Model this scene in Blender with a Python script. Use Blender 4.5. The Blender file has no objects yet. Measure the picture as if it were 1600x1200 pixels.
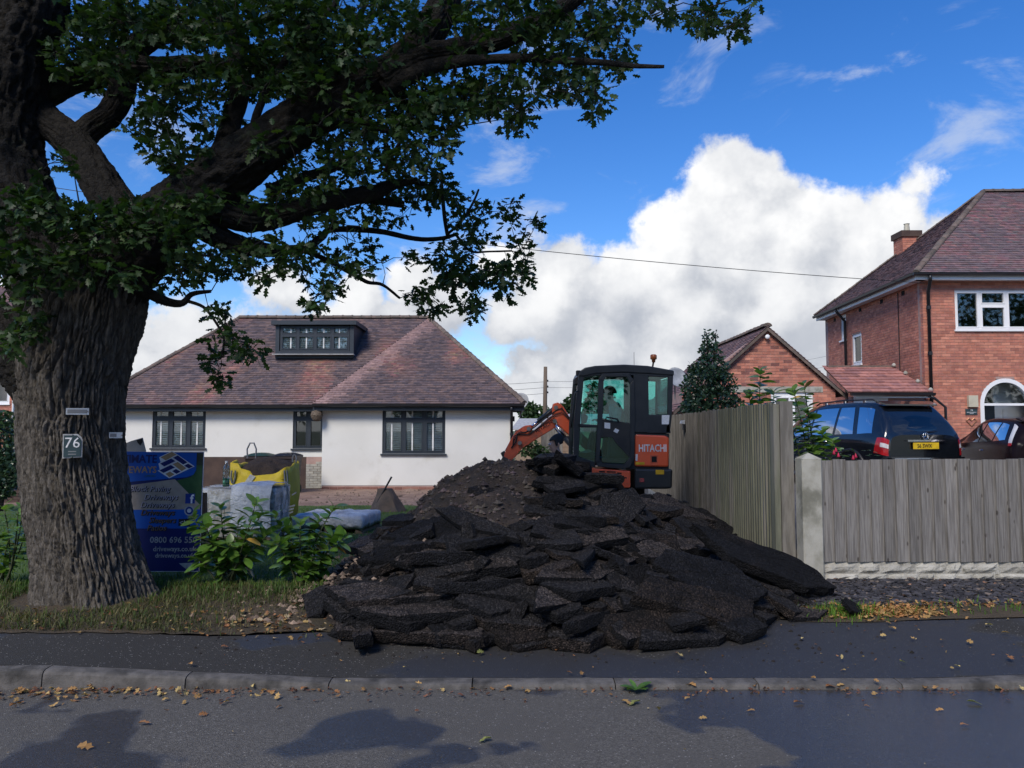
import bpy, bmesh, math, random
from mathutils import Vector, Matrix, noise, Euler
R = math.radians
rnd = random.Random(7)
sc = bpy.context.scene
col = sc.collection
# ------------------------------------------------------------ camera
CAMZ, F, PITCH = 1.65, 1200.0, math.atan(72/1200)
cam_d = bpy.data.cameras.new('camera'); cam = bpy.data.objects.new('camera', cam_d); col.objects.link(cam)
cam.location = (0, 0, CAMZ); cam.rotation_euler = (R(90)+PITCH, 0, 0)
cam_d.sensor_width = 36; cam_d.lens = 27; cam_d.clip_end = 3000; cam_d.clip_start = .05
sc.camera = cam
_up = Vector((0, -math.sin(PITCH), math.cos(PITCH))); _fw = Vector((0, math.cos(PITCH), math.sin(PITCH)))
def ray(px, py):
    return Vector((1, 0, 0))*((px-800)/F) + _up*((600-py)/F) + _fw
def P(px, py, Y):                       # point seen at a pixel, on the plane at distance Y
    d = ray(px, py); return Vector((0, 0, CAMZ)) + d*(Y/d.y)
def G(px, py, z=0.0):                   # point seen at a pixel, on the level z
    d = ray(px, py); return Vector((0, 0, CAMZ)) + d*((z-CAMZ)/d.z)
# ------------------------------------------------------------ view, world, sun
sc.view_settings.view_transform = 'Standard'; sc.view_settings.look = 'None'
sc.view_settings.exposure = 0.6; sc.view_settings.gamma = 1
sc.view_settings.use_curve_mapping = False
SUN_EL, SUN_AZ = R(42), R(206)          # azimuth clockwise from +Y: behind the camera, to the left
sun_dir = Vector((math.sin(SUN_AZ)*math.cos(SUN_EL), math.cos(SUN_AZ)*math.cos(SUN_EL), math.sin(SUN_EL)))
sd = bpy.data.lights.new('sun', 'SUN'); so = bpy.data.objects.new('sun', sd); col.objects.link(so)
sd.energy = 2.3; sd.angle = R(22); sd.color = (1, .93, .84)
so.rotation_euler = (-sun_dir).to_track_quat('-Z', 'Y').to_euler(); so.location = (-8, -10, 14)
world = bpy.data.worlds.new('World'); sc.world = world; world.use_nodes = True
W = world.node_tree; W.nodes.clear()
def nd(nt, t, *ins, **kw):
    n = nt.nodes.new(t)
    for k, v in kw.items(): setattr(n, k, v)
    for i, v in enumerate(ins):
        if v is None: continue
        if isinstance(v, bpy.types.NodeSocket): nt.links.new(v, n.inputs[i])
        else: n.inputs[i].default_value = v
    return n
def m2(nt, op, a, b=None, c=None, clamp=False):
    return nd(nt, 'ShaderNodeMath', a, b, c, operation=op, use_clamp=clamp).outputs[0]
def vm(nt, op, a, b=None):
    n = nd(nt, 'ShaderNodeVectorMath', a, b, operation=op)
    return n.outputs['Value'] if op in ('DISTANCE', 'LENGTH', 'DOT_PRODUCT') else n.outputs[0]
def noise_n(nt, vec, scale, detail=5, rough=.55, dist=0):
    n = nt.nodes.new('ShaderNodeTexNoise'); nt.links.new(vec, n.inputs['Vector'])
    n.inputs['Scale'].default_value = scale; n.inputs['Detail'].default_value = detail
    n.inputs['Roughness'].default_value = rough; n.inputs['Distortion'].default_value = dist
    return n
def mrange(nt, v, a, b, c=0., d=1., smooth=True):
    n = nd(nt, 'ShaderNodeMapRange', v, a, b, c, d)
    n.interpolation_type = 'SMOOTHSTEP' if smooth else 'LINEAR'; return n.outputs[0]
def mixc(nt, f, a, b, mode='MIX'):
    n = nt.nodes.new('ShaderNodeMix'); n.data_type = 'RGBA'; n.blend_type = mode
    for s, v in ((0, f), (6, a), (7, b)):
        if isinstance(v, bpy.types.NodeSocket): nt.links.new(v, n.inputs[s])
        else: n.inputs[s].default_value = v if s == 0 else (*v[:3], 1)
    return n.outputs[2]
CLOUDS = [(1140,268,56),(1120,285,50),(1125,300,62),(1165,295,62),(1170,345,70),(1110,350,66),(1222,300,26),(1235,345,40),(1060,400,85),(1140,400,110),(1240,380,90),(1330,390,80),(1395,345,55),(1435,290,34),(1290,330,36),
          (990,450,75),(1080,490,110),(1220,480,140),(1350,470,120),(890,430,55),(870,470,80),(800,500,50),(650,430,46),(700,475,52),(560,480,58),(430,460,46),(640,520,70),
          (930,540,80),(1060,570,90),(850,610,40),(1480,400,70),(300,530,76),(220,570,60),(500,540,60)]
def cloud_group():
    g = bpy.data.node_groups.new('cloud_density', 'ShaderNodeTree')
    g.interface.new_socket('Vector', in_out='INPUT', socket_type='NodeSocketVector')
    g.interface.new_socket('Density', in_out='OUTPUT', socket_type='NodeSocketFloat')
    gi = g.nodes.new('NodeGroupInput'); go = g.nodes.new('NodeGroupOutput'); v = gi.outputs[0]
    w1 = noise_n(g, v, 9, 2, .5).outputs[1]; w2 = noise_n(g, v, 30, 5, .62).outputs[1]
    o1 = nd(g, 'ShaderNodeVectorMath', vm(g, 'SUBTRACT', w1, (.5,.5,.5)), None, operation='SCALE'); o1.inputs['Scale'].default_value = .055
    o2 = nd(g, 'ShaderNodeVectorMath', vm(g, 'SUBTRACT', w2, (.5,.5,.5)), None, operation='SCALE'); o2.inputs['Scale'].default_value = .045
    p = vm(g, 'ADD', vm(g, 'ADD', v, o1.outputs[0]), o2.outputs[0])
    acc = None
    for px, py, r in CLOUDS:
        d = ray(px, py); rr = r/F/d.length; c = d.normalized()
        b = m2(g, 'SUBTRACT', 1.0, m2(g, 'DIVIDE', vm(g, 'DISTANCE', p, tuple(c)), rr*1.05))
        b = m2(g, 'MULTIPLY', b, rr*14)
        acc = b if acc is None else m2(g, 'SMOOTH_MAX', acc, b, .12)
    # the same kind of broken cumulus goes on all round, thicker near the horizon
    sx = nd(g, 'ShaderNodeSeparateXYZ', v).outputs[2]
    st = vm(g, 'MULTIPLY', p, (1, 1, 1.9))
    gen = noise_n(g, st, 3.3, 6, .55).outputs[0]
    gen = m2(g, 'ADD', m2(g, 'MULTIPLY', m2(g, 'SUBTRACT', gen, .5), 3.6), m2(g, 'MULTIPLY', m2(g, 'SUBTRACT', .13, sx), 5.0))
    acc = m2(g, 'SMOOTH_MAX', acc, gen, .15)
    fine = noise_n(g, v, 55, 5, .6).outputs[0]
    acc = m2(g, 'ADD', acc, m2(g, 'MULTIPLY', m2(g, 'SUBTRACT', fine, .5), .20))
    g.links.new(acc, go.inputs[0]); return g
tc = W.nodes.new('ShaderNodeTexCoord'); dirv = vm(W, 'NORMALIZE', tc.outputs['Generated'])
CG = cloud_group()
def dens(v):
    n = W.nodes.new('ShaderNodeGroup'); n.node_tree = CG; W.links.new(v, n.inputs[0]); return n.outputs[0]
D0 = dens(dirv); D1 = dens(vm(W, 'ADD', dirv, (-.022, 0, .038)))
mask = mrange(W, D0, -.04, .20)
lit = mrange(W, m2(W, 'SUBTRACT', D0, D1), -.42, .50)
body = noise_n(W, dirv, 7, 5, .6).outputs[0]
hgt = mrange(W, nd(W, 'ShaderNodeSeparateXYZ', dirv).outputs[2], .06, .26)
lit = m2(W, 'ADD', m2(W, 'MULTIPLY', lit, .55), m2(W, 'MULTIPLY', mrange(W, body, .36, .62), m2(W, 'ADD', .12, m2(W, 'MULTIPLY', hgt, .33))))
sky = W.nodes.new('ShaderNodeTexSky'); sky.sky_type = 'NISHITA'; sky.sun_disc = False
sky.sun_elevation = SUN_EL; sky.sun_rotation = SUN_AZ; sky.air_density = 1.0; sky.dust_density = .3; sky.ozone_density = 4.0
SKYS = .12
hs = nd(W, 'ShaderNodeHueSaturation'); hs.inputs['Hue'].default_value = .512; hs.inputs['Saturation'].default_value = 1.31; hs.inputs['Value'].default_value = .94
W.links.new(sky.outputs[0], hs.inputs['Color'])
cc = mixc(W, lit, (.30/SKYS, .325/SKYS, .375/SKYS), (.70/SKYS, .70/SKYS, .70/SKYS))
wn = noise_n(W, vm(W, 'ADD', vm(W, 'MULTIPLY', dirv, (1, 1, 2.2)), (3.1, 1.7, .4)), 5, 7, .62, .6).outputs[0]
wisp = m2(W, 'MULTIPLY', mrange(W, wn, .54, .72), .60)
base = mixc(W, wisp, hs.outputs[0], (.40/SKYS, .45/SKYS, .55/SKYS))
full = mixc(W, mask, base, cc)
bg = nd(W, 'ShaderNodeBackground', full, SKYS); out = W.nodes.new('ShaderNodeOutputWorld')
W.links.new(bg.outputs[0], out.inputs[0])
world.cycles.sampling_method = 'MANUAL'; world.cycles.sample_map_resolution = 512

# ------------------------------------------------------------ materials
MATS = {}
def mat(name, c, c2=None, rough=.8, scale=6., detail=6, lo=.35, hi=.65, bump=0., bscale=60., bdist=.01, metal=0., spec=.4,
        attr=False, rand=0., stretch=(1,1,1), coat=0., third=None, fn=None, bdetail=6):
    m = bpy.data.materials.new(name); m.use_nodes = True; nt = m.node_tree; bs = nt.nodes['Principled BSDF']
    tcn = nt.nodes.new('ShaderNodeTexCoord'); oi = nt.nodes.new('ShaderNodeObjectInfo')
    off = vm(nt, 'ADD', tcn.outputs['Object'], None)
    sh = nd(nt, 'ShaderNodeVectorMath', None, None, operation='SCALE'); nt.links.new(oi.outputs['Random'], sh.inputs['Scale']); sh.inputs[0].default_value = (37, 21, 53)
    nt.links.new(sh.outputs[0], off.node.inputs[1])
    vec = vm(nt, 'MULTIPLY', off, stretch)
    c2 = c2 or tuple(x*.7 for x in c)
    n1 = noise_n(nt, vec, scale, detail, .6).outputs[0]
    colr = mixc(nt, mrange(nt, n1, lo, hi), c, c2)
    if third:                               # (colour, scale, low, high): stains with a shape of their own
        n3 = noise_n(nt, vec, third[1], 5, .6).outputs[0]
        colr = mixc(nt, mrange(nt, n3, third[2], third[3]), colr, third[0])
    if attr:
        a = nt.nodes.new('ShaderNodeAttribute'); a.attribute_name = 'Col'
        colr = mixc(nt, 1.0, colr, a.outputs[0], 'MULTIPLY')
    if rand:
        h = nd(nt, 'ShaderNodeHueSaturation'); nt.links.new(colr, h.inputs['Color'])
        nt.links.new(m2(nt, 'ADD', m2(nt, 'MULTIPLY', oi.outputs['Random'], 2*rand), 1-rand), h.inputs['Value']); colr = h.outputs[0]
    nt.links.new(colr, bs.inputs['Base Color'])
    bs.inputs['Roughness'].default_value = rough; bs.inputs['Metallic'].default_value = metal
    bs.inputs['Specular IOR Level'].default_value = spec; bs.inputs['Coat Weight'].default_value = coat
    if bump:
        b = nt.nodes.new('ShaderNodeBump'); b.inputs['Strength'].default_value = bump; b.inputs['Distance'].default_value = bdist
        nt.links.new(noise_n(nt, vec, bscale, bdetail, .65).outputs[0], b.inputs['Height']); nt.links.new(b.outputs[0], bs.inputs['Normal'])
    MATS[name] = m; return m
def leaf_mat(name, c, c2, rough=.45, trans=.3, scale=3, rand=.15, attr=False):
    m = mat(name, c, c2, rough=rough, scale=scale, rand=rand, attr=attr, spec=.35); nt = m.node_tree; bs = nt.nodes['Principled BSDF']
    t = nt.nodes.new('ShaderNodeBsdfTranslucent'); l = bs.inputs['Base Color'].links[0].from_socket
    t2 = mixc(nt, 1.0, l, (1.3, 1.5, .6), 'MULTIPLY'); nt.links.new(t2, t.inputs[0])
    mx = nd(nt, 'ShaderNodeMixShader', trans, bs.outputs[0], t.outputs[0]); nt.links.new(mx.outputs[0], nt.nodes['Material Output'].inputs[0]); return m
def glass_mat(name, tint=(.9,.95,.95), refl=1.0, base=.04):
    m = bpy.data.materials.new(name); m.use_nodes = True; nt = m.node_tree; nt.nodes.clear()
    tr = nd(nt, 'ShaderNodeBsdfTransparent', (*tint, 1)); gl = nt.nodes.new('ShaderNodeBsdfGlossy'); gl.inputs['Roughness'].default_value = .02
    fr = nt.nodes.new('ShaderNodeLayerWeight'); fr.inputs[0].default_value = .32
    f = m2(nt, 'ADD', m2(nt, 'MULTIPLY', fr.outputs['Fresnel'], refl), base, clamp=True)
    mx = nd(nt, 'ShaderNodeMixShader', f, tr.outputs[0], gl.outputs[0]); o = nt.nodes.new('ShaderNodeOutputMaterial')
    nt.links.new(mx.outputs[0], o.inputs[0]); MATS[name] = m; return m

# ------------------------------------------------------------ mesh builder
class MB:
    def __init__(s): s.v = []; s.f = []; s.c = []; s.cur = None
    def add(s, vs, fs, c=None):
        n = len(s.v); s.v += [tuple(p) for p in vs]; s.f += [tuple(i+n for i in q) for q in fs]
        s.c += [c or s.cur or (1, 1, 1)]*len(fs); return s
    def hexa(s, p, c=None):                 # 8 points: bottom ring 0-3, top ring 4-7
        return s.add(p, [(0,3,2,1),(4,5,6,7),(0,1,5,4),(1,2,6,5),(2,3,7,6),(3,0,4,7)], c)
    def box(s, a, b, c=None):
        x0,y0,z0 = a; x1,y1,z1 = b
        return s.hexa([(x0,y0,z0),(x1,y0,z0),(x1,y1,z0),(x0,y1,z0),(x0,y0,z1),(x1,y0,z1),(x1,y1,z1),(x0,y1,z1)], c)
    def obox(s, O, A, B, C, a, b, c, cl=None):   # box in axes A,B,C from O with ranges a,b,c
        p = [O+A*i+B*j+C*k for k in c for (i, j) in ((a[0],b[0]),(a[1],b[0]),(a[1],b[1]),(a[0],b[1]))]
        return s.hexa(p, cl)
    def prism(s, poly, d, c=None):          # list of points extruded by vector d
        n = len(poly); d = Vector(d); vs = [Vector(p) for p in poly]; vs = vs+[p+d for p in vs]
        return s.add(vs, [tuple(range(n))[::-1], tuple(range(n, 2*n))]+[(i,(i+1)%n,(i+1)%n+n,i+n) for i in range(n)], c)
    def tube(s, pts, rad, n=8, cap=True, c=None, jit=0):
        pts = [Vector(p) for p in pts]; k = len(pts); rad = rad if hasattr(rad, '__len__') else [rad]*k
        vs = []; up = None
        for i, p in enumerate(pts):
            t = (pts[min(i+1,k-1)]-pts[max(i-1,0)]).normalized()
            if up is None: up = t.orthogonal().normalized()
            up = (up - t*up.dot(t)); up = up.normalized() if up.length > 1e-5 else t.orthogonal().normalized()
            sd_ = t.cross(up)
            for j in range(n):
                a = 2*math.pi*j/n; q = (up*math.cos(a)+sd_*math.sin(a))*rad[i]
                if jit: q *= 1+jit*noise.noise((p+q)*(1.2/max(rad[i],.02)))
                vs.append(p+q)
        fs = [(i*n+j, i*n+(j+1)%n, (i+1)*n+(j+1)%n, (i+1)*n+j) for i in range(k-1) for j in range(n)]
        if cap: fs += [tuple(range(n))[::-1], tuple(range((k-1)*n, k*n))]
        return s.add(vs, fs, c)
    def lathe(s, prof, C, n=16, axis='Z', c=None):  # prof (r, h)
        C = Vector(C); vs = []
        for r, h in prof:
            for j in range(n):
                a = 2*math.pi*j/n; x, y = r*math.cos(a), r*math.sin(a)
                vs.append(C+Vector((x,y,h) if axis == 'Z' else ((x,h,y) if axis == 'Y' else (h,x,y))))
        k = len(prof)
        fs = [(i*n+j, i*n+(j+1)%n, (i+1)*n+(j+1)%n, (i+1)*n+j) for i in range(k-1) for j in range(n)]
        return s.add(vs, fs+[tuple(range(n))[::-1], tuple(range((k-1)*n, k*n))], c)
    def mesh(s, name, m, smooth=False):
        me = bpy.data.meshes.new(name); me.from_pydata(s.v, [], s.f)
        if any(c != (1,1,1) for c in s.c):
            at = me.color_attributes.new('Col', 'FLOAT_COLOR', 'CORNER'); buf = []
            for q, c in zip(s.f, s.c): buf += [c[0], c[1], c[2], 1.]*len(q)
            at.data.foreach_set('color', buf)
        if m: me.materials.append(MATS[m] if isinstance(m, str) else m)
        if smooth: me.polygons.foreach_set('use_smooth', [True]*len(me.polygons))
        me.update(); return me
    def build(s, name, m, parent=None, smooth=False, kind=None, tag_=None):
        if parent is None and s.v:
            xs = [p[0] for p in s.v]; ys = [p[1] for p in s.v]; zs = [p[2] for p in s.v]
            L = Vector(((min(xs)+max(xs))/2, (min(ys)+max(ys))/2, min(zs))); s.v = [tuple(Vector(p)-L) for p in s.v]
        o = bpy.data.objects.new(name, s.mesh(name, m, smooth)); col.objects.link(o)
        if parent is None: o.location = L
        else: child(o, parent)
        if kind: o['kind'] = kind
        if tag_: tag(o, *tag_)
        return o
def origin(o):
    v = Vector(o.location)
    while o.parent: o = o.parent; v = v+Vector(o.location)
    return v
def child(o, parent):                       # mesh given in world coordinates
    o.parent = parent; o.matrix_parent_inverse = Matrix.Translation(-origin_abs(parent))
def origin_abs(p):                          # where p's frame sits (frames here are only shifted)
    t = Matrix.Identity(4)
    while p: t = (p.matrix_parent_inverse @ Matrix.Translation(p.location)) @ t; p = p.parent
    return t.translation
def tag(o, label, cat, group=None):
    o['label'] = label; o['category'] = cat
    if group: o['group'] = group
    return o
def thing(name, label, cat, loc=(0,0,0), group=None):
    o = bpy.data.objects.new(name, None); col.objects.link(o); o.location = loc; o.empty_display_size = .2
    return tag(o, label, cat, group)
def link(name, me, parent=None, loc=(0,0,0), rot=None, scale=None):
    o = bpy.data.objects.new(name, me); col.objects.link(o)
    if parent: child(o, parent)
    o.location = loc
    if rot is not None: o.rotation_euler = rot
    if scale is not None: o.scale = scale if hasattr(scale, '__len__') else (scale,)*3
    return o
def textmesh(s, size, O, A, B, m, parent, name='lettering', align='LEFT', shear=0., ext=.001, bold=0., xs=1.):
    cu = bpy.data.curves.new('t', 'FONT'); cu.body = s; cu.size = size; cu.align_x = align; cu.shear = shear; cu.extrude = ext; cu.offset = bold; cu.resolution_u = 2
    t = bpy.data.objects.new('t', cu); me = bpy.data.meshes.new_from_object(t); bpy.data.objects.remove(t)
    A = Vector(A).normalized(); B = Vector(B).normalized(); C = A.cross(B)
    for v in me.vertices: v.co = Vector(O)+A*v.co.x*xs+B*v.co.y+C*v.co.z
    me.materials.clear(); me.materials.append(MATS[m]); me.name = name
    o = bpy.data.objects.new(name, me); col.objects.link(o); child(o, parent); return o
X_, Y_, Z_ = Vector((1,0,0)), Vector((0,1,0)), Vector((0,0,1))
def fbm(v, o=4): return noise.fractal(v, 1., 2., o)
def lerp(a, b, t): return a+(b-a)*t
def interp(x, tab):
    if x <= tab[0][0]: return tab[0][1]
    for (a, p), (b, q) in zip(tab, tab[1:]):
        if x <= b: return lerp(p, q, (x-a)/(b-a))
    return tab[-1][1]
def sst(a, b, x): t = min(1, max(0, (x-a)/(b-a))); return t*t*(3-2*t)
# ============================================================ MATERIAL LIST
mat('soil', (.060,.040,.027), (.028,.020,.015), rough=.95, scale=5, bump=.9, bscale=28, bdist=.05)
mat('drysoil', (.30,.20,.145), (.20,.125,.09), rough=.95, scale=2.2, bump=.7, bscale=14, bdist=.05)
mat('lawn', (.075,.125,.028), (.045,.085,.018), rough=.95, scale=1.4, bump=.8, bscale=70, bdist=.03)
mat('verge', (.095,.070,.042), (.055,.045,.026), rough=.95, scale=1.7, bump=.9, bscale=45, bdist=.04)
mat('far_ground', (.06,.09,.03), (.09,.10,.05), rough=.95, scale=.08)
mat('slate', (.050,.050,.056), (.025,.025,.03), rough=.6, scale=30, rand=.3)
mat('drive', (.16,.15,.14), (.11,.105,.10), rough=.9, scale=2, bump=.5, bscale=120)
mat('kerb', (.135,.125,.115), (.075,.070,.064), rough=.9, scale=9, bump=.8, bscale=120, bdist=.008, third=((.032,.030,.027), 3.2, .50, .70))
mat('render', (.70,.69,.635), (.65,.64,.585), rough=.92, scale=.7, bump=.25, bscale=120, bdist=.005, third=((.56,.54,.47), 1.3, .56, .80))
mat('brownwall', (.085,.055,.042), (.055,.036,.03), rough=.9, scale=3, bump=.4, bscale=40)
mat('mortar', (.40,.27,.23), (.32,.21,.18), rough=.95, scale=4, bump=.3, bscale=90)
mat('brick', (1,1,1), (.80,.78,.78), rough=.9, scale=7, bump=.5, bscale=90, bdist=.006, attr=True)
mat('stonebrick', (.36,.34,.29), (.26,.25,.22), rough=.9, scale=6, rand=.15)
mat('tile', (1,1,1), (.72,.72,.75), rough=.85, scale=9, bump=.3, bscale=70, bdist=.006, attr=True, third=((.62,.62,.50), 1.1, .60, .80))
mat('ridge', (.17,.12,.095), (.10,.085,.07), rough=.9, scale=7, rand=.25, bump=.3)
mat('anthracite', (.028,.036,.046), (.024,.031,.040), rough=.45, scale=3)
mat('blackplastic', (.012,.012,.014), (.016,.016,.018), rough=.4, scale=4)
mat('white', (.80,.80,.79), (.74,.74,.73), rough=.45, scale=2)
mat('whiteshutter', (.72,.73,.70), rough=.5)
mat('dark', (.012,.012,.013), rough=.9)
mat('lead', (.42,.42,.41), (.32,.32,.31), rough=.6, scale=8)
glass_mat('glass', (.90,.94,.94), 1.0, .05)
glass_mat('cabglass', (.60,.90,.86), .75, .06)
glass_mat('bottleglass', (.85,.93,.92), .8, .08)
mat('bark', (.190,.168,.142), (.082,.072,.060), rough=.96, scale=30, stretch=(1,1,.25), bump=1., bscale=60, bdist=.05, third=((.27,.265,.225), 34, .66, .74))
mat('branchbark', (.030,.026,.021), (.014,.012,.010), rough=.95, scale=16, bump=1., bscale=30, bdist=.06, third=((.055,.062,.038), 4., .58, .72))  # limbs' shaded undersides put into the colour, far darker than the trunk bark
leaf_mat('oakleaf', (.036,.074,.018), (.022,.050,.016), rough=.5, trans=.3, attr=True, rand=0)
leaf_mat('laurel', (.105,.20,.032), (.07,.15,.028), rough=.28, trans=.22, rand=.3)
leaf_mat('laurelyoung', (.15,.25,.05), (.11,.20,.04), rough=.3, trans=.3, rand=.25)
leaf_mat('holly', (.040,.075,.040), (.024,.050,.028), rough=.25, trans=.12, attr=True, rand=0)
leaf_mat('fartree', (.045,.085,.026), (.03,.06,.02), rough=.6, trans=.3, attr=True, rand=0)
leaf_mat('blade', (.10,.13,.04), (.06,.10,.025), rough=.6, trans=.3, attr=True, rand=0)
leaf_mat('dryleaf', (1,1,1), (.75,.7,.65), rough=.75, trans=.15, attr=True, rand=.25)
mat('yellowleaf', (.50,.33,.06), (.38,.22,.05), rough=.6, rand=.2)
mat('stem', (.06,.07,.03), rough=.7)
def tarmac_mat(name, c, c2, c3, lo):
    """broken asphalt: binder with stones of different greys, brown dirt in patches"""
    m = mat(name, c, c2, rough=.82, scale=5, rand=.22, bump=1., bscale=70, bdist=.03, bdetail=8, spec=.22, third=(c3, 1.6, lo, lo+.14)); nt = m.node_tree; bs = nt.nodes['Principled BSDF']
    v = nt.nodes.new('ShaderNodeTexCoord').outputs['Object']; vo = nt.nodes.new('ShaderNodeTexVoronoi'); nt.links.new(v, vo.inputs['Vector']); vo.inputs['Scale'].default_value = 85
    st_ = nd(nt, 'ShaderNodeSeparateColor', vo.outputs['Color']).outputs[0]; src = bs.inputs['Base Color'].links[0].from_socket
    k_ = m2(nt, 'ADD', .35, m2(nt, 'MULTIPLY', m2(nt, 'POWER', st_, 2.5), 1.5)); g = nd(nt, 'ShaderNodeVectorMath', src, None, operation='SCALE'); nt.links.new(k_, g.inputs['Scale']); nt.links.new(g.outputs[0], bs.inputs['Base Color'])
    b = bs.inputs['Normal'].links[0].from_node; h0 = b.inputs['Height'].links[0].from_socket; nt.links.new(m2(nt, 'ADD', h0, m2(nt, 'MULTIPLY', vo.outputs['Distance'], -.9)), b.inputs['Height'])
tarmac_mat('tarmac', (.0135,.0135,.0155), (.0065,.0065,.008), (.034,.026,.022), .58)
tarmac_mat('tarmactop', (.082,.068,.061), (.052,.043,.039), (.024,.021,.020), .60)
tarmac_mat('tarmacface', (.036,.033,.033), (.020,.019,.020), (.058,.045,.038), .54)
tarmac_mat('tarmacbrown', (.036,.027,.022), (.014,.012,.0115), (.056,.041,.031), .58)
mat('wood', (.235,.220,.200), (.130,.120,.108), rough=.85, scale=14, stretch=(5,5,.22), rand=.2, bump=.4, bscale=50, bdist=.004, third=((.075,.064,.054), 4., .64, .70))
mat('greenwood', (.170,.170,.120), (.115,.118,.084), rough=.88, scale=6, stretch=(3,3,.4), rand=.16, bump=.4, bscale=50, bdist=.004, third=((.21,.195,.165), 1.3, .52, .7))
mat('greywood', (.200,.185,.160), (.125,.115,.098), rough=.88, scale=7, stretch=(3,3,.4), rand=.16, bump=.4, bscale=50, bdist=.004)
def add_knots(name, c, scale=7.):
    nt = MATS[name].node_tree; bs = nt.nodes['Principled BSDF']; src = bs.inputs['Base Color'].links[0].from_socket; tcn = nt.nodes.new('ShaderNodeTexCoord'); oi = nt.nodes.new('ShaderNodeObjectInfo')
    sh = nd(nt, 'ShaderNodeVectorMath', None, None, operation='SCALE'); nt.links.new(oi.outputs['Random'], sh.inputs['Scale']); sh.inputs[0].default_value = (0, 0, 91)
    v = vm(nt, 'MULTIPLY', vm(nt, 'ADD', tcn.outputs['Object'], sh.outputs[0]), (1.3, .2, .62)); vo = nt.nodes.new('ShaderNodeTexVoronoi'); nt.links.new(v, vo.inputs['Vector']); vo.inputs['Scale'].default_value = scale
    nt.links.new(mixc(nt, mrange(nt, vo.outputs['Distance'], .06, .15, .85, 0.), src, c), bs.inputs['Base Color'])
add_knots('wood', (.05,.04,.033))
mat('concrete', (.40,.385,.33), (.28,.27,.22), rough=.9, scale=5, bump=.4, bscale=90, third=((.17,.165,.13), 2.5, .56, .74))
mat('rockface', (.46,.44,.38), (.34,.32,.27), rough=.9, scale=6, rand=.15, bump=.9, bscale=22, bdist=.03, third=((.13,.12,.09), 4, .58, .7))
mat('orange', (.80,.125,.045), (.72,.11,.04), rough=.4, scale=3, coat=.3, third=((.20,.075,.045), 5, .66, .8))
mat('orangedusty', (.70,.12,.05), (.50,.10,.05), rough=.55, scale=5, third=((.13,.09,.06), 4, .55, .75))
mat('machineblack', (.016,.019,.023), (.026,.029,.032), rough=.42, scale=4)
mat('machinedark', (.022,.023,.025), (.035,.034,.032), rough=.7, scale=6)
mat('chrome', (.75,.76,.78), rough=.12, metal=1)
mat('steel', (.30,.28,.26), (.2,.18,.16), rough=.45, metal=.8, scale=8)
mat('rust', (.10,.075,.06), (.06,.05,.045), rough=.85, scale=6, bump=.5)
mat('galv', (.60,.62,.64), (.5,.52,.54), rough=.4, metal=.6)
mat('yellowsticker', (.75,.45,.02), rough=.5)
mat('whitesticker', (.75,.76,.76), (.62,.63,.64), rough=.5, scale=60)
mat('amber', (.35,.10,.03), rough=.3)
mat('rubber', (.02,.02,.021), (.035,.032,.03), rough=.85, scale=10)
mat('skin', (.50,.30,.22), (.45,.26,.19), rough=.55)
mat('hair', (.018,.014,.012), rough=.7)
mat('greyshirt', (.36,.40,.39), (.26,.30,.29), rough=.9, scale=9)
mat('blackcloth', (.014,.015,.018), (.022,.023,.027), rough=.95, scale=6)
mat('blackpaint', (.006,.008,.011), rough=.18, coat=1., spec=.5)
mat('maroonpaint', (.010,.006,.008), rough=.25, coat=0., spec=.10)
glass_mat('carglass', (.16,.18,.19), 1.2, .10)
mat('redlens', (.38,.012,.016), rough=.15, coat=.6)
mat('clearlens', (.75,.72,.70), rough=.15, coat=.6)
mat('plateyellow', (.80,.52,.02), rough=.4)
mat('ink', (.01,.01,.011), rough=.5)
mat('navy', (.012,.02,.135), (.010,.016,.105), rough=.35, scale=2)
mat('signblue', (.008,.105,.46), (.008,.085,.40), rough=.35, scale=2)
mat('tan', (.42,.27,.14), (.36,.23,.12), rough=.4, scale=30)
mat('pathprint', (.40,.33,.27), (.33,.27,.22), rough=.4, scale=12)
mat('lawnprint', (.05,.13,.045), (.03,.085,.03), rough=.4, scale=5)
mat('treeprint', (.02,.03,.02), (.03,.045,.03), rough=.4, scale=20)
mat('printwhite', (.78,.78,.78), rough=.4)
mat('printorange', (.20,.13,.10), rough=.4)
mat('printlilac', (.50,.44,.50), rough=.4)
mat('facebookblue', (.012,.045,.28), rough=.35)
mat('greyboard', (.20,.205,.21), (.16,.165,.17), rough=.6, scale=4)
mat('slateplate', (.030,.055,.062), (.024,.045,.05), rough=.4, scale=6)
mat('oldtimber', (.16,.085,.045), (.09,.05,.03), rough=.85, scale=8, stretch=(3,3,.4))
mat('pallet', (.22,.16,.10), (.15,.11,.07), rough=.9, scale=8, rand=.2)
mat('paver', (.40,.375,.31), (.30,.28,.23), rough=.9, scale=9, rand=.16, bump=.4)
mat('yellowbag', (.58,.44,.02), (.46,.34,.02), rough=.6, scale=4, bump=.3, bscale=14, bdist=.03)
mat('strapgrey', (.16,.17,.19), rough=.7)
mat('labelgrey', (.45,.46,.46), (.3,.3,.3), rough=.5, scale=20)
mat('binbody', (.030,.018,.016), (.022,.014,.013), rough=.5, scale=3)
mat('bingreen', (.022,.050,.034), (.018,.04,.028), rough=.45, scale=3)
mat('wicker', (.20,.155,.11), (.07,.05,.035), rough=.9, scale=40, bump=1., bscale=50, bdist=.03)
mat('polewood', (.17,.125,.085), (.12,.09,.065), rough=.9, stretch=(2,2,.2))
mat('dishgrey', (.34,.355,.365), rough=.5)
mat('greenliquid', (.06,.30,.16), rough=.2)
mat('shedwall', (.30,.22,.15), (.24,.17,.12), rough=.9, stretch=(1,1,.2))
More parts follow.
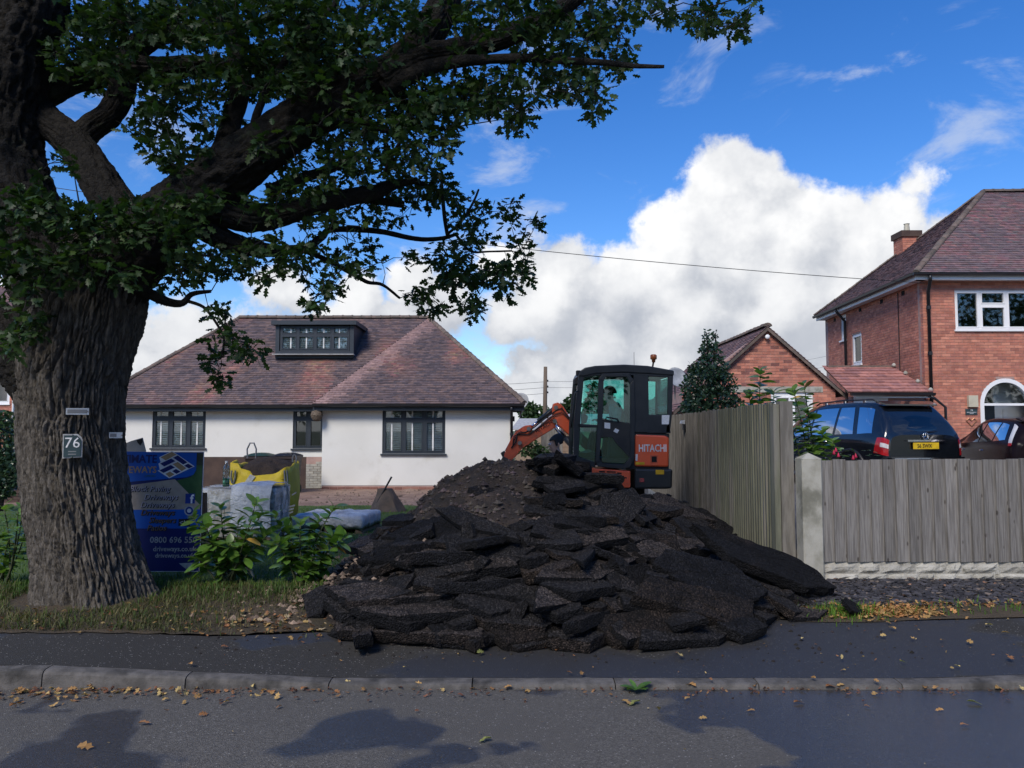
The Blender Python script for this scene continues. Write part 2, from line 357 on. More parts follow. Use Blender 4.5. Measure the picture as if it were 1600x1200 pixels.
mat('pinkflower', (.55,.03,.09), (.40,.02,.06), rough=.6)
mat('copper', (.50,.26,.14), rough=.4, metal=.6)
mat('cream', (.52,.48,.36), (.46,.42,.32), rough=.5)
def film_mat():
    m = mat('film', (.74,.76,.76), (.60,.62,.62), rough=.22, scale=6, bump=.9, bscale=9, bdist=.05, spec=.6); nt = m.node_tree; bs = nt.nodes['Principled BSDF']
    tr = nt.nodes.new('ShaderNodeBsdfTransparent'); tcn = nt.nodes.new('ShaderNodeTexCoord')
    f = mrange(nt, noise_n(nt, tcn.outputs['Object'], 5, 6, .6).outputs[0], .38, .60, .30, .92)
    mx = nd(nt, 'ShaderNodeMixShader', f, bs.outputs[0], tr.outputs[0]); nt.links.new(mx.outputs[0], nt.nodes['Material Output'].inputs[0])
film_mat()
mat('filmthick', (.70,.72,.73), (.46,.48,.50), rough=.25, scale=5, bump=1., bscale=8, bdist=.06, spec=.6)
def asphalt(name, wet, dry=(.070,.140,.092)):
    m = bpy.data.materials.new(name); m.use_nodes = True; nt = m.node_tree; bs = nt.nodes['Principled BSDF']
    v = nt.nodes.new('ShaderNodeTexCoord').outputs['Object']
    vo = nt.nodes.new('ShaderNodeTexVoronoi'); nt.links.new(v, vo.inputs['Vector']); vo.inputs['Scale'].default_value = 150
    agg = nd(nt, 'ShaderNodeSeparateColor', vo.outputs['Color']).outputs[0]
    big = noise_n(nt, v, .9, 5, .6).outputs[0]
    base = mixc(nt, mrange(nt, agg, .1, .95), (dry[0],dry[0]*.93,dry[0]*.83), (dry[1],dry[1]*.935,dry[1]*.83))
    base = mixc(nt, mrange(nt, big, .35, .7), base, (dry[2],dry[2]*.93,dry[2]*.83))
    base = mixc(nt, mrange(nt, agg, .985, .99), base, (.26,.25,.23))
    # damp areas: a stain with its own outline; wetter to the right of the drive
    wx = nd(nt, 'ShaderNodeSeparateXYZ', v).outputs[0]
    wn_ = noise_n(nt, v, wet[0], 4, .5, .3).outputs[0]
    w = m2(nt, 'ADD', wn_, m2(nt, 'MULTIPLY', mrange(nt, wx, wet[1], wet[2]), wet[3]))
    wm = mrange(nt, w, .525, .56)
    base = mixc(nt, m2(nt, 'MULTIPLY', wm, .66), base, (.018,.018,.020))
    nt.links.new(base, bs.inputs['Base Color'])
    rg = m2(nt, 'SUBTRACT', .92, m2(nt, 'MULTIPLY', wm, wet[4])); nt.links.new(rg, bs.inputs['Roughness'])
    b = nt.nodes.new('ShaderNodeBump'); nt.links.new(m2(nt, 'SUBTRACT', .85, m2(nt, 'MULTIPLY', wm, .40)), b.inputs['Strength']); b.inputs['Distance'].default_value = .006; nt.links.new(m2(nt, 'ADD', .4, m2(nt, 'MULTIPLY', wm, .5)), bs.inputs['Specular IOR Level']); nt.links.new(m2(nt, 'MULTIPLY', m2(nt, 'MULTIPLY', wm, mrange(nt, wx, .2, 2.2)), wet[5] if len(wet) > 5 else .0), bs.inputs['Coat Weight']); bs.inputs['Coat Roughness'].default_value = .20; nt.links.new(b.outputs[0], bs.inputs['Coat Normal'])
    h = m2(nt, 'ADD', vo.outputs['Distance'], m2(nt, 'MULTIPLY', noise_n(nt, v, 160, 4, .6).outputs[0], .6))
    nt.links.new(h, b.inputs['Height']); nt.links.new(b.outputs[0], bs.inputs['Normal']); MATS[name] = m
asphalt('road', (.75, .3, 2.4, .24, .70, .9)); asphalt('pavement', (.6, -2, 1., .10, .34), (.024,.048,.031))
# ============================================================ GROUND, ROAD, KERB
KT = [(-6,.115),(-3.0,.115),(-1.15,.035),(2.7,.032),(3.6,.065),(4.6,.10)]
def kt(x): return interp(x, KT)
def backedge(x): return interp(x, [(-9,5.80),(-2.2,5.84),(-1.2,6.1),(1.5,6.5),(2.5,6.30),(7,6.35)])
def gz(x, y):
    if y < 5.1: return -.03
    k = kt(x)+(min(y, 6)-5.12)*.03
    t = sst(5.6, 7.2, y); z = lerp(k, .15, t)
    z = lerp(z, .0, sst(11, 18, y))
    return z
def patch(name, m, x0, x1, fy0, fy1, nx, ny, dz, kind='structure', wob=0.):
    b = MB(); vs = []; fs = []
    for i in range(nx+1):
        x = lerp(x0, x1, i/nx); a = fy0(x) if callable(fy0) else fy0; c = fy1(x) if callable(fy1) else fy1
        for j in range(ny+1):
            y = lerp(a, c, j/ny); e = wob*noise.noise((x*3, y*3, 4)) if 0 < j < ny else 0
            vs.append((x, y, gz(x, y)+dz+e))
    for i in range(nx):
        for j in range(ny): fs.append((i*(ny+1)+j, (i+1)*(ny+1)+j, (i+1)*(ny+1)+j+1, i*(ny+1)+j+1))
    b.add(vs, fs); return b.build(name, m, smooth=True, kind=kind)
b = MB(); b.add([(-900,-900,-.16),(900,-900,-.16),(900,1500,-.16),(-900,1500,-.16)], [(0,1,2,3)]); b.build('ground', 'far_ground', kind='structure')
patch('soil_ground', 'soil', -14, 14, 5.12, 34, 110, 110, -.012, wob=.01)
b = MB(); vs = []; fs = []
for i in range(41):
    for j in range(13):
        x = -40+2*i; y = -7+j; vs.append((x, y, .0-(y-5)**2*.0009 if y < 5 else 0))
for i in range(40):
    for j in range(12): fs.append((i*13+j, (i+1)*13+j, (i+1)*13+j+1, i*13+j+1))
b.add(vs, fs); b.build('road', 'road', smooth=True, kind='structure')
patch('pavement', 'pavement', -14, 14, 5.115, backedge, 110, 8, .004)
def wav(f, a, s): return lambda x: (f(x) if callable(f) else f)+a*noise.noise((x*s, 3.3, 1))
patch('verge', 'verge', -14, -1.15, wav(wav(backedge, .09, 2.2), .05, 9), 7.6, 240, 14, .012, wob=.03)
patch('lawn', 'lawn', -14, -1.75, 7.3, wav(16.6, .25, 1.5), 60, 40, .022)
patch('bare_soil_strip', 'drysoil', -14, 1.6, 16.3, 21.6, 60, 30, .012, wob=.06)
patch('mossy_strip', 'verge', 2.2, 9, wav(backedge, .05, 4), 6.75, 40, 6, .010)
# kerb: one stone after another along the road edge
kerb = bpy.data.objects.new('kerb', None); col.objects.link(kerb); kerb['kind'] = 'structure'
for k in range(-4, 14):
    x0 = -3.0+.915*k+.004; x1 = x0+.907; b = MB(); vs = []; n = 6; prof = 9
    for i in range(n+1):
        x = lerp(x0, x1, i/n); h = kt(x); w = .125
        for (u, z) in ((0,-.12),(0,0),(.004,h*.45),(.010,h*.8),(.022,h*.94),(.04,h),(.075,h+.003),(w,h+.002),(w,-.12)):
            jj = .0035*noise.noise((x*9, u*40, z*30))
            vs.append((x, 5.0+u+jj, z+jj))
    fs = [(i*prof+j, (i+1)*prof+j, (i+1)*prof+j+1, i*prof+j+1) for i in range(n) for j in range(prof-1)]
    fs += [tuple(range(prof))[::-1], tuple(range(n*prof, (n+1)*prof))]
    b.add(vs, fs); b.build('kerb_stone', 'kerb', kerb)
# ============================================================ FENCES
def board_mesh(name, w, h, m, t0=.026, t1=.006, flip=False):     # feather-edge board: thick edge laps the next one; front faces -Y
    b = MB(); n = 6; vs = []; t0, t1 = (t1, t0+.006) if flip else (t0, t1)
    for i in range(n+1):
        z = h*i/n; e = .0012*math.sin(i*2.1)
        vs += [(e, -t1, z), (w, -t0, z), (w, 0, z), (e, 0, z)]
    fs = [(i*4+j, i*4+(j+1)%4, (i+1)*4+(j+1)%4, (i+1)*4+j) for i in range(n) for j in range(4)]+[(3,2,1,0),(n*4,n*4+1,n*4+2,n*4+3)]
    return b.add(vs, fs).mesh(name, m)
pb = G(1266, 911, .13); FY = pb.y
ztop = P(1400, 718, FY).z; zgb = P(1400, 879, FY).z
lf = thing('low_fence', 'low weathered grey vertical board fence on a rock-faced concrete base', 'fence', (P(1284,800,FY).x, FY, .1))
xa = P(1284, 800, FY).x; xb = 8.2
bm_ = board_mesh('board', .134, ztop-zgb-.004, 'wood', flip=True)
k = 0; x = xa
while x < xb:
    o = link('board', bm_, lf, (x, FY+.03, zgb+.006+rnd.uniform(-.004,.004)), (0, rnd.uniform(-.005,.005), rnd.uniform(-.012,.012)), (1, 1, 1+rnd.uniform(-.012,.010))); x += .1255; k += 1
b = MB(); b.box((xa, FY+.032, zgb+.14), (xb, FY+.07, zgb+.22)).build('rail', 'wood', lf); b = MB(); b.box((xa, FY+.032, ztop-.3), (xb, FY+.07, ztop-.22)).build('rail', 'wood', lf)
gb = MB(); gb.box((xa, FY+.03, .02), (xb, FY+.075, zgb)); gbo = gb.build('gravel_board', 'rockface', lf)
z0 = .05; rows = [(.05, .145), (.150, .215), (.220, zgb-.012)] if zgb > .26 else [(.05,.12),(.125,zgb-.012)]
for r_, (a, c) in enumerate(rows):
    x = xa+.006
    while x < xb-.2:
        w = rnd.choice([.16,.22,.30,.36]); bb = MB(); nx, nz = 5, 3; vs = []
        for i in range(nx+1):
            for j in range(nz+1):
                e = 0 if i in (0,nx) or j in (0,nz) else .022+.034*noise.noise((x*7+i*1.7, j*2.1, r_*3))
                vs.append((x+(w-.008)*i/nx, FY+.029-e, lerp(a, c, j/nz)))
        bb.add(vs, [(i*(nz+1)+j,(i+1)*(nz+1)+j,(i+1)*(nz+1)+j+1,i*(nz+1)+j+1) for i in range(nx) for j in range(nz)]); bb.build('stone_face', 'rockface', gbo, smooth=False); x += w
# concrete post with a pyramid cap
cp0, cp1 = P(1252, 800, FY), P(1284, 800, FY); ptz = P(1267, 712, FY).z
b = MB(); a, c, y0, y1 = cp0.x, cp1.x-.004, FY-.05, FY+.15
ch = .012
for zz in ((0, ptz-.03),):
    b.prism([(a+ch,y0,zz[0]),(c-ch,y0,zz[0]),(c,y0+ch,zz[0]),(c,y1-ch,zz[0]),(c-ch,y1,zz[0]),(a+ch,y1,zz[0]),(a,y1-ch,zz[0]),(a,y0+ch,zz[0])], (0,0,zz[1]))
mx, my = (a+c)/2, (y0+y1)/2
b.add([(a,y0,ptz-.032),(c,y0,ptz-.032),(c,y1,ptz-.032),(a,y1,ptz-.032),(mx,my,ptz+.028)], [(0,1,4),(1,2,4),(2,3,4),(3,0,4)])
b.build('concrete_post', 'concrete', tag_=('pale concrete fence post with pyramid top between gate and low fence', 'post'))
# tall side fence running away beside the drive
S0 = P(1212, 640, FY+.25); SDIR = Vector((.055, 1, 0)).normalized()
stop = P(1215, 629, S0.y).z; sbot = .24
sf = thing('tall_fence', 'tall feather-edge board fence, green with algae near its post, along the drive', 'fence', (S0.x, S0.y, .12))
hh = stop-sbot
bg_, bw_ = board_mesh('board', .125, hh, 'greenwood'), board_mesh('board', .125, hh, 'greywood')
ang = math.atan2(-SDIR.x, SDIR.y)           # board local +X runs to -SDIR
for i in range(100):
    q = S0+SDIR*(.125+.108*i); e = rnd.uniform(-.005,.005)
    link('board', bg_ if (i < 26 or rnd.random() < .2*(i < 40)) else bw_, sf, (q.x, q.y, sbot+e), (rnd.uniform(-.004,.004), 0, math.atan2(-SDIR.y, -SDIR.x)), (1,1,1+rnd.uniform(-.004,.006)))
b = MB(); N_ = Vector((SDIR.y, -SDIR.x, 0))
B0 = Vector((S0.x, S0.y, 0))
for zz in (.45, 1.1, 1.75): MB().obox(B0, SDIR, N_, Z_, (.05, 10.8), (.002, .05), (zz, zz+.08)).build('rail', 'greywood', sf)
MB().obox(B0, SDIR, N_, Z_, (.0, 10.85), (-.03, .03), (-.02, sbot-.004)).build('gravel_board', 'concrete', sf)
pw = P(1238, 640, S0.y-.06).x-S0.x
MB().box((S0.x+.02, S0.y-.07, .0), (S0.x+pw, S0.y+.05, stop+.012)).build('end_post', 'greywood', sf)
MB().box((S0.x-.045, S0.y-.055, sbot), (S0.x+.014, S0.y+.04, stop-.02)).build('cover_strip', 'greenwood', sf)
MB().box((S0.x+pw+.006, S0.y+.04, .0), (cp0.x-.01, S0.y+.06, P(1245,713,S0.y).z)).build('infill_board', 'greenwood', sf)
for (pz0, pz1) in ((652, 676), (739, 762)):
    q0, q1 = P(1206, pz0, S0.y), P(1206, pz1, S0.y)
    br = MB().obox(Vector((S0.x, S0.y, 0)), SDIR, N_, Z_, (.06, .12), (-.024, -.017), (q1.z, q0.z)).build('metal_bracket', 'galv', sf)
    for f_ in (.15, .5, .85): MB().lathe([(.006,-.028),(.006,-.022)], (S0.x+.015, S0.y+.09, lerp(q1.z,q0.z,f_)), 6, 'X').build('screw', 'steel', br)
# small security lamp on the fence
q = P(1083, 660, 13.4); q.x = S0.x+SDIR.x/SDIR.y*(q.y-S0.y)-.02
fl = thing('fence_lamp', 'small unlit security lamp screwed to tall board fence', 'lamp', tuple(q))
MB().box((q.x-.05,q.y-.05,q.z-.13),(q.x-.005,q.y+.05,q.z-.03)).build('lamp_bracket', 'blackplastic', fl)
MB().hexa([(q.x-.09,q.y-.05,q.z-.02),(q.x-.02,q.y-.05,q.z-.03),(q.x-.02,q.y+.05,q.z-.03),(q.x-.09,q.y+.05,q.z-.02),(q.x-.08,q.y-.05,q.z+.03),(q.x-.02,q.y-.05,q.z+.04),(q.x-.02,q.y+.05,q.z+.04),(q.x-.08,q.y+.05,q.z+.03)]).build('lamp_head', 'galv', fl)
# raised drive behind the low fence
dz_ = .42
b = MB(); b.prism([(xa-.1, FY+.09, 0), (30, FY+.09, 0), (30, 45, 0), (S0.x+2.0, 45, 0), (S0.x+.1, S0.y+.1, 0)][::1], (0,0,dz_)); b.build('driveway', 'drive', kind='structure')
# ============================================================ HOUSES: helpers
def rects_minus(u0, u1, z0, z1, holes):
    us = sorted({u0, u1, *[max(u0,min(u1,h[0])) for h in holes], *[max(u0,min(u1,h[1])) for h in holes]}); out_ = []
    for a, c in zip(us, us[1:]):
        if c-a < 1e-4: continue
        hs_ = sorted((h[2], h[3]) for h in holes if h[0] <= a+1e-5 and h[1] >= c-1e-5); z = z0
        for h0, h1 in hs_:
            if h0 > z: out_.append((a, c, z, h0))
            z = max(z, h1)
        if z < z1: out_.append((a, c, z, z1))
    return out_
def wall(parent, O, A, Nn, u0, u1, z0, z1, holes, m, th=.25, name='wall'):
    b = MB()
    for a, c, p, q in rects_minus(u0, u1, z0, z1, holes): b.obox(O, A, Nn, Z_, (a, c), (-th, 0), (p, q))
    return b.build(name, m, parent)
def bricks(parent, O, A, Nn, u0, u1, z0, z1, holes, pal, lim=None, off=.008, name='brickwork', L=.225, H=.075, seed=1):
    r = random.Random(seed); b = MB(); row = 0; z = z0
    while z < z1-.02:
        zt = min(z+H-.010, z1); a0, a1 = lim(z+H/2) if lim else (u0, u1)
        iv = [(a0, a1)]
        for h in holes:
            if h[2] < zt-.005 and h[3] > z+.005:
                iv = [p for s_, e in iv for p in ((s_, min(e, h[0])), (max(s_, h[1]), e)) if p[1]-p[0] > .03]
        for s_, e in iv:
            u = math.floor((s_-(row%2)*L/2)/L)*L+(row%2)*L/2
            while u < e:
                p, q = max(u, s_), min(u+L-.010, e)
                if q-p > .03:
                    c = r.choice(pal); k_ = 1+r.uniform(-.16, .16); o_ = off+r.uniform(-.0015,.0015)
                    B = [O+A*i+Nn*j+Z_*kz for j in (0, o_) for (i, kz) in ((p,z),(q,z),(q,zt),(p,zt))]
                    b.add(B, [(4,5,6,7),(0,1,5,4),(2,3,7,6),(3,0,4,7),(1,2,6,5)], tuple(x_*k_ for x_ in c))
                u += L
        z += H; row += 1
    return b.build(name, 'brick', parent, kind='stuff')
def window(parent, O, A, Nn, w, h, cols, transom=None, fm='anthracite', fw=.06, mw=.085, shutters=False, name='window', sill=True, tcols=None, glass='glass', blind=False):
    """frame standing in the opening; O = lower left corner at the wall face"""
    b = MB(); d0, d1 = -.10, -.03
    b.obox(O,A,Nn,Z_,(0,fw),(d0,d1),(0,h)); b.obox(O,A,Nn,Z_,(w-fw,w),(d0,d1),(0,h))
    b.obox(O,A,Nn,Z_,(fw,w-fw),(d0,d1),(0,fw)); b.obox(O,A,Nn,Z_,(fw,w-fw),(d0,d1),(h-fw,h))
    cw = [c/sum(cols)*w for c in cols]; xs = [0]
    for c in cw: xs.append(xs[-1]+c)
    for x in xs[1:-1]: b.obox(O,A,Nn,Z_,(x-mw/2,x+mw/2),(d0,d1+.004),(fw,h-fw))
    cells = []
    for i in range(len(cols)):
        l = xs[i]+(fw if i == 0 else mw/2); r_ = xs[i+1]-(fw if i == len(cols)-1 else mw/2)
        if transom and (tcols is None or i in tcols):
            t = h*(1-transom); b.obox(O,A,Nn,Z_,(l,r_),(d0,d1+.002),(t-mw/2,t+mw/2)); cells += [(l,r_,fw,t-mw/2),(l,r_,t+mw/2,h-fw)]
        else: cells.append((l,r_,fw,h-fw))
    o = b.build(name, fm, parent)
    for (l, r_, p, q) in cells:
        s_ = MB(); e = .028                       # casement bead around each pane
        s_.obox(O,A,Nn,Z_,(l,l+e),(d0+.02,d1+.014),(p,q)); s_.obox(O,A,Nn,Z_,(r_-e,r_),(d0+.02,d1+.014),(p,q))
        s_.obox(O,A,Nn,Z_,(l+e,r_-e),(d0+.02,d1+.014),(p,p+e)); s_.obox(O,A,Nn,Z_,(l+e,r_-e),(d0+.02,d1+.014),(q-e,q)); s_.build('casement', fm, o)
        MB().obox(O,A,Nn,Z_,(l+e,r_-e),(d0+.035,d0+.041),(p+e,q-e)).build('pane', glass, o)
        if shutters:
            g = MB(); y0, y1 = -.108, -.070; st = .045
            g.obox(O,A,Nn,Z_,(l,l+.03),(y0,y1),(p,q)); mid = lerp(l, r_, .5+.1*((len(cells)*7+int(l*10))%3-1))
            g.obox(O,A,Nn,Z_,(mid-.02,mid+.02),(y1,y1+.012),(p+.03,q-.03))
            g.obox(O,A,Nn,Z_,(r_-.03,r_),(y0,y1),(p,q)); g.obox(O,A,Nn,Z_,(l+.03,r_-.03),(y0,y1),(p,p+.04)); g.obox(O,A,Nn,Z_,(l+.03,r_-.03),(y0,y1),(q-.04,q))
            z = p+.06
            while z < q-.07:
                B = [O+A*i+Nn*j+Z_*kz for (j, kz) in ((y1-.006,z),(y0+.006,z+.040)) for i in (l+.03, r_-.03)]
                B2 = [v+Z_*.008 for v in B]; g.hexa([B[0],B[1],B[3],B[2],B2[0],B2[1],B2[3],B2[2]]); z += .062
            g.build('shutter', 'whiteshutter', o)
    if sill: MB().obox(O,A,Nn,Z_,(-.04,w+.04),(-.05,.06),(-.05,-.002)).build('sill', fm, o)
    return o
def tiled(parent, poly, pal, seed=1, ew=.165, ex=.105, name='roof_tiles', th=.022, tint=None, m='tile'):
    """poly: 3-D points, first edge = eave. Rows of single tiles with lifted lower edges."""
    r = random.Random(seed); p = [Vector(q) for q in poly]; e = (p[1]-p[0]).normalized()
    nrm = (p[1]-p[0]).cross(p[2]-p[0]).normalized()
    if nrm.z < 0: nrm = -nrm
    s_ = nrm.cross(e);  s_ = s_ if s_.z > 0 else -s_
    uv = [((q-p[0]).dot(e), (q-p[0]).dot(s_)) for q in p]; top = max(v for _, v in uv); b = MB(); row = 0; v = -.03
    while v < top:
        def cross(vv):
            xs = []
            for (a, c), (a2, c2) in zip(uv, uv[1:]+uv[:1]):
                if (c-vv)*(c2-vv) < 0: xs.append(a+(a2-a)*(vv-c)/(c2-c))
            return (min(xs), max(xs)) if len(xs) >= 2 else None
        iv = cross(max(.002, min(top-.002, v+ex/2)))
        if iv:
            u = math.floor(iv[0]/ew)*ew+(row%2)*ew/2-ew/2
            while u < iv[1]:
                a, c = max(u, iv[0]), min(u+ew-.004, iv[1])
                if c-a > .02:
                    lift = th+r.uniform(-.004,.007); c0 = r.choice(pal); k_ = 1+r.uniform(-.15,.15)
                    if tint: c0 = tint(p[0]+e*a+s_*v, c0, r)
                    Bq = p[0]+e*a+s_*v; Cq = p[0]+e*c+s_*v; up = s_*(ex*1.12)
                    b.add([Bq, Cq, Bq+nrm*lift, Cq+nrm*lift, Cq+up+nrm*.004, Bq+up+nrm*.004], [(0,1,3,2),(2,3,4,5),(0,2,5),(1,4,3)], tuple(x_*k_ for x_ in c0))
                u += ew
        v += ex; row += 1
    o = b.build(name, m, parent, kind='stuff')
    return o
def half_round(name, L, rad, m):
    b = MB(); vs = []; n = 7
    for i, (x, s_) in enumerate(((0,1.),(L*.86,1.),(L*.87,1.12),(L,1.12))):
        for j in range(n):
            a = math.pi*(j/(n-1)); vs.append((x, -math.cos(a)*rad*s_, math.sin(a)*rad*s_*.8))
    return b.add(vs, [(i*n+j,(i+1)*n+j,(i+1)*n+j+1,i*n+j+1) for i in range(3) for j in range(n-1)]+[tuple(range(n)), tuple(range(3*n,4*n))]).mesh(name, m)
def ridge_line(parent, a, c, me, L, name='ridge_tile'):
    a, c = Vector(a), Vector(c); d = c-a; n = max(1, round(d.length/L)); q = d.to_track_quat('X', 'Z').to_euler()
    for i in range(n):
        link(name, me, parent, a+d*(i/n)+Vector((0,0,rnd.uniform(-.006,.006))), (q.x+rnd.uniform(-.03,.03), q.y, q.z), (d.length/n/L, 1, 1))
def pipe(parent, pts, rad, m='blackplastic', name='downpipe', n=8): return MB().tube(pts, rad, n).build(name, m, parent, smooth=True)
# ============================================================ BUNGALOW
RED = [(.36,.175,.13),(.31,.15,.115),(.40,.20,.145),(.27,.14,.115)]; DARK = [(.140,.105,.106),(.112,.088,.092),(.165,.118,.112),(.19,.13,.115)]
YP, YM = 21.4, 22.2                            # wall faces: projecting room, recessed front
xl, xs_, xr = P(160,640,YM).x, P(504,640,YP).x, P(801,640,YP).x
bz = -.04; ez = P(650,632,YP).z                # wall head
bung = thing('bungalow', 'white rendered bungalow with red-brown tiled hipped roof and dark grey windows', 'house', ((xl+xr)/2, YP, bz))
def win_px(x0, x1, y0, y1, Y): a, c = P(x0, y1, Y), P(x1, y0, Y); return a, c.x-a.x, c.z-a.z
wr = win_px(597,696,637,709,YP); wl = win_px(237,322,637,700,YM); wm_ = win_px(457,506,637,701,YM)
hole = lambda w, O: (w[0].x-O.x, w[0].x-O.x+w[1], w[0].z, w[0].z+w[2])
OM, OP = Vector((xl, YM, 0)), Vector((xs_, YP, 0)); Nf = Vector((0,-1,0)); zst = P(650,768,YP).z; zbr = P(650,765,YP).z
YB = 30.0
wm2 = (wm_[0], min(wm_[1], xs_-wm_[0].x-.03), wm_[2])
wall(bung, OM, X_, Nf, 0, xs_-xl, .88, ez, [hole(wl,OM), hole(wm2,OM)], 'render')
wall(bung, OM, X_, Nf, 0, P(478,760,YM).x-xl, bz-.1, .878, [], 'brownwall', name='brown_base')
wall(bung, OM, X_, Nf, P(478,760,YM).x-xl+.002, xs_-xl, bz-.1, .878, [], 'mortar', name='bare_masonry')
wall(bung, OP, X_, Nf, 0, xr-xs_, bz+.16, ez, [hole(wr,OP)], 'render')
wall(bung, Vector((xs_,YP,0)), Y_, Vector((-1,0,0)), .252, YM-YP-.002, bz, ez, [], 'render')
wall(bung, Vector((xr,YP,0)), Y_, X_, .252, YB-YP, bz, ez, [(3.2,3.8,1.2,2.0)], 'render'); wall(bung, Vector((xl,YM,0)), Y_, Vector((-1,0,0)), .252, YB-YM, bz, ez, [], 'render')
MB().box((xl, YB, bz), (xr, YB+.25, ez)).build('wall', 'render', bung)
mo = MB().obox(OP, X_, Nf, Z_, (0.002, xr-xs_-.002), (-.25,-.012), (bz-.12, bz+.155)).build('brick_plinth', 'mortar', bung)
bricks(mo, OP+Nf*-.012, X_, Nf, .002, xr-xs_-.002, bz-.10, bz+.14, [], [(.26,.12,.09),(.20,.095,.075),(.30,.15,.11)], name='plinth_bricks')
# bare blockwork left of the corner, stepped where the render was cut
ms = board_mesh; st_b = MB().box((0,-.015,0),(.205,0,.062)).mesh('stone_brick', 'stonebrick')
u0_ = P(478,760,YM).x
for rr_ in range(13):
    z = bz+.02+rr_*.07; xx = u0_+(rr_%2)*-.10+(.0 if rr_ < 10 else .28*(rr_-9))
    while xx < xs_-.02:
        a = max(xx, u0_+(.0 if rr_ < 10 else .28*(rr_-9))); e_ = min(xx+.205, xs_-.012)
        if e_-a > .05: link('stone_brick', st_b, bung, (a, YM-.004, z), None, ((e_-a)/.205, 1, 1))
        xx += .215
w_r = window(bung, wr[0], X_, Nf, wr[1], wr[2], [1,1,1], .27, shutters=True); window(bung, wl[0], X_, Nf, wl[1], wl[2], [1,1,1], .27, shutters=True); window(bung, wm2[0], X_, Nf, wm2[1], wm2[2], [1,1], .27)
# roof
ee = ez+.02; oh = .32
RZ = P(520, 497, 26.2).z; RY = 26.2; RL, RR = P(374,497,RY).x, P(670,497,RY).x
eL, eR, eb = xl-oh, xr+oh, YB+.5
A_ = Vector((RR, RY, RZ)); B_ = Vector((RL, RY, RZ)); yM, yP = YM-oh, YP-oh; xV = xs_-oh*.6
def tintb(q, c, r):
    n_ = noise.noise((q.x*.9, q.y*.25, q.z*.5)); f_ = sst(-.12, .45, n_+.13*(q.z-4.3)+.25*noise.noise((q.x*2.4,7,q.z*.4)))
    d = r.choice(DARK); return tuple(lerp(d[i], c[i], f_*r.uniform(.5,1.1)) for i in range(3))
under = MB(); dz = Vector((0,0,-.03))
for pl in ([(eL,yM,ee),(eR,yM,ee),A_,B_], [(eL,eb,ee),(eL,yM,ee),B_], [(xV,yP,ee),(eR,yP,ee),A_], [(xV,yM,ee),(xV,yP,ee),A_], [(eR,yP,ee),(eR,eb,ee),A_], [(eR,eb,ee),(eL,eb,ee),B_,A_]):
    under.add([Vector(q)+dz for q in pl], [tuple(range(len(pl)))])
roof = under.build('roof', 'ridge', bung)
tiled(roof, [(eL,yM,ee),(xV+.3,yM,ee),A_,B_], RED, 1, tint=tintb)
def tintp(q, c, r):
    t_ = max(0, min(1, (q.y-yP)/(RY-yP))); dl = abs(q.x-lerp(xV, RR, t_)); c2 = tintb(q, c, r); f_ = 1-sst(.1, .75, dl+r.uniform(-.2,.2)); p_ = (.42,.27,.235); return tuple(lerp(c2[i], p_[i], f_*.8) for i in range(3))
tiled(roof, [(xV,yP,ee),(eR,yP,ee),A_], RED, 2, tint=tintp); tiled(roof, [(xV,yM,ee),(xV,yP,ee),A_], RED, 3, tint=tintb)
tiled(roof, [(eR,yP,ee),(eR,eb,ee),A_], RED, 4, tint=tintb); tiled(roof, [(eL,eb,ee),(eL,yM,ee),B_], RED, 5, tint=tintb)
rt = half_round('ridge_tile', .33, .12, 'ridge'); ht = half_round('hip_tile', .30, .085, 'ridge')
ridge_line(roof, B_, A_, rt, .33); ridge_line(roof, (eL,yM,ee+.02), B_, ht, .30, 'hip_tile'); ridge_line(roof, (eR,yP,ee+.02), A_, ht, .30, 'hip_tile')
# eaves: fascia, soffit, gutter, downpipe
for (a, c, y) in ((eL, xV-.02, yM), (xV, eR, yP)):
    MB().box((a, y+.02, ee-.20), (c, y+.045, ee-.025)).build('fascia', 'anthracite', bung)
    MB().box((a, y+.047, ee-.19), (c, y+oh+.1, ee-.17)).build('soffit', 'anthracite', bung)
    MB().prism([(a,y-.10,ee-.02),(a,y-.09,ee-.08),(a,y-.05,ee-.10),(a,y-.01,ee-.08),(a,y+.015,ee-.02)], (c-a,0,0)).build('gutter', 'blackplastic', bung)
MB().box((eR-.045, yP+.05, ee-.20), (eR-.02, eb, ee-.025)).build('fascia', 'white', bung)
MB().box((xV, yP+.05, ee-.20), (xV+.025, yM+.02, ee-.03)).build('fascia', 'anthracite', bung)
pipe(bung, [(xr-.03,yP-.05,ee-.10),(xr-.03,yP-.02,ee-.2),(xr-.03,YP-.06,ee-.42),(xr-.03,YP-.06,bz)], .04)
MB().lathe([(.05,0),(.05,.08)], (xr-.03,YP-.06,1.5), 8).build('pipe_collar', 'blackplastic', bung)
MB().box((xr+.01,YP+.8,1.9),(xr+.06,YP+.95,2.05)).build('vent_grille', 'blackplastic', bung)
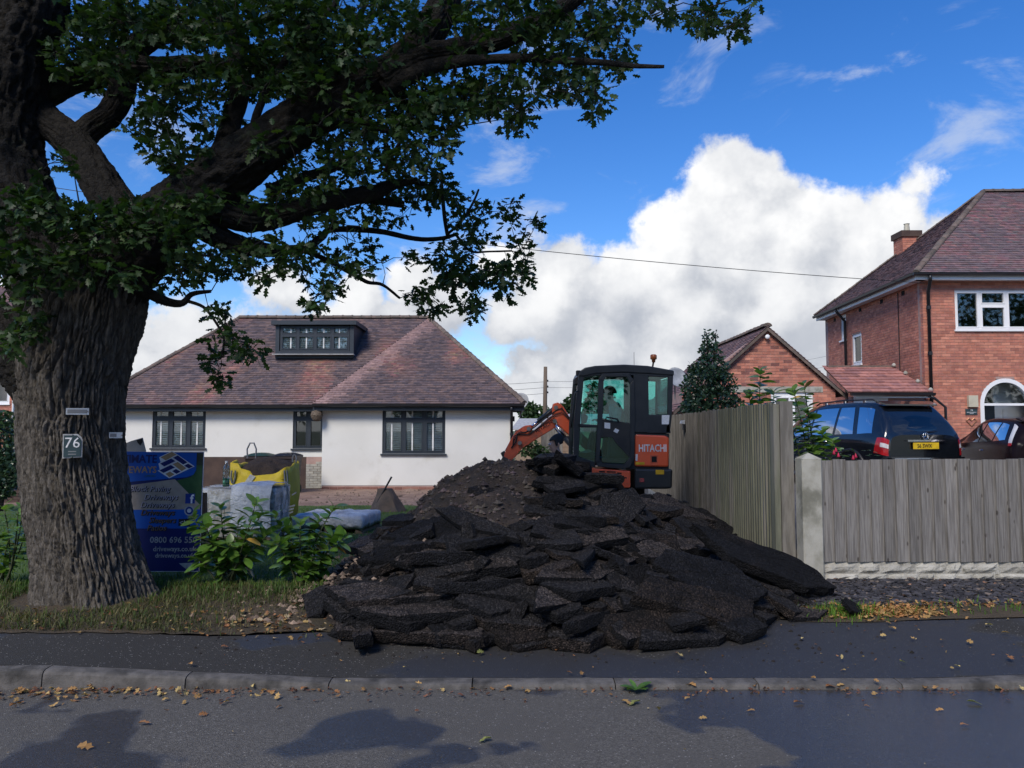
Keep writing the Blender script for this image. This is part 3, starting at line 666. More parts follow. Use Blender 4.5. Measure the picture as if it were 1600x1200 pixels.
# dormer
dy = 23.85; d0, d1 = P(430,550,dy), P(553,508,dy)
dm = MB().box((d0.x, dy, d0.z-.2), (d0.x+.12, RY-.1, d1.z)).box((d1.x-.12, dy, d0.z-.2), (d1.x, RY-.1, d1.z)).box((d0.x+.12, dy, d0.z-.2), (d1.x-.12, dy+.1, d0.z+.03)).box((d0.x+.12,dy+.3,d0.z-.1),(d1.x-.12,dy+.32,d1.z-.02))
dmo = dm.build('dormer', 'anthracite', bung)
MB().box((d0.x-.10, dy-.14, d1.z), (d1.x+.10, RY+.1, d1.z+.13)).build('dormer_roof', 'anthracite', dmo)
MB().box((d0.x-.04, dy-.20, d0.z-.10), (d1.x+.04, dy+.02, d0.z-.075)).build('lead_apron', 'lead', dmo)
window(bung, Vector((d0.x+.14, dy, d0.z+.04)), X_, Nf, d1.x-d0.x-.28, d1.z-d0.z-.06, [1,1,1,1], .36, shutters=True, sill=False, fw=.05, mw=.07, name='dormer_window')
# hanging wicker ball, satellite dish
hb = P(495,649,yP+.1); hk = thing('hanging_basket', 'round wicker hanging ball under bungalow eaves', 'basket', tuple(hb-Vector((0,0,.17))))
b = MB(); vs = []; n_, k_ = 14, 10
for i in range(k_+1):
    for j in range(n_):
        a, t = 2*math.pi*j/n_, math.pi*i/k_; d = Vector((math.sin(t)*math.cos(a), math.sin(t)*math.sin(a), math.cos(t))); vs.append(hb+d*(.165+.02*noise.noise(d*7)))
b.add(vs, [(i*n_+j, i*n_+(j+1)%n_, (i+1)*n_+(j+1)%n_, (i+1)*n_+j) for i in range(k_) for j in range(n_)]); b.build('wicker_ball', 'wicker', hk)
MB().tube([hb+Vector((0,0,.16)), (hb.x, hb.y, ee-.06)], .006, 5).build('cord', 'ink', hk); MB().tube([(hb.x-.05,hb.y,hb.z+.15),(hb.x,hb.y,hb.z+.35),(hb.x+.05,hb.y,hb.z+.15)], .004, 4).build('cord', 'ink', hk)
def dish(c, r, fx, label):
    t = thing('satellite_dish', label, 'dish', tuple(c)); prof = [(r*k/8, r*.28*(k/8)**2) for k in range(9)]; b = MB()
    for rr, h in prof: pass
    b.lathe([(max(.002,rr), h) for rr, h in prof]+[(r*.99, r*.28+.01)]+[(max(.002,rr), h+.012) for rr, h in prof[::-1]], (0,0,0), 20, 'Y')
    M_ = Matrix.Rotation(fx, 4, 'Z') @ Matrix.Rotation(R(25), 4, 'X'); b.v = [tuple(M_ @ Vector(v)+Vector(c)) for v in b.v]
    b.build('reflector', 'dishgrey', t, smooth=True); MB().tube([Vector(c), Vector(c)+Vector((0,.12,-.1)), Vector(c)+Vector((0,.12,-.5))], .02, 6).build('mast', 'steel', t)
dish(P(813,629,24.5), .30, R(160), 'grey satellite dish on the right flank of the white bungalow'); dish(P(1056,592,19.0), .28, R(200), 'grey satellite dish over the brick garage roof, behind digger cab')
# ============================================================ BRICK HOUSE (right) AND GARAGE
BR = [(.53,.205,.135),(.48,.185,.125),(.56,.235,.155),(.44,.175,.125),(.50,.21,.145)]
BY = 20.0; hx = P(1446,600,BY).x; hz = dz_; he = P(1446,431,BY).z; HD = 7.0; HW = 9.0
ta = math.atan(.055)
house = thing('brick_house', 'two-storey red brick house with hipped tile roof, white windows and arched porch', 'house', (hx, BY, hz))
SA = Vector((math.sin(ta), math.cos(ta), 0)); SN = Vector((-math.cos(ta), math.sin(ta), 0))
OF = Vector((hx, BY, 0)); w1 = win_px(1493,1612,453,515,BY)
ar0, ar1 = P(1532,640,BY).x-hx, P(1612,640,BY).x-hx; arz = P(1570,632,BY).z; arc = (ar0+ar1)/2; arr = (ar1-ar0)/2
arch = [(arc-math.cos(math.pi*(i+.5)/14)*0+0, 0) for i in range(0)]
hf = [hole(w1, OF), (ar0, ar1, hz, arz)]
for i in range(7):                                # stepped opening under the arch
    z0, z1 = arz+arr*i/7, arz+arr*(i+1)/7; half = math.sqrt(max(0, 1-((i+.5)/7)**2))*arr; hf.append((arc-half, arc+half, z0, z1))
wall(house, OF, X_, Nf, 0, HW, hz, he, hf, 'mortar'); bricks(house, OF, X_, Nf, 0, HW, hz, he-.02, hf, BR, seed=3)
sw1 = (4.55, 5.05); hs1 = [(3.5,4.1,P(1338,565,23.7).z,P(1338,520,23.7).z), (5.4,5.85,P(1321,500,25.4).z-.1,he-.25)]
zw0, zw1 = P(1339,567,23.9).z, P(1339,518,23.9).z
def side_u(px):                                   # distance along the side wall at a pixel column
    k_ = (px-800)/F/math.cos(PITCH)*1.0; return (k_*BY-hx)/(SA.x-k_*SA.y)
ua, ub = side_u(1348), side_u(1333); uc, ud = side_u(1325), side_u(1316)
hs1 = [(ua, ub, zw0, zw1), (uc, ud, he-1.05, he-.2)]
wall(house, OF, SA, SN, .252, HD, hz, he, hs1, 'mortar'); bricks(house, OF, SA, SN, 0, HD, hz, he-.02, hs1, [tuple(v*.97 for v in c) for c in BR], seed=4)
MB().obox(OF, SA, X_, Z_, (HD, HD+.25), (0, HW), (hz, he)).build('wall', 'mortar', house); MB().obox(OF+X_*HW, SA, X_, Z_, (.252, HD), (-.25, 0), (hz, he)).build('wall', 'mortar', house)
MB().obox(OF, SA, X_, Z_, (2.6, 2.7), (.3, HW-.3), (hz, he)).build('partition', 'dark', house)
window(house, w1[0], X_, Nf, w1[1], w1[2], [1,1.05,1], .38, 'white', tcols=[1], fw=.055, mw=.075)
for (p, q, z0, z1) in hs1: window(house, OF+SA*p+Z_*z0, SA, SN, q-p, z1-z0, [1], None, 'white', fw=.07)
# arched porch frame, fanlight bar, door set back
b = MB(); N_a = 20
for i in range(N_a):
    a0, a1 = math.pi*i/N_a, math.pi*(i+1)/N_a
    for (r0, r1) in ((arr-.09, arr+.012),):
        pts = [OF+X_*(arc-math.cos(a)*r)+Z_*(arz+math.sin(a)*r) for a, r in ((a0,r0),(a1,r0),(a1,r1),(a0,r1))]
        b.hexa([q+Nf*-.12 for q in pts]+[q+Nf*.022 for q in pts])
b.obox(OF,X_,Nf,Z_,(ar0-.012,ar0+.09),(-.12,.022),(hz,arz)); b.obox(OF,X_,Nf,Z_,(ar1-.09,ar1+.012),(-.12,.022),(hz,arz)); b.obox(OF,X_,Nf,Z_,(ar0+.09,ar1-.09),(-.12,.018),(arz-.03,arz+.03))
pf = b.build('porch_arch', 'white', house)
MB().prism([OF+X_*(arc-math.cos(math.pi*i/16)*(arr-.09))+Z_*(arz+.03+math.sin(math.pi*i/16)*(arr-.12))+Nf*-.05 for i in range(17)], (0,.006,0)).build('fanlight', 'glass', pf)
dr = MB().obox(OF,X_,Nf,Z_,(ar0+.10,ar0+.72),(-.62,-.56),(hz,arz+.05)).build('front_door', 'anthracite', house)
MB().lathe([(.052,0),(.052,.012)], (hx+ar0+.42, BY+.545, arz-.42), 12, 'Y').build('knocker', 'chrome', dr)
MB().obox(OF,X_,Nf,Z_,(ar0+.72,ar1+.2),(-.66,-.60),(hz,arz+arr)).build('porch_wall', 'white', house); MB().obox(OF,X_,Nf,Z_,(ar0+.95,ar0+1.12),(-.598,-.57),(hz,arz-.12)).build('side_light_frame', 'white', house)
MB().obox(OF,X_,Nf,Z_,(ar0-.1,ar0-.002),(-.6,-.26),(hz,arz+arr)).build('porch_wall', 'white', house)
q0, q1 = P(1511,636,BY), P(1525,618,BY); MB().box((q0.x,BY-.09,q0.z),(q1.x,BY-.01,q1.z)).build('meter_box', 'cream', house)
q0, q1 = P(1508,648,BY), P(1526,639,BY); pn = MB().box((q0.x,BY-.03,q0.z),(q1.x,BY-.012,q1.z)).build('name_plate', 'slateplate', house)
textmesh('74', .065, ((q0.x+q1.x)/2, BY-.034, q0.z+.092), X_, Z_, 'whitesticker', pn, align='CENTER')
for (zf, hw_) in ((.062,.125),(.028,.05)): MB().box(((q0.x+q1.x)/2-hw_,BY-.0335,q0.z+zf-.008),((q0.x+q1.x)/2+hw_,BY-.0305,q0.z+zf+.008)).build('worn_line', 'labelgrey', pn)
hq = P(1517,660,BY); hp = [(-.13,.05),(-.07,.11),(0,.05),(.07,.11),(.13,.05),(.0,-.10)]
MB().tube([(hq.x+a, BY-.03, hq.z+c) for a, c in hp+hp[:1]], .012, 5).build('heart_ornament', 'copper', house)
# roof
o2 = .34; rz = P(1536,300,BY+3.6).z; rx = P(1536,300,BY+3.6).x; ee2 = he+.03
f0, f1 = Vector((hx-o2, BY-o2, ee2)), Vector((hx+HW+o2, BY-o2, ee2)); k0 = OF+SA*(HD+o2)+X_*-o2+Z_*ee2; k1 = OF+SA*(HD+o2)+X_*(HW+o2)+Z_*ee2
T0 = Vector((rx, BY+3.6, rz)); T1 = Vector((hx+HW-3.2, BY+3.6, rz)); und = MB()
for pl in ([f0,f1,T1,T0],[k0,f0,T0],[k1,k0,T0,T1],[f1,k1,T1]): und.add([q+Vector((0,0,-.03)) for q in pl], [tuple(range(len(pl)))])
hr = und.build('roof', 'ridge', house)
HRP = [(.22,.135,.13),(.19,.125,.125),(.26,.145,.13),(.17,.12,.12)]
def tinth(q, c, r):
    n_ = noise.noise((q.x*.6+9, q.y*.6, q.z*.8)); g_ = (.16,.125,.135); red = (.34,.16,.14)
    f_ = sst(-.2,.4,n_+.25*(2.2-(q.x-hx))*.3); return tuple(lerp(lerp(g_[i], c[i], r.random()), red[i], f_*.7*r.random()) for i in range(3))
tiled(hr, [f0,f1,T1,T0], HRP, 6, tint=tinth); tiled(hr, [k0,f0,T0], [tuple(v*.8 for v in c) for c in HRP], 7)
ridge_line(hr, T0, T1, rt, .33); ridge_line(hr, f0+Z_*.0, T0, ht, .30, 'hip_tile'); ridge_line(hr, k0, T0, ht, .30, 'hip_tile')
MB().box((f0.x, f0.y+.03, ee2-.19), (f1.x, f0.y+.055, ee2-.03)).build('fascia', 'white', house); MB().box((f0.x+.03, f0.y+.06, ee2-.17), (f1.x, BY-.01, ee2-.15)).build('soffit', 'white', house)
MB().obox(f0*1.0, SA, X_, Z_, (.06, HD+2*o2), (.03, .055), (-.19, -.03)).build('fascia', 'white', house); MB().obox(f0*1.0, SA, X_, Z_, (.06, HD+2*o2), (.06, o2), (-.17, -.15)).build('soffit', 'white', house)
def gutter(parent, a, c, out_): 
    a, c, w = Vector(a), Vector(c), Vector(out_); MB().prism([a+w*.11+Z_*-.02, a+w*.10-Z_*.08, a+w*.06-Z_*.10, a+w*.01-Z_*.08, a-w*.0-Z_*.02], c-a).build('gutter', 'blackplastic', parent)
gutter(house, f0+Vector((-.1,0,0)), f1, Nf); gutter(house, f0, f0+SA*(HD+2*o2), SN)
pipe(house, [(hx-.02,BY-.42,ee2-.1),(hx+.0,BY-.4,ee2-.2),(hx+.10,BY-.09,ee2-.5),(hx+.10,BY-.09,hz)], .045)
for zc in (2.1, 3.6, 4.8): MB().lathe([(.06,0),(.06,.09)], (hx+.10,BY-.09,zc), 8).build('pipe_collar', 'blackplastic', house)
q = OF+SA*side_u(1327)+SN*.09; pipe(house, [q+SN*.3+Z_*(ee2-.1), q+SN*.25+Z_*(ee2-.2), q+Z_*(ee2-.5), q+Z_*2.2], .045)
q = OF+SA*side_u(1408)+SN*.02; MB().tube([q+Z_*(he-.2), q+Z_*3.0], .012, 5).build('cable', 'ink', house)
for u_ in (1.0, 2.4, 4.0, 6.2): MB().obox(OF, SA, SN, Z_, (u_,u_+.2), (.002,.014), (he-.32,he-.2)).build('air_brick', 'dark', house)
# chimney
cq = P(1417,395,BY+5.2); ch_ = thing('chimney', 'brick chimney stack with one pot on the rear roof slope', 'chimney') if False else None
zt0 = P(1417,364,BY+5.2).z
cb = MB().box((cq.x-.28,BY+4.9,cq.z-1.6),(cq.x+.28,BY+5.5,zt0)).build('chimney', 'mortar', hr)
OC = Vector((cq.x-.28, BY+4.9, 0)); bricks(cb, OC, X_, Nf, 0, .56, cq.z-1.6, zt0-.2, [], BR, seed=8, name='chimney_bricks'); bricks(cb, OC, Y_, Vector((-1,0,0)), 0, .6, cq.z-1.6, zt0-.2, [], BR, seed=9, name='chimney_bricks')
MB().box((cq.x-.34,BY+4.84,zt0-.2),(cq.x+.34,BY+5.56,zt0)).build('chimney_cap', 'brownwall', cb); MB().lathe([(.10,0),(.08,.28),(.10,.30)], (cq.x+.02,BY+5.2,zt0), 10).build('chimney_pot', 'cream', cb)
# garage with gable end
GY = 20.2; ga = P(1197,511,GY); gr_ = P(1312,611,GY); gl = P(1052,608,GY)
gar = thing('garage', 'brick garage with plain gable end and dark tiled roof behind the holly', 'garage', (ga.x, GY, hz))
gx0, gx1 = 2*ga.x-gr_.x-.35, gr_.x-.12; gzE = gr_.z-.04; slope = (ga.z-gr_.z)/(gr_.x-ga.x)
def glim(z):
    if z < gzE: return (0, gx1-gx0)
    d = (ga.z-.08-z)/slope; return (max(0, ga.x-gx0-d), min(gx1-gx0, ga.x-gx0+d))
OG = Vector((gx0, GY, 0)); gwin = (P(1205,650,GY).x-gx0, P(1271,650,GY).x-gx0, hz+.1, P(1240,613,GY).z)
b = MB()
for a, c, p, q in rects_minus(0, gx1-gx0, hz, gzE, [gwin]): b.obox(OG,X_,Nf,Z_,(a,c),(-.22,0),(p,q))
b.prism([OG+Z_*gzE, OG+X_*(gx1-gx0)+Z_*gzE, OG+X_*(ga.x-gx0)+Z_*(ga.z-.06)], (0,.22,0)); b.build('wall', 'mortar', gar)
bricks(gar, OG, X_, Nf, 0, gx1-gx0, hz, ga.z-.1, [gwin], BR+[(.24,.10,.08)], lim=glim, seed=11)
MB().box((gx0, GY+.23, hz), (gx0+.22, GY+6, gzE)).build('wall', 'mortar', gar); MB().box((gx1-.22, GY+.23, hz), (gx1, GY+6, gzE)).build('wall', 'mortar', gar); MB().box((gx0, GY+6, hz), (gx1, GY+6.2, gzE)).build('wall', 'mortar', gar)
lz = P(1240,604,GY).z; MB().box((P(1128,604,GY).x, GY-.02, gwin[3]), (P(1285,604,GY).x, GY-.001, lz)).build('lintel', 'concrete', gar)
window(gar, OG+X_*gwin[0]+Z_*gwin[2], X_, Nf, gwin[1]-gwin[0], gwin[3]-gwin[2], [1,1], None, 'white', fw=.12, mw=.1, name='garage_window', sill=False)
gov = .14; eLz = ga.z-(ga.x-gx0+.25)*slope; eRz = ga.z-(gx1+.25-ga.x)*slope
pL = [(gx0-.25,GY+6.3,eLz),(gx0-.25,GY-gov,eLz),(ga.x,GY-gov,ga.z),(ga.x,GY+6.3,ga.z)]; pR = [(gx1+.25,GY-gov,eRz),(gx1+.25,GY+6.3,eRz),(ga.x,GY+6.3,ga.z),(ga.x,GY-gov,ga.z)]
und = MB()
for pl in (pL, pR): und.add([Vector(q)+Vector((0,0,-.03)) for q in pl], [(0,1,2,3)])
gro = und.build('roof', 'ridge', gar); tiled(gro, pL, HRP, 12); tiled(gro, pR, HRP, 13); ridge_line(gro, (ga.x,GY-gov,ga.z), (ga.x,GY+6.3,ga.z), rt, .33)
for s_, ex_, ez_ in ((-1, gx0-.25, eLz), (1, gx1+.25, eRz)):
    b = MB(); b.hexa([(ga.x,GY-gov-.002,ga.z-.11),(ex_,GY-gov-.002,ez_-.11),(ex_,GY-gov+.03,ez_-.11),(ga.x,GY-gov+.03,ga.z-.11),(ga.x,GY-gov-.002,ga.z-.02),(ex_,GY-gov-.002,ez_-.02),(ex_,GY-gov+.03,ez_-.02),(ga.x,GY-gov+.03,ga.z-.02)]); b.build('verge_strip', 'ridge', gar)
q = P(1197,527,GY); MB().lathe([(.03,0),(.06,-.06),(.06,-.12),(.03,-.14)], (q.x,GY-.01,q.z), 10, 'Y').build('gable_camera', 'white', gar)
# lean-to between garage and house
LY = 19.6; l0, l1 = P(1308,612,LY), P(1441,612,LY); lt = P(1400,574,LY+1.5)
lean = thing('lean_to', 'low lean-to with red tiled roof and white fascia between garage and house', 'building', ((l0.x+l1.x)/2, LY, hz))
lx0, lx1 = gx1+.27, hx-.03
MB().box((lx0, LY+.25, hz), (lx1-.12, LY+.45, l0.z-.12)).build('wall', 'mortar', lean); bricks(lean, Vector((lx0, LY+.25, 0)), X_, Nf, 0, lx1-lx0-.12, hz, l0.z-.2, [], BR, seed=15)
MB().box((P(1340,620,LY).x, LY+.19, hz), (P(1393,620,LY).x, LY+.235, P(1340,616,LY).z)).build('white_door', 'white', lean)
pl = [(lx0-.2, LY, l0.z), (lx1, LY, l0.z), (lx1-.25, LY+1.5, lt.z), (lx0-.2, LY+1.5, lt.z)]
u_ = MB(); u_.add([Vector(q)+Vector((0,0,-.03)) for q in pl], [(0,1,2,3)]); lr = u_.build('roof', 'ridge', lean)
tiled(lr, pl, [(.42,.19,.155),(.36,.165,.14),(.46,.21,.17),(.32,.155,.14)], 14, ew=.24, ex=.2, th=.03)
MB().box((lx0-.1, LY+1.45, lt.z-.02), (lx1-.2, LY+1.6, lt.z+.05)).build('ridge_capping', 'ridge', lr)
for i in range(4): MB().lathe([(.05,0),(.06,.04),(.02,.09)], (lerp(lx1,lx1-.25,i/3)-.03, lerp(LY+.05,LY+1.4,i/3), lerp(l0.z,lt.z,i/3)+.02), 8).build('mortar_dab', 'concrete', lr)
MB().box((lx0, LY+.02, l0.z-.16), (lx1, LY+.05, l0.z-.04)).build('fascia', 'white', lean); gutter(lean, (lx0-.15, LY, l0.z-.01), (lx1+.02, LY, l0.z-.01), Nf)
pipe(lean, [(lx1-.1,LY-.05,l0.z-.1),(lx1+.02,LY-.05,l0.z-.18),(lx1+.25,LY-.1,l0.z-.4),(lx1+.25,LY-.1,hz)], .035)
# neighbour house far left, pole, wires, sheds
LHY = 34.
lh = thing('neighbour_house', 'red brick house with white window seen left of the oak trunk', 'house', (P(-60,700,LHY).x, LHY, 0))
ox = P(-260,700,LHY).x; e1 = P(24,640,LHY).x-ox; zt = P(0,560,LHY).z+1.2; OL = Vector((ox, LHY, 0)); wv = (P(-30,625,LHY).x-ox, P(15,625,LHY).x-ox, P(0,631,LHY).z, P(0,582,LHY).z)
wall(lh, OL, X_, Nf, 0, e1, 0, zt, [wv], 'mortar'); bricks(lh, OL, X_, Nf, 0, e1, 0, zt, [wv], BR, seed=21)
MB().box((ox, LHY+.26, 0), (ox+e1, LHY+6, zt)).build('inner_walls', 'mortar', lh); window(lh, OL+X_*wv[0]+Z_*wv[2], X_, Nf, wv[1]-wv[0], wv[3]-wv[2], [1,1], None, 'white', fw=.1)
tiled(lh, [(ox-.3,LHY-.3,zt),(ox+e1+.3,LHY-.3,zt),(ox+e1+.3,LHY+3.2,zt+2.6),(ox-.3,LHY+3.2,zt+2.6)], HRP, 22); pipe(lh, [(ox+e1-.05,LHY-.08,zt),(ox+e1-.05,LHY-.08,0)], .05, 'white')
pp = P(851,573,46.); pole = thing('utility_pole', 'tall wooden utility pole behind the bungalow', 'pole', (pp.x, 46., -.1))
MB().tube([(pp.x,46,-.1),(pp.x+.02,46,pp.z*.6),(pp.x+.05,46,pp.z)], [.15,.13,.11], 10).build('post', 'polewood', pole, smooth=True)
for i in range(3): MB().lathe([(.04,0),(.06,.04),(.05,.10),(.02,.12)], (pp.x+.17, 46, pp.z-.9-.35*i), 8).build('insulator', 'blackplastic', pole); MB().tube([(pp.x+.05,46,pp.z-.9-.35*i),(pp.x+.17,46,pp.z-.88-.35*i)], .015, 5).build('insulator_arm', 'steel', pole)
def wire(a, c, sag, label, rad=.012):
    a, c = Vector(a), Vector(c); pts = [a.lerp(c, t/24)+Vector((0,0,-sag*4*(t/24)*(1-t/24))) for t in range(25)]
    MB().tube(pts, rad, 4).build('overhead_cable', 'ink', tag_=(label, 'cable'))
wire(P(-150,255,19.), (hx-.1, BY-.3, he-.25), .35, 'black service cable strung across the sky to the brick house', .010)
q = Vector((pp.x+.1, 46, pp.z-.9))
wire(q, P(480,592,60.), .4, 'thin cable from utility pole to the left, topmost of three'); wire(q+Vector((0,0,-.35)), P(480,604,60.), .4, 'thin cable from utility pole to the left, middle of three'); wire(q+Vector((0,0,-.7)), P(480,614,60.), .4, 'thin cable from utility pole to the left, lowest of three')
wire(q, P(1330,548,60.), .6, 'thin cable from utility pole running right behind the digger', .010); wire(q+Vector((0,0,-.35)), P(1330,565,60.), .6, 'second thin cable from utility pole running right behind the garage', .010)
# garden shed and timber screen behind the digger
sq = P(905,690,27.); sh = thing('garden_shed', 'tan timber garden building with grey felt roof behind the digger', 'shed', (sq.x, 27., 0))
x0, x1 = P(868,690,27.).x, P(1000,690,27.).x; zt = P(905,664,27.).z; zr = P(905,648,27.).z
b = MB(); k = 0; zz = 0
while zz < zt: MB().box((x0, 26.98+(.0 if k%2 else .0), zz+.004), (x1, 27.02, min(zz+.145, zt))).build('cladding_board', 'shedwall', sh); zz += .15; k += 1
MB().box((x0+.02,27.025,0),(x1-.02,30,zt)).build('shed_body', 'shedwall', sh)
MB().hexa([(x0-.2,26.7,zt),(x1+.2,26.7,zt),(x1+.2,28.5,zr),(x0-.2,28.5,zr),(x0-.2,26.7,zt+.06),(x1+.2,26.7,zt+.06),(x1+.2,28.5,zr+.06),(x0-.2,28.5,zr+.06)]).build('roof', 'lead', sh)
gx = P(862,690,24.).x; gt = thing('timber_screen', 'narrow weathered grey board screen standing between bungalow and digger', 'fence', (gx, 24., 0)); zz = P(860,660,24.).z
bmx = board_mesh('board', .14, zz+.02, 'greywood')
for i in range(5): link('board', bmx, gt, (P(846,690,24.).x+.128*i, 24., 0), (0,rnd.uniform(-.01,.01),0))
MB().box((P(846,690,24.).x, 24.004, .4), (P(846,690,24.).x+.66, 24.05, .5)).build('rail', 'greywood', gt)
sq = P(832,668,38.); gs = thing('grey_roofed_shed', 'low shed with pale grey roof at the garden end', 'shed', (sq.x, 38, 0)); z1 = P(832,672,38.).z; z2 = P(832,655,38.).z
x0, x1 = P(805,690,38.).x, P(868,690,38.).x
MB().box((x0,38,-.1),(x1,41,z1)).build('wall', 'shedwall', gs); MB().prism([(x0-.2,37.8,z1),(x1+.2,37.8,z1),(x1-.3,39.5,z2),(x0+.2,39.5,z2)], (0,0,.06)).build('roof', 'lead', gs)
# ============================================================ OAK
def leaf_shape(L, w, lobes, curl=.12):       # oak leaf outline in its own plane: y along, x across, fan from the midrib
    pts = [(0, 0)]; side = []
    for i in range(lobes*2):
        t = (i+1)/(lobes*2+1); env = math.sin(math.pi*min(1, t*.92+.06))**.8
        side.append((w*env*(1. if i % 2 == 0 else .42), L*(t+(.05 if i % 2 == 0 else 0))))
    right = [(x, y) for x, y in side]; left = [(-x, y) for x, y in side[::-1]]
    ring = [(0, 0)]+right+[(0, L*1.04)]+left
    return [(x, y, -curl*(abs(x)/w)**2*w*1.2-curl*.6*(y/L)**2*L) for x, y in ring]
OAKL = leaf_shape(1., .33, 3)
def add_leaf(b, shape, pos, M, s, c):
    vs = [(0, .5, .0)]+[q for q in shape]; n = len(shape)
    W_ = [pos+M @ (Vector(q)*s) for q in vs]
    b.add(W_, [(0, 1+i, 1+(i+1) % n) for i in range(n)], c)
def rot_to(d, roll): return d.to_track_quat('Y', 'Z').to_matrix() @ Matrix.Rotation(roll, 3, 'Y')
oak = thing('oak_tree', 'large oak with thick furrowed trunk and spreading leafy limbs on the verge', 'tree', (P(150,930,7.0).x, 7.0, .14))
# --- trunk: closely meshed, with furrowed bark
TY = 7.0
prof = [(985,154,215),(955,154,196),(930,152,184),(900,147,174),(850,135,168),(800,126,166),(740,119,163),(680,114,164),(640,113,166),(600,114,172),(560,118,184),(520,128,190),(480,136,188),(440,144,176),(400,158,150),(360,185,120)]
rows = 500; seg = 400; vs = []; fs = []
ctr = []; 
for py, cx, w in prof:
    p = P(cx, py, TY); ctr.append((p.z, p.x, w/F*TY*.5*.925))
ctr.sort(); zlo, zhi = ctr[0][0], ctr[-1][0]
tabx = [(c[0], c[1]) for c in ctr]; tabr = [(c[0], c[2]) for c in ctr]
def ridge_h(a, z):
    """furrows: long wandering plates with deep joints between them"""
    w_ = fbm(Vector((a*1.5, z*1.6, 2.)), 3)*.35
    best = noise.voronoi(Vector(((a+w_*.30)*11., z*2.3+w_*.7, 5.)))[0]
    e = best[1]-best[0]; best2 = noise.voronoi(Vector(((a+w_*.2)*21, z*5.5+w_, 9.)))[0]; e2 = best2[1]-best2[0]
    return -.048*(1-sst(0, .24, e))-.014*(1-sst(0, .3, e2))+.010*fbm(Vector((a*40, z*22, 1)), 3)
for i in range(rows+1):
    z = lerp(zlo, zhi, i/rows); cx, r = interp(z, tabx), interp(z, tabr)
    for j in range(seg):
        a = 2*math.pi*j/seg; ca, sa = math.cos(a), math.sin(a)
        q = (ca*1.3, sa*1.3, z*.5); lump = 1+.06*noise.noise(q)
        foot = sst(.75, .0, z)*.10*math.sin(a*5+1.)+sst(.5,.0,z)*.05*math.sin(a*9)
        # periodic sample for the bark pattern
        av = a if a < math.pi else 2*math.pi-a
        h = ridge_h(av*1.0+(0 if a < math.pi else 11.), z)
        rr = r*(lump+foot)+h
        vs.append((cx+ca*rr, TY+sa*rr*.95, z))
fs = [(i*seg+j, i*seg+(j+1)%seg, (i+1)*seg+(j+1)%seg, (i+1)*seg+j) for i in range(rows) for j in range(seg)]
b = MB(); b.add(vs, fs); trunk = b.build('trunk', 'bark', oak, smooth=True)
# --- limbs traced from the fork outwards: (px, py, width px), distance Y along them
LIMBS = [
 ('B', [(120,520,150),(85,440,135),(50,370,120),(18,270,112),(2,190,112),(18,100,118),(42,20,112),(60,-80,100),(60,-260,80),(40,-480,60)], 7.0, 6.9),
 ('A', [(80,600,110),(40,565,95),(0,525,85),(-60,450,75),(-140,330,60),(-240,200,45)], 7.0, 6.7),
 ('E', [(150,490,110),(205,402,118),(270,338,102),(335,285,92),(405,232,83),(480,186,76),(560,142,68),(620,105,62),(662,60,58),(695,0,50),(720,-90,42),(760,-220,30)], 7.0, 6.6),
 ('E2', [(600,125,50),(650,92,40),(710,78,35),(770,64,34),(830,40,30),(885,8,27),(950,-40,22),(1040,-70,16)], 6.7, 6.4),
 ('E3', [(600,140,34),(650,112,28),(705,98,21),(765,92,15),(820,91,14),(875,94,12),(940,97,10),(990,103,8),(1038,104,5)], 6.7, 6.3),
 ('C', [(205,350,70),(165,300,66),(135,250,58),(105,215,56),(70,185,54),(40,150,52)], 7.05, 7.1),
 ('C2', [(118,225,44),(140,200,42),(170,178,40),(190,140,42),(195,105,40)], 7.1, 7.4),
 ('D', [(25,180,60),(60,150,50),(115,122,46),(180,108,46),(240,108,40),(300,104,32),(370,104,24),(430,100,22),(474,101,20)], 7.1, 7.8),
 ('D2', [(195,110,44),(215,75,40),(250,55,30),(300,48,26),(330,35,20),(380,-20,16)], 7.4, 7.8),
 ('F', [(345,265,40),(352,225,34),(362,185,30),(376,140,30),(370,85,28),(352,35,28),(340,-20,26),(330,-120,20)], 6.9, 7.1),
 ('G', [(330,320,60),(385,340,50),(440,335,40),(500,318,32),(548,308,28),(588,300,24),(612,290,16),(648,284,9),(690,300,5)], 6.95, 7.7),
 ('G2', [(545,310,14),(590,314,13),(632,320,11)], 7.5, 7.6),
 ('H', [(320,355,44),(355,375,34),(400,388,28),(440,391,18),(478,387,13),(503,370,12),(520,358,10),(590,361,9),(650,373,8),(690,372,7),(715,365,5)], 7.0, 8.0),
 ('H2', [(468,388,9),(515,408,8),(555,430,7),(575,441,6),(598,445,5),(625,466,4)], 7.6, 8.1),
 ('H3', [(700,372,6),(695,345,6),(692,315,6),(690,285,5)], 7.9, 8.0),
 ('H4', [(700,365,5),(722,345,4),(740,315,4),(748,296,3)], 8.0, 8.1),
 ('H5', [(712,366,5),(735,392,4),(765,393,3),(800,392,3)], 8.0, 8.2),
 ('I', [(420,300,22),(470,280,18),(520,262,14),(556,243,10)], 7.0, 7.3),
 ('I2', [(520,185,14),(570,190,12),(590,200,9),(625,215,7),(612,245,6),(600,270,5)], 6.7, 7.0),
 ('J', [(205,440,30),(232,458,17),(262,472,14),(285,474,11),(300,460,8),(330,455,5)], 6.9, 7.2),
 ('J2', [(290,470,6),(318,480,5),(338,505,4),(350,530,4),(345,560,3)], 7.1, 7.3),
 ('K', [(395,235,20),(400,180,14),(430,120,12),(470,60,12),(520,10,10),(560,-60,8)], 6.8, 6.6),
]
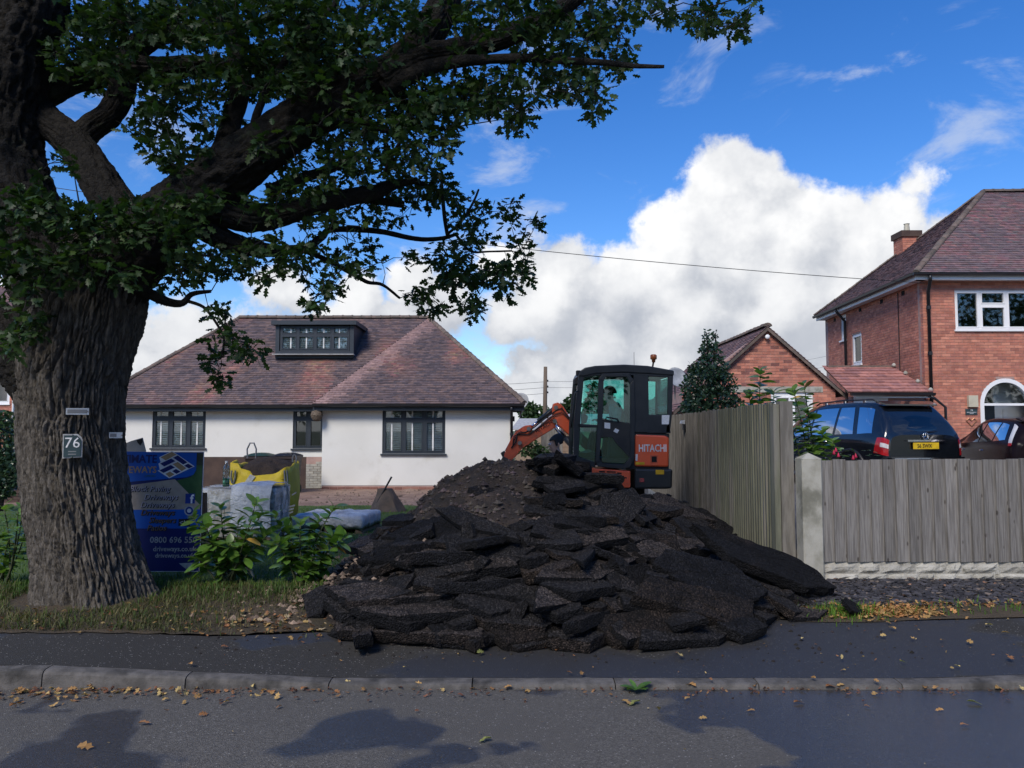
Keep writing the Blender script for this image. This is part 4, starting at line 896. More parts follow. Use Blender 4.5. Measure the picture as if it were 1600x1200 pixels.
def bark_tube(fine):
    d_ = [0.]
    for (p, _), (q, _) in zip(fine, fine[1:]): d_.append(d_[-1]+(q-p).length)
    n = int(d_[-1]/.022); seg_ = 72; vs = []; up = None; tab = list(zip(d_, range(len(d_))))
    pts = []
    for i in range(n+1):
        u = interp(d_[-1]*i/n, tab); k = min(int(u), len(fine)-2); pts.append((fine[k][0].lerp(fine[k+1][0], u-k), lerp(fine[k][1], fine[k+1][1], u-k), d_[-1]*i/n))
    for i, (p, r_, s_) in enumerate(pts):
        t = (pts[min(i+4,n)][0]-pts[max(i-4,0)][0]).normalized(); up = up or t.orthogonal().normalized(); up = (up-t*up.dot(t)).normalized(); sv = t.cross(up)
        for j in range(seg_):
            a = 2*math.pi*j/seg_; av = a if a < math.pi else 2*math.pi-a; k_ = min(1, r_/.35)
            vs.append(p+(up*math.cos(a)+sv*math.sin(a))*(r_*(1+.07*noise.noise((math.cos(a)*1.3, math.sin(a)*1.3, s_*2.2)))+k_*ridge_h(av*(.45+.6*k_)+(0 if a < math.pi else 11.), s_)))
    b = MB(); b.add(vs, [(i*seg_+j, i*seg_+(j+1)%seg_, (i+1)*seg_+(j+1)%seg_, (i+1)*seg_+j) for i in range(n) for j in range(seg_)]+[tuple(range(seg_))[::-1], tuple(range(n*seg_, (n+1)*seg_))]); return b
skel = []
for nm, pts, y0, y1 in LIMBS:
    n = len(pts); raw = [(P(px, py, lerp(y0, y1, i/(n-1))), w/F*lerp(y0, y1, i/(n-1))*.5) for i, (px, py, w) in enumerate(pts)]
    fine = []; 
    for i in range(n-1):
        p0, p1, p2, p3 = raw[max(i-1,0)], raw[i], raw[i+1], raw[min(i+2,n-1)]
        for s_ in range(5):
            t = s_/5; q = .5*((2*p1[0])+(p2[0]-p0[0])*t+(2*p0[0]-5*p1[0]+4*p2[0]-p3[0])*t*t+(3*p1[0]-p0[0]-3*p2[0]+p3[0])*t**3)
            rr = lerp(p1[1], p2[1], t); q += Vector((noise.noise(q*2.3), noise.noise(q*2.3+Vector((9,0,0))), noise.noise(q*2.3+Vector((0,9,0)))))*min(.02, rr*.22)
            fine.append((q, rr))
    fine.append(raw[-1]); big = fine[0][1] > .07
    (bark_tube(fine) if fine[0][1] > .12 else MB().tube([q for q, _ in fine], [r_ for _, r_ in fine], 22 if big else 8, jit=.10)).build('limb', 'branchbark', oak, smooth=True)
    skel += [(q, r_) for q, r_ in (fine[:int(len(fine)*.72)] if nm == 'E3' else fine)]
# --- rosettes of leaves, spread where the crown is dense; each joined to the nearest wood by a twig
BLOBS = [(130,60,60,60,52),(200,30,70,40,52),(170,110,50,40,22),(300,30,80,40,60),(420,30,90,50,85),(430,110,80,40,60),(520,60,60,60,55),(300,115,70,30,30),(330,170,70,40,26),(245,205,45,45,32),(290,245,45,28,28),(480,120,60,30,36),(250,150,40,30,14),
 (600,30,60,40,50),(700,50,70,50,55),(800,20,80,40,52),(860,55,60,45,46),(930,25,60,35,40),(945,85,40,40,26),(890,125,50,25,24),(930,158,16,24,11),(850,140,45,22,15),(1000,10,35,18,10),(1045,22,12,12,5),(1105,25,32,20,16),(1155,45,22,14,9),(1182,2,12,5,3),
 (640,150,65,30,50),(720,150,55,30,40),(590,178,55,35,42),(670,198,50,22,32),(755,140,45,35,26),(792,172,26,30,16),(820,190,16,16,6),(690,228,26,16,11),(540,200,45,38,35),(830,108,45,26,22),(560,95,50,30,30),
 (460,228,65,38,50),(560,250,55,35,42),(640,250,42,30,24),(615,300,45,26,22),(480,300,55,22,28),(560,312,50,20,22),(660,290,34,22,14),(400,325,36,20,16),(520,345,55,16,16),(600,340,40,12,9),(690,300,24,26,12),(725,330,32,24,17),(797,330,16,20,8),(834,350,8,10,4),(815,375,12,14,5),
 (735,372,34,20,15),(700,402,32,22,17),(760,425,40,22,26),(715,440,34,20,18),(808,415,20,24,12),(738,480,18,15,11),(655,462,28,16,11),(680,485,14,10,5),(790,450,18,16,8),(825,430,8,14,4),
 (430,385,55,20,20),(350,402,55,26,28),(300,420,42,22,18),(480,400,40,22,14),(540,418,34,18,10),(510,448,32,18,11),(492,476,24,9,7),(258,442,34,20,10),(420,425,34,16,9),(560,388,30,12,6),(585,405,18,10,4),(640,400,20,10,4),
 (345,492,18,12,6),(355,522,20,12,8),(385,545,20,14,10),(330,560,15,12,6),(345,592,14,9,6),(408,555,10,5,3),
 (100,262,24,22,5),(80,270,20,12,3)]
NEAR = [(50,325,65,35,46),(150,358,65,36,46),(235,345,62,36,40),(295,378,36,36,17),(100,415,55,34,30),(180,420,36,24,11),(25,430,36,46,24),(36,500,30,36,14),(15,545,20,22,5),(300,318,50,24,20),(0,380,40,40,20)]
ros = []
for bl, ya, yb in ((BLOBS, 6.3, 8.2), (NEAR, 5.9, 6.45)):
    for cx, cy, rx, ry, n in bl:
        for _ in range(int(n*(2.5 if cx < 560 and cy < 160 else 1.1 if ya < 6 else 1.3))):
            while True:
                u, v = rnd.uniform(-1,1), rnd.uniform(-1,1)
                if u*u+v*v < 1: break
            ros.append(P(cx+u*rx, cy+v*ry, rnd.uniform(ya, yb) if ya < 6 else (rnd.uniform(7.1, 8.6) if rnd.random() < .64 else rnd.uniform(6.2,6.95)) if cx < 560 else (rnd.uniform(6.7, 8.0) if rnd.random() < .75 else rnd.uniform(6.1,6.6)) if cy < 260 else rnd.uniform(7.4, 8.6)))
nview = len(ros)
# the rest of the crown, above and to the left of the picture
def in_frame(q, mg=25):
    d = q-Vector((0,0,CAMZ)); f_ = d.dot(_fw)
    if f_ < .3: return False
    px, py = 800+F*d.x/f_, 600-F*d.dot(_up)/f_
    return -mg < px < 1600+mg and -mg < py < 1200+mg
extra = 0
while extra < 1250:
    d = Vector((rnd.gauss(0,1), rnd.gauss(0,1), rnd.gauss(0,1))).normalized()*(rnd.random()**.45)
    q = Vector((-3.2+d.x*6.2, 7.0+d.y*5.8, 8.0+d.z*4.2))
    if q.z < 4.2 or in_frame(q): continue
    ros.append(q); extra += 1
TIPS = [(P(345,560,7.3),)]
upper = [(P(55,-150,6.9), Vector((-4.5,7.4,10.5)), .24), (P(55,-120,6.9), Vector((-8,6,9.5)), .16), (P(60,-190,6.9), Vector((-2.8,9.8,10.)), .18), (P(700,-60,6.6), Vector((.8,5.8,8.5)), .13), (P(50,-160,6.9), Vector((-3.4,3.4,9.6)), .15)]
for a, c, r_ in upper:
    pts = [a.lerp(c, t/10)+Vector((noise.noise(a+Vector((t*.4,0,0))), noise.noise(a+Vector((0,t*.4,0))), 0))*.35*(t/10) for t in range(11)]
    MB().tube(pts, [lerp(r_, .03, t/10) for t in range(11)], 10, jit=.08).build('limb', 'branchbark', oak, smooth=True); skel += [(q, .05) for q in pts]
from mathutils import kdtree
nodes = [q for q, _ in skel]; order = []
kd = kdtree.KDTree(len(nodes))
for i, q in enumerate(nodes): kd.insert(q, i)
kd.balance(); order = sorted(range(len(ros)), key=lambda i: kd.find(ros[i])[2])
tw = MB(); pend = []
leaves = []
for cnt, i in enumerate(order):
    q = ros[i]
    if cnt % 150 == 0 and pend:
        nodes += pend; pend = []; kd = kdtree.KDTree(len(nodes))
        for k, p in enumerate(nodes): kd.insert(p, k)
        kd.balance()
    p, _, dist = kd.find(q)
    mid = p.lerp(q, .5)+Vector((rnd.uniform(-1,1), rnd.uniform(-1,1), rnd.uniform(-.3,1)))*dist*.16
    r0 = min(.012, .0035+dist*.008)
    tw.tube([p, mid, q], [r0, r0*.75, .0025], 4, cap=False); pend += [mid, q]
    axis = (q-mid).normalized() if dist > .02 else Vector((0,0,1))
    far = i >= nview
    for _ in range(rnd.randint(5, 8) if not far else 6):
        d = (axis*.5+Vector((rnd.gauss(0,1), rnd.gauss(0,1), rnd.gauss(0,.6)-.15))*.75).normalized()
        s_ = rnd.uniform(.070, .118) if not far else rnd.uniform(.13, .19)
        g_ = rnd.random(); k_ = rnd.uniform(.65, 1.25)
        c = (k_*(1+.35*(g_ > .86)), k_*(1+.1*(g_ > .86)), k_*(1-.2*(g_ > .86)))
        leaves.append((q+d*.015+Vector((rnd.gauss(0,.03), rnd.gauss(0,.03), rnd.gauss(0,.03))), d, rnd.uniform(-1.2,1.2), s_, c, far))
tw.build('twigs', 'branchbark', oak, kind='stuff')
# the 300 leaves nearest to the eye are single parts, the rest is the crown
vis = sorted([l for l in leaves if not l[5]], key=lambda l: (l[0]-Vector((0,0,CAMZ))).length); own = set(id(l) for l in vis[:300])
crown = MB()
for l in leaves:
    if id(l) not in own: add_leaf(crown, OAKL, l[0], rot_to(l[1], l[2]), l[3], l[4])
crown.build('crown', 'oakleaf', oak, kind='stuff')
lm = []
for k_ in (.75, .9, 1.05, 1.2):
    b = MB(); add_leaf(b, OAKL, Vector(), Matrix.Identity(3), 1., (k_, k_, k_)); lm.append(b.mesh('leaf', 'oakleaf'))
for l in vis[:300]: link('leaf', rnd.choice(lm), oak, l[0], rot_to(l[1], l[2]).to_euler(), l[3])
# small dead snag on the right of the trunk
# plates nailed to the trunk
def trunk_front(px, py):                       # where the view ray meets the trunk's face
    d = ray(px, py); best = None
    for s_ in range(0, 260):
        Y = 5.9+s_*.005; q = Vector((0,0,CAMZ))+d*(Y/d.y); cx, r_ = interp(q.z, tabx), interp(q.z, tabr)
        if (q.x-cx)**2+((q.y-TY)/.95)**2 < (r_*1.0)**2: return q
    return P(px, py, 6.5)
def on_trunk(px, py): 
    q = trunk_front(px, py); cx = interp(q.z, tabx); n_ = Vector((q.x-cx, (q.y-TY), 0)).normalized(); n_ = (n_*.5+Vector((0,-1,0))*.5).normalized(); A = Vector((-n_.y, n_.x, 0)); return q+n_*.055, A, n_
q, A, n_ = on_trunk(116, 697); w_, h_ = .076, .104
np_ = thing('house_number_plate', 'teal slate house number plate reading 76 screwed to the oak', 'sign', tuple(q))
pts = [(-w_,-h_),(w_,-h_+.01),(w_,h_-.05),(w_-.012,h_-.025),(w_-.04,h_),(-w_,h_)]
MB().prism([q+A*a+Z_*c-n_*.012 for a, c in pts], n_*.008).build('clear_backing', 'labelgrey', np_)
MB().prism([q+A*a*.87+Z_*c*.89-n_*.0035 for a, c in pts], n_*.008).build('slate_face', 'slateplate', np_)
textmesh('76', .125, q+n_*.0055+Z_*-.012, A, Z_, 'printwhite', np_, align='CENTER'); 
for zf in (-.045,-.068): MB().obox(q, A, Z_, n_, (-.03,.032), (zf-.004,zf+.004), (.0048,.0056)).build('worn_line', 'greyboard', np_)
for zz in (h_-.008, -h_+.01): MB().lathe([(.006,0),(.004,-.006)], q+n_*.001+Z_*zz, 8, 'Y').build('screw', 'chrome', np_)
for px, py, hw, hh_, lab in ((123,643,.088,.028,'long blank metal strip nailed to the oak above the number plate'), (179,680,.054,.026,'small white metal tag on the right side of the oak trunk')):
    q, A, n_ = on_trunk(px, py); t = thing('metal_tag', lab, 'tag', tuple(q))
    MB().obox(q, A, Z_, n_, (-hw,hw), (-hh_,hh_), (-.01,-.005)).build('tag_plate', 'galv', t); MB().obox(q, A, Z_, n_, (-hw*.86,hw*.86 if hw > .06 else hw*.1), (-hh_*.6,hh_*.6), (-.0045,-.003)).build('tag_label', 'greyboard', t)
    MB().lathe([(.006,0),(.004,-.006)], q+A*hw*.9+n_*-.003, 6, 'Y').build('nail', 'steel', t)
# ============================================================ HEAP OF BROKEN TARMAC
HC = [(-1.95,.0),(-1.7,.14),(-1.4,.36),(-1.05,.66),(-.7,1.02),(-.28,1.22),(.2,1.20),(.47,1.20),(.75,1.0),(1.07,.80),(1.67,.62),(2.3,.36),(2.75,.16),(3.1,.06)]
def yc(x): return 8.15+.9*sst(.8, 2.4, x)
def yf(x): return interp(x, [(-2.2,6.9),(-1.5,6.12),(-1.2,5.82),(-.8,5.74),(1.2,5.70),(1.9,5.95),(2.6,6.8),(3,7.4)])
def Hh(x, y):
    h = interp(x, HC); f_, c = yf(x), yc(x)
    if y < c: t = max(0, (y-f_)/(c-f_)); s_ = t**.72 if t > 0 else 0
    else: t = min(1, (y-c)/(2.7+.9*sst(.8,2.2,x))); s_ = 1-t*t*(3-2*t)
    return h*s_
def slab_mesh(name, a, c, t, m, seed, npt=26, crumb=.1, bend=.0, topm='tarmacface'):
    """irregular broken plate: a x c, thickness t, crumbling edges, slightly bowed"""
    r = random.Random(seed); k = r.randint(4, 6); cor = []
    a0 = r.uniform(0, 6.28)
    for i in range(k):
        an = a0+2*math.pi*(i+r.uniform(-.3,.3))/k; rr = r.uniform(.86, 1.2); cor.append((math.cos(an)*rr*a/2, math.sin(an)*rr*c/2))
    ring = []
    per = max(2, npt//k)
    for i in range(k):
        p, q = cor[i], cor[(i+1) % k]
        for j in range(per): u = j/per; ring.append((lerp(p[0],q[0],u), lerp(p[1],q[1],u)))
    ring = [(x*(1+.05*noise.noise((x*5,y*5,seed))), y*(1+.05*noise.noise((x*5+9,y*5,seed)))) for x, y in ring]; n = len(ring); vs = []; S_ = Vector((seed*3.7, 0, 0)); lay = [(-.5,.72),(-.5,.95),(-.3,1.0),(.0,1.01),(.3,1.005),(.49,1.0),(.53,.965),(.53,.80),(.53,.62),(.53,.44),(.52,.26),(.52,.10)]
    for li, (zz, sc_) in enumerate(lay):
        for (x, y) in ring:
            e = 1+crumb*.8*noise.noise(Vector((x*8, y*8, zz*1.5))+S_)+crumb*.7*noise.noise(Vector((x*26, y*26, zz*7))+S_)
            px, py = x*sc_*(e if .1 < abs(sc_) else 1), y*sc_*e
            h = zz*t+.10*t*noise.noise(Vector((px*7, py*7, 1))+S_)+.10*t*noise.noise(Vector((px*15, py*15, 4))+S_)+.13*t*noise.noise(Vector((px*38, py*38, 4))+S_)+bend*((px/a)**2)
            vs.append((px, py, h))
    L_ = len(lay); b = MB()
    b.add(vs, [(i*n+j, i*n+(j+1)%n, (i+1)*n+(j+1)%n, (i+1)*n+j) for i in range(L_-1) for j in range(n)]+[tuple(range(n))[::-1], tuple(range((L_-1)*n, L_*n))])
    me = b.mesh(name, m)
    if topm:
        me.materials.append(MATS[topm])
        for p in me.polygons:
            if p.normal.z > .6 and p.center.z > .3*t: p.material_index = 1
    return me
def heapz(x, y):
    h = Hh(x, y); k_ = min(1, h*3); lo_ = .02+.17*sst(.75,.45,h)*sst(-1.2,-.5,x)+.17*sst(.2,.5,x)*(h > .4)
    h2 = h-lo_*k_+k_*(.06*fbm(Vector((x*1.8,y*1.8,3)),4)+.035*noise.noise((x*7,y*7,0))+.018*noise.noise((x*19,y*19,0)))
    return gz(x,y)-.03+max(-.02, h2)
b = MB(); nx, ny = 150, 130; vs = []
for i in range(nx+1):
    for j in range(ny+1):
        x, y = lerp(-2.4, 3.0, i/nx), lerp(5.5, 13.2, j/ny)
        if x > 2.5: x = min(x, S0.x+SDIR.x*(y-S0.y)-.06) if y > S0.y-.2 else x
        vs.append((x, y, heapz(x, y)))
b.add(vs, [(i*(ny+1)+j,(i+1)*(ny+1)+j,(i+1)*(ny+1)+j+1,i*(ny+1)+j+1) for i in range(nx) for j in range(ny)])
mat('heapsoil', (.050,.037,.029), (.020,.016,.014), rough=.97, scale=4, bump=1., bscale=30, bdist=.06, third=((.080,.057,.043), 2.2, .54, .72))
b.build('soil_heap', 'heapsoil', smooth=True, tag_=('mound of dark crumbly soil and tarmac spoil under the broken slabs', 'soil heap'))
def nrm_at(x, y):
    e = .12; return Vector((-(Hh(x+e,y)-Hh(x-e,y))/(2*e), -(Hh(x,y+e)-Hh(x,y-e))/(2*e), 1)).normalized()
def put(me, loc, n_, yaw, label, grp=None, sc_=1., cat='rubble'):
    q = n_.to_track_quat('Z', 'Y') @ Euler((0,0,yaw)).to_quaternion()
    o = bpy.data.objects.new('rubble_chunk', me); col.objects.link(o); o.location = loc; o.rotation_mode = 'XYZ'; o.rotation_euler = q.to_euler(); o.scale = (sc_,)*3 if not hasattr(sc_, '__len__') else sc_
    return tag(o, label, cat, grp)
# the ones that stand out: (px, py, Y, length, width, thickness, normal, yaw, material, top material, label)
def V(*a): return Vector(a).normalized()
BIG = [
 (620,925,6.25,1.30,.85,.085,V(-.03,-.10,1),.05,'tarmac','tarmactop','long flat tarmac slab with brown worn top at left foot of heap'),
 (690,945,6.12,1.55,.80,.085,V(.02,-.10,1),-.03,'tarmac','tarmactop','long bowed tarmac slab under the brown-topped slab at heap foot'),
 (640,982,5.95,1.50,.70,.08,V(-.03,-.06,1),.08,'tarmacbrown','tarmactop','bottom long brown slab lying on the pavement at left of heap'),
 (575,960,6.1,.62,.45,.075,V(-.28,-.1,1),.4,'tarmac',None,'slab drooping off the left foot of the heap onto soil'),
 (1090,945,6.05,1.05,.62,.10,V(.30,-.62,1),-.50,'tarmacbrown',None,'big brown pitted slab tilted down to the pavement at right front of heap'),
 (1110,905,6.35,.85,.48,.09,V(.22,-.75,1),-.35,'tarmac',None,'black rough rounded slab lying on the big pitted brown slab'),
 (1195,880,6.95,1.30,.55,.10,V(.42,-.50,1),-.72,'tarmac',None,'long black slab sliding down the right side toward the concrete post'),
 (1005,800,8.15,.95,.60,.07,V(.30,-.50,1),-.55,'tarmacbrown','tarmactop','smooth grey-brown plate lying high on the right shoulder of heap'),
 (1060,800,8.6,.90,.55,.06,V(.33,-.42,1),-.6,'tarmactop','tarmactop','smooth flat dark plate nearest the tall fence'),
 (1260,968,6.05,.44,.26,.05,V(.02,-.12,1),.05,'tarmac','tarmactop','small flat slab lying alone on the pavement right of heap'),
 (1333,966,6.10,.30,.20,.035,V(.62,-.35,.8),-.2,'tarmac',None,'little thin slab propped on edge beside the flat one on pavement'),
 (1005,850,7.0,.95,.30,.085,V(.12,-.75,.8),-.28,'tarmacbrown',None,'long narrow slab lying across the heap below the smooth plates'),
 (1000,915,6.35,.52,.40,.10,V(.1,-.8,.7),-.4,'tarmac',None,'rounded black slab facing the road left of big pitted slab'),
 (912,920,6.2,.46,.32,.09,V(.0,-.35,1),.10,'tarmacbrown','tarmactop','short thick slab with pale brown top mid-front of heap'),
 (905,955,6.05,.55,.42,.09,V(-.05,-.50,1),.15,'tarmacbrown',None,'brown slab under the pale-topped short slab'),
 (1010,990,5.85,.85,.40,.10,V(.05,-.62,1),.02,'tarmacbrown',None,'wide brown slab on the pavement under the big pitted slab'),
 (705,905,6.35,.34,.26,.10,V(0,-.3,1),.0,'tarmac',None,'small black block lying on the brown-topped slab'),
 (735,915,6.35,.50,.30,.08,V(.05,-.3,1),-.05,'tarmacbrown',None,'brown block beside the small black block on flat slab'),
 (785,905,6.4,.36,.28,.08,V(-.75,-.5,.3),.9,'tarmac',None,'slab standing on edge at the middle of the heap front'),
 (750,890,6.55,.55,.30,.08,V(.0,-.35,1),.0,'tarmac',None,'dark plank-like slab above the blocks left of the upright slab'),
 (800,775,7.6,.85,.40,.09,V(.10,-.35,1),-.12,'tarmac',None,'long slab poking out below the soil crest'),
 (755,800,7.4,.60,.35,.07,V(.02,-.3,1),.12,'tarmacbrown',None,'thin slab edge jutting left under the soil crest'),
 (690,830,7.0,.95,.40,.08,V(-.25,-.45,1),.32,'tarmac',None,'long dark slab sloping down the left shoulder of heap'),
 (640,860,6.8,.90,.40,.08,V(-.30,-.45,1),.36,'tarmac',None,'lower long slab sloping down the left shoulder of heap'),
 (830,800,7.3,1.05,.40,.09,V(.05,-.4,1),.02,'tarmac',None,'wide black slab across the middle of the heap'),
 (865,745,8.0,.62,.60,.10,V(.05,-.85,.6),.2,'tarmac',None,'upright black slab at the very top of the heap'),
 (915,770,7.8,.40,.36,.12,V(.1,-.5,1),.5,'tarmacbrown',None,'brown lump set in the heap just under its top'),
 (940,790,7.6,.80,.35,.07,V(.25,-.4,1),-.35,'tarmactop','tarmactop','pale flat plank of tarmac on the upper right slope'),
 (800,985,5.82,.78,.42,.10,V(.02,-.45,1),.04,'tarmacbrown',None,'brown slab on the pavement below the upright slab'),
 (850,962,6.0,.60,.42,.11,V(-.05,-.55,1),-.12,'tarmac',None,'thick black slab at the centre foot of heap'),
 (740,985,5.85,.66,.40,.09,V(.04,-.3,1),.10,'tarmac',None,'black slab beside the long brown bottom slab'),
 (1160,985,5.9,.36,.26,.09,V(.1,-.4,1),-.3,'tarmac',None,'black lump under the tip of big pitted slab'),
]
for i, (px, py, Y, a, c, t, n_, yaw, m, tm, lab) in enumerate(BIG):
    me = slab_mesh('tarmac_slab', a, c, t, m, 100+i, 72, .05, -.03 if i < 4 else 0, tm); q = P(px, py, Y); q.z = max(q.z, gz(q.x,q.y)+.055+.25*c*math.hypot(n_.x,n_.y))
    if 'alone on the pavement' in lab or 'propped on edge' in lab: q = G(px, py, kt(2.5)+.06); q.z = gz(q.x,q.y)+(.022 if 'alone' in lab else .065)
    put(me, q, n_, yaw, lab)
protos = [slab_mesh('tarmac_slab', rnd.uniform(.42,.68), rnd.uniform(.28,.42), rnd.uniform(.055,.085), 'tarmac' if i % 4 else 'tarmacbrown', i+1, 44, .045, 0, 'tarmactop' if i in (3, 9, 14) else 'tarmacface') for i in range(18)]
protol = [slab_mesh('tarmac_slab', rnd.uniform(.75,1.1), rnd.uniform(.26,.38), rnd.uniform(.055,.08), 'tarmac' if i % 4 else 'tarmacbrown', i+40, 54, .04, 0, 'tarmactop' if i in (3, 6) else 'tarmacface') for i in range(8)]
protob = [slab_mesh('tarmac_slab', rnd.uniform(.16,.28), rnd.uniform(.13,.2), rnd.uniform(.07,.12), 'tarmac' if i % 3 else 'tarmacbrown', i+70, 24, .16) for i in range(8)]
cnt = 0; placed = []
LB = {0: ('broken black tarmac slab of middling size lying in the heap', 'middling slabs in the heap'), 1: ('long broken tarmac slab jammed across the heap', 'long slabs in the heap'), 2: ('small chunk of broken tarmac wedged between slabs of the heap', 'small chunks in the heap')}
# lower courses: slabs tipped out in layers, lying nearly flat, edges to the road
def name_of(me_, kind_, x, y, z):
    hue_ = 'brown' if me_.materials[0].name.startswith('tarmacbrown') else 'black'
    place = 'on the pavement at the heap foot' if y < 6.25 else 'beside the tall fence' if x > 1.95 else 'just under the heap top' if z > .88 else 'on the heap flank beside the laurel' if x < -.75 else 'on the heap flank facing the concrete post' if x > 1.2 else 'midway up the heap front'
    l_ = (f'broken {hue_} tarmac slab of middling size {place}', f'long {hue_} tarmac slab jammed between others {place}', f'small {hue_} tarmac chunk wedged among slabs {place}')[kind_]; return l_, l_[:60]
ncourse = 0; lev = .03
while lev < 1.12:
    x = -1.25+rnd.uniform(0,.25)
    while x < 2.5:
        h = interp(x, HC); kind_ = 1 if rnd.random() < .28 else 0; step = rnd.uniform(.30,.46) if kind_ == 0 else rnd.uniform(.5,.7)
        if h > lev+.03 and not (x < .28 and lev > .60):
            y = yf(x)+(yc(x)-yf(x))*(lev/h)**(1/.72)+rnd.uniform(.02,.16); me_ = rnd.choice((protos, protol)[kind_]); xx = min(x, S0.x-.4) if y > S0.y-.4 else x
            n2 = Vector((.16*x+rnd.gauss(0,.13), -.16+rnd.gauss(0,.16), 1)).normalized()
            put(me_, (xx, y, gz(x,y)+lev+rnd.uniform(.0,.05)), n2, rnd.gauss(-.12*x,.28), *name_of(me_, kind_, x, y, lev), sc_=(rnd.uniform(.85,1.15), rnd.uniform(.85,1.15), rnd.uniform(.95,1.35))); ncourse += 1
        x += step
    lev += .088
tries = 0
while cnt < 150 and tries < 9000:
    tries += 1; x = rnd.uniform(-1.75, 2.85); f_, c = yf(x), yc(x); y = lerp(f_, c+.5, rnd.random()**.85)
    if Hh(x,y) < .04: continue
    # the crest left of the middle is bare soil
    if x < .30 and y > 6.95 and Hh(x,y) > .58 and rnd.random() < .985: continue
    if x < -1. and y > 6.9 and rnd.random() < .7: continue
    kind_ = 1 if cnt < 14 else 0 if cnt < 62 else 2
    if kind_ == 1 and y < f_+.3: continue
    if x > 2.55 and kind_ == 1: continue
    mind = (.165, .24, .10)[kind_]; z = Hh(x, y)
    if any((x-p[0])**2+(y-p[1])**2+(z-p[2])**2 < mind*mind for p in placed): continue
    n_ = nrm_at(x, y); tilt = (.42, .22, .6)[kind_]; n2 = (n_*1.0+Vector((.22*x,0,.45))+Vector((rnd.gauss(0,tilt), rnd.gauss(0,tilt), 0))).normalized()
    yaw = rnd.gauss(0, .45) if kind_ < 2 else rnd.uniform(0, 6.28); xx = min(x, S0.x-.35) if y > S0.y-.4 else x
    me_ = rnd.choice((protos, protol, protob)[kind_]); hue_ = 'brown' if me_.materials[0].name.startswith('tarmacbrown') else 'black'
    place = 'on the pavement at the heap foot' if y < 6.25 else 'beside the tall fence' if x > 1.95 else 'just under the heap top' if z > .88 else 'on the heap flank beside the laurel' if x < -.75 else 'on the heap flank facing the concrete post' if x > 1.2 else 'midway up the heap front'
    lab_ = (f'broken {hue_} tarmac slab of middling size {place}', f'long {hue_} tarmac slab jammed between others {place}', f'small {hue_} tarmac chunk wedged among slabs {place}')[kind_]; LB[kind_] = (lab_, lab_[:60])
    put(me_, (xx, y, gz(x,y)+z-.015+rnd.uniform(-.03,.06)), n2, yaw, *LB[kind_], sc_=(rnd.uniform(.85,1.2), rnd.uniform(.85,1.15), rnd.uniform(.85,1.15)))
    placed.append((x, y, z)); cnt += 1
# crumbs: too many and too small to count
def rock(b, p, s_, r, c=None):
    vs = [p+Vector((dx*r.uniform(.6,1.1), dy*r.uniform(.6,1.1), dz2*r.uniform(.5,.9)))*s_ for dx, dy, dz2 in ((1,0,0),(-1,0,0),(0,1,0),(0,-1,0),(0,0,1),(0,0,-1))]
    b.add(vs, [(0,2,4),(2,1,4),(1,3,4),(3,0,4),(2,0,5),(1,2,5),(3,1,5),(0,3,5)], c)
cr = MB()
for _ in range(9000):
    x = rnd.uniform(-2.3, 2.9); y = rnd.uniform(5.4, 9.8); h = Hh(x, y)
    if h < .02 and rnd.random() > .10: continue
    if y > S0.y-.2 and x > S0.x-.12: continue
    k_ = rnd.uniform(.5,1.6); rock(cr, Vector((x, y, max(heapz(x,y), gz(x,y)+.002)+(.08*rnd.random() if h > .05 and x > .3 else .004))), min(.05 if h > .05 else .02, rnd.expovariate(75)+.006), rnd, tuple(v*k_*(2.1 if x < .3 and h > .5 and y > 6.9 else .8) for v in (1, rnd.uniform(.82,1), rnd.uniform(.7,.95))))
mat('crumbs', (.032,.027,.025), (.018,.016,.016), rough=.9, attr=True); cr.build('tarmac_crumbs', 'crumbs', kind='stuff')
rb = MB()
for _ in range(1500):                          # pale rubble along the left skirt and house front
    if rnd.random() < .6: x, y = rnd.gauss(-1.9,.35), rnd.uniform(6.2, 12.5)
    else: x, y = rnd.uniform(-5,.5), rnd.uniform(16.5,21.2)
    k_ = rnd.uniform(.4,1.3); rock(rb, Vector((x, y, gz(x,y)+max(0,Hh(x,y))+.01)), rnd.uniform(.01,.045), rnd, (k_*.26,k_*.19,k_*.14))
mat('rubble', (1,1,1), (.7,.7,.7), rough=.95, attr=True); rb.build('rubble', 'rubble', kind='stuff')
# slate chippings before the low fence
ch = MB()
for _ in range(8500):
    x = rnd.uniform(2.45, 8.2); y = rnd.uniform(6.68, FY+.02)
    s_ = rnd.uniform(.012,.034); d = Vector((rnd.gauss(0,1),rnd.gauss(0,1),0)).normalized(); e = Vector((-d.y,d.x,rnd.uniform(-.5,.5))); n_ = Vector((0,0,1)); p = Vector((x,y,gz(x,y)+rnd.uniform(.0,.022)))
    k_ = rnd.uniform(.5,1.6); c = (.052*k_,.050*k_,.056*k_) if rnd.random() < .93 else (.20,.16,.13)
    ch.hexa([p+d*s_-e*s_*.5, p+d*s_*.8+e*s_*.5, p-d*s_+e*s_*.6, p-d*s_*.9-e*s_*.5]+[q+n_*.007 for q in (p+d*s_-e*s_*.5, p+d*s_*.8+e*s_*.5, p-d*s_+e*s_*.6, p-d*s_*.9-e*s_*.5)], c)
mat('chips', (1,1,1), (.75,.75,.75), rough=.65, attr=True); ch.build('slate_chippings', 'chips', kind='stuff')
patch('chippings_bed', 'slate', 2.3, 9, 6.70, FY+.03, 30, 5, .006)
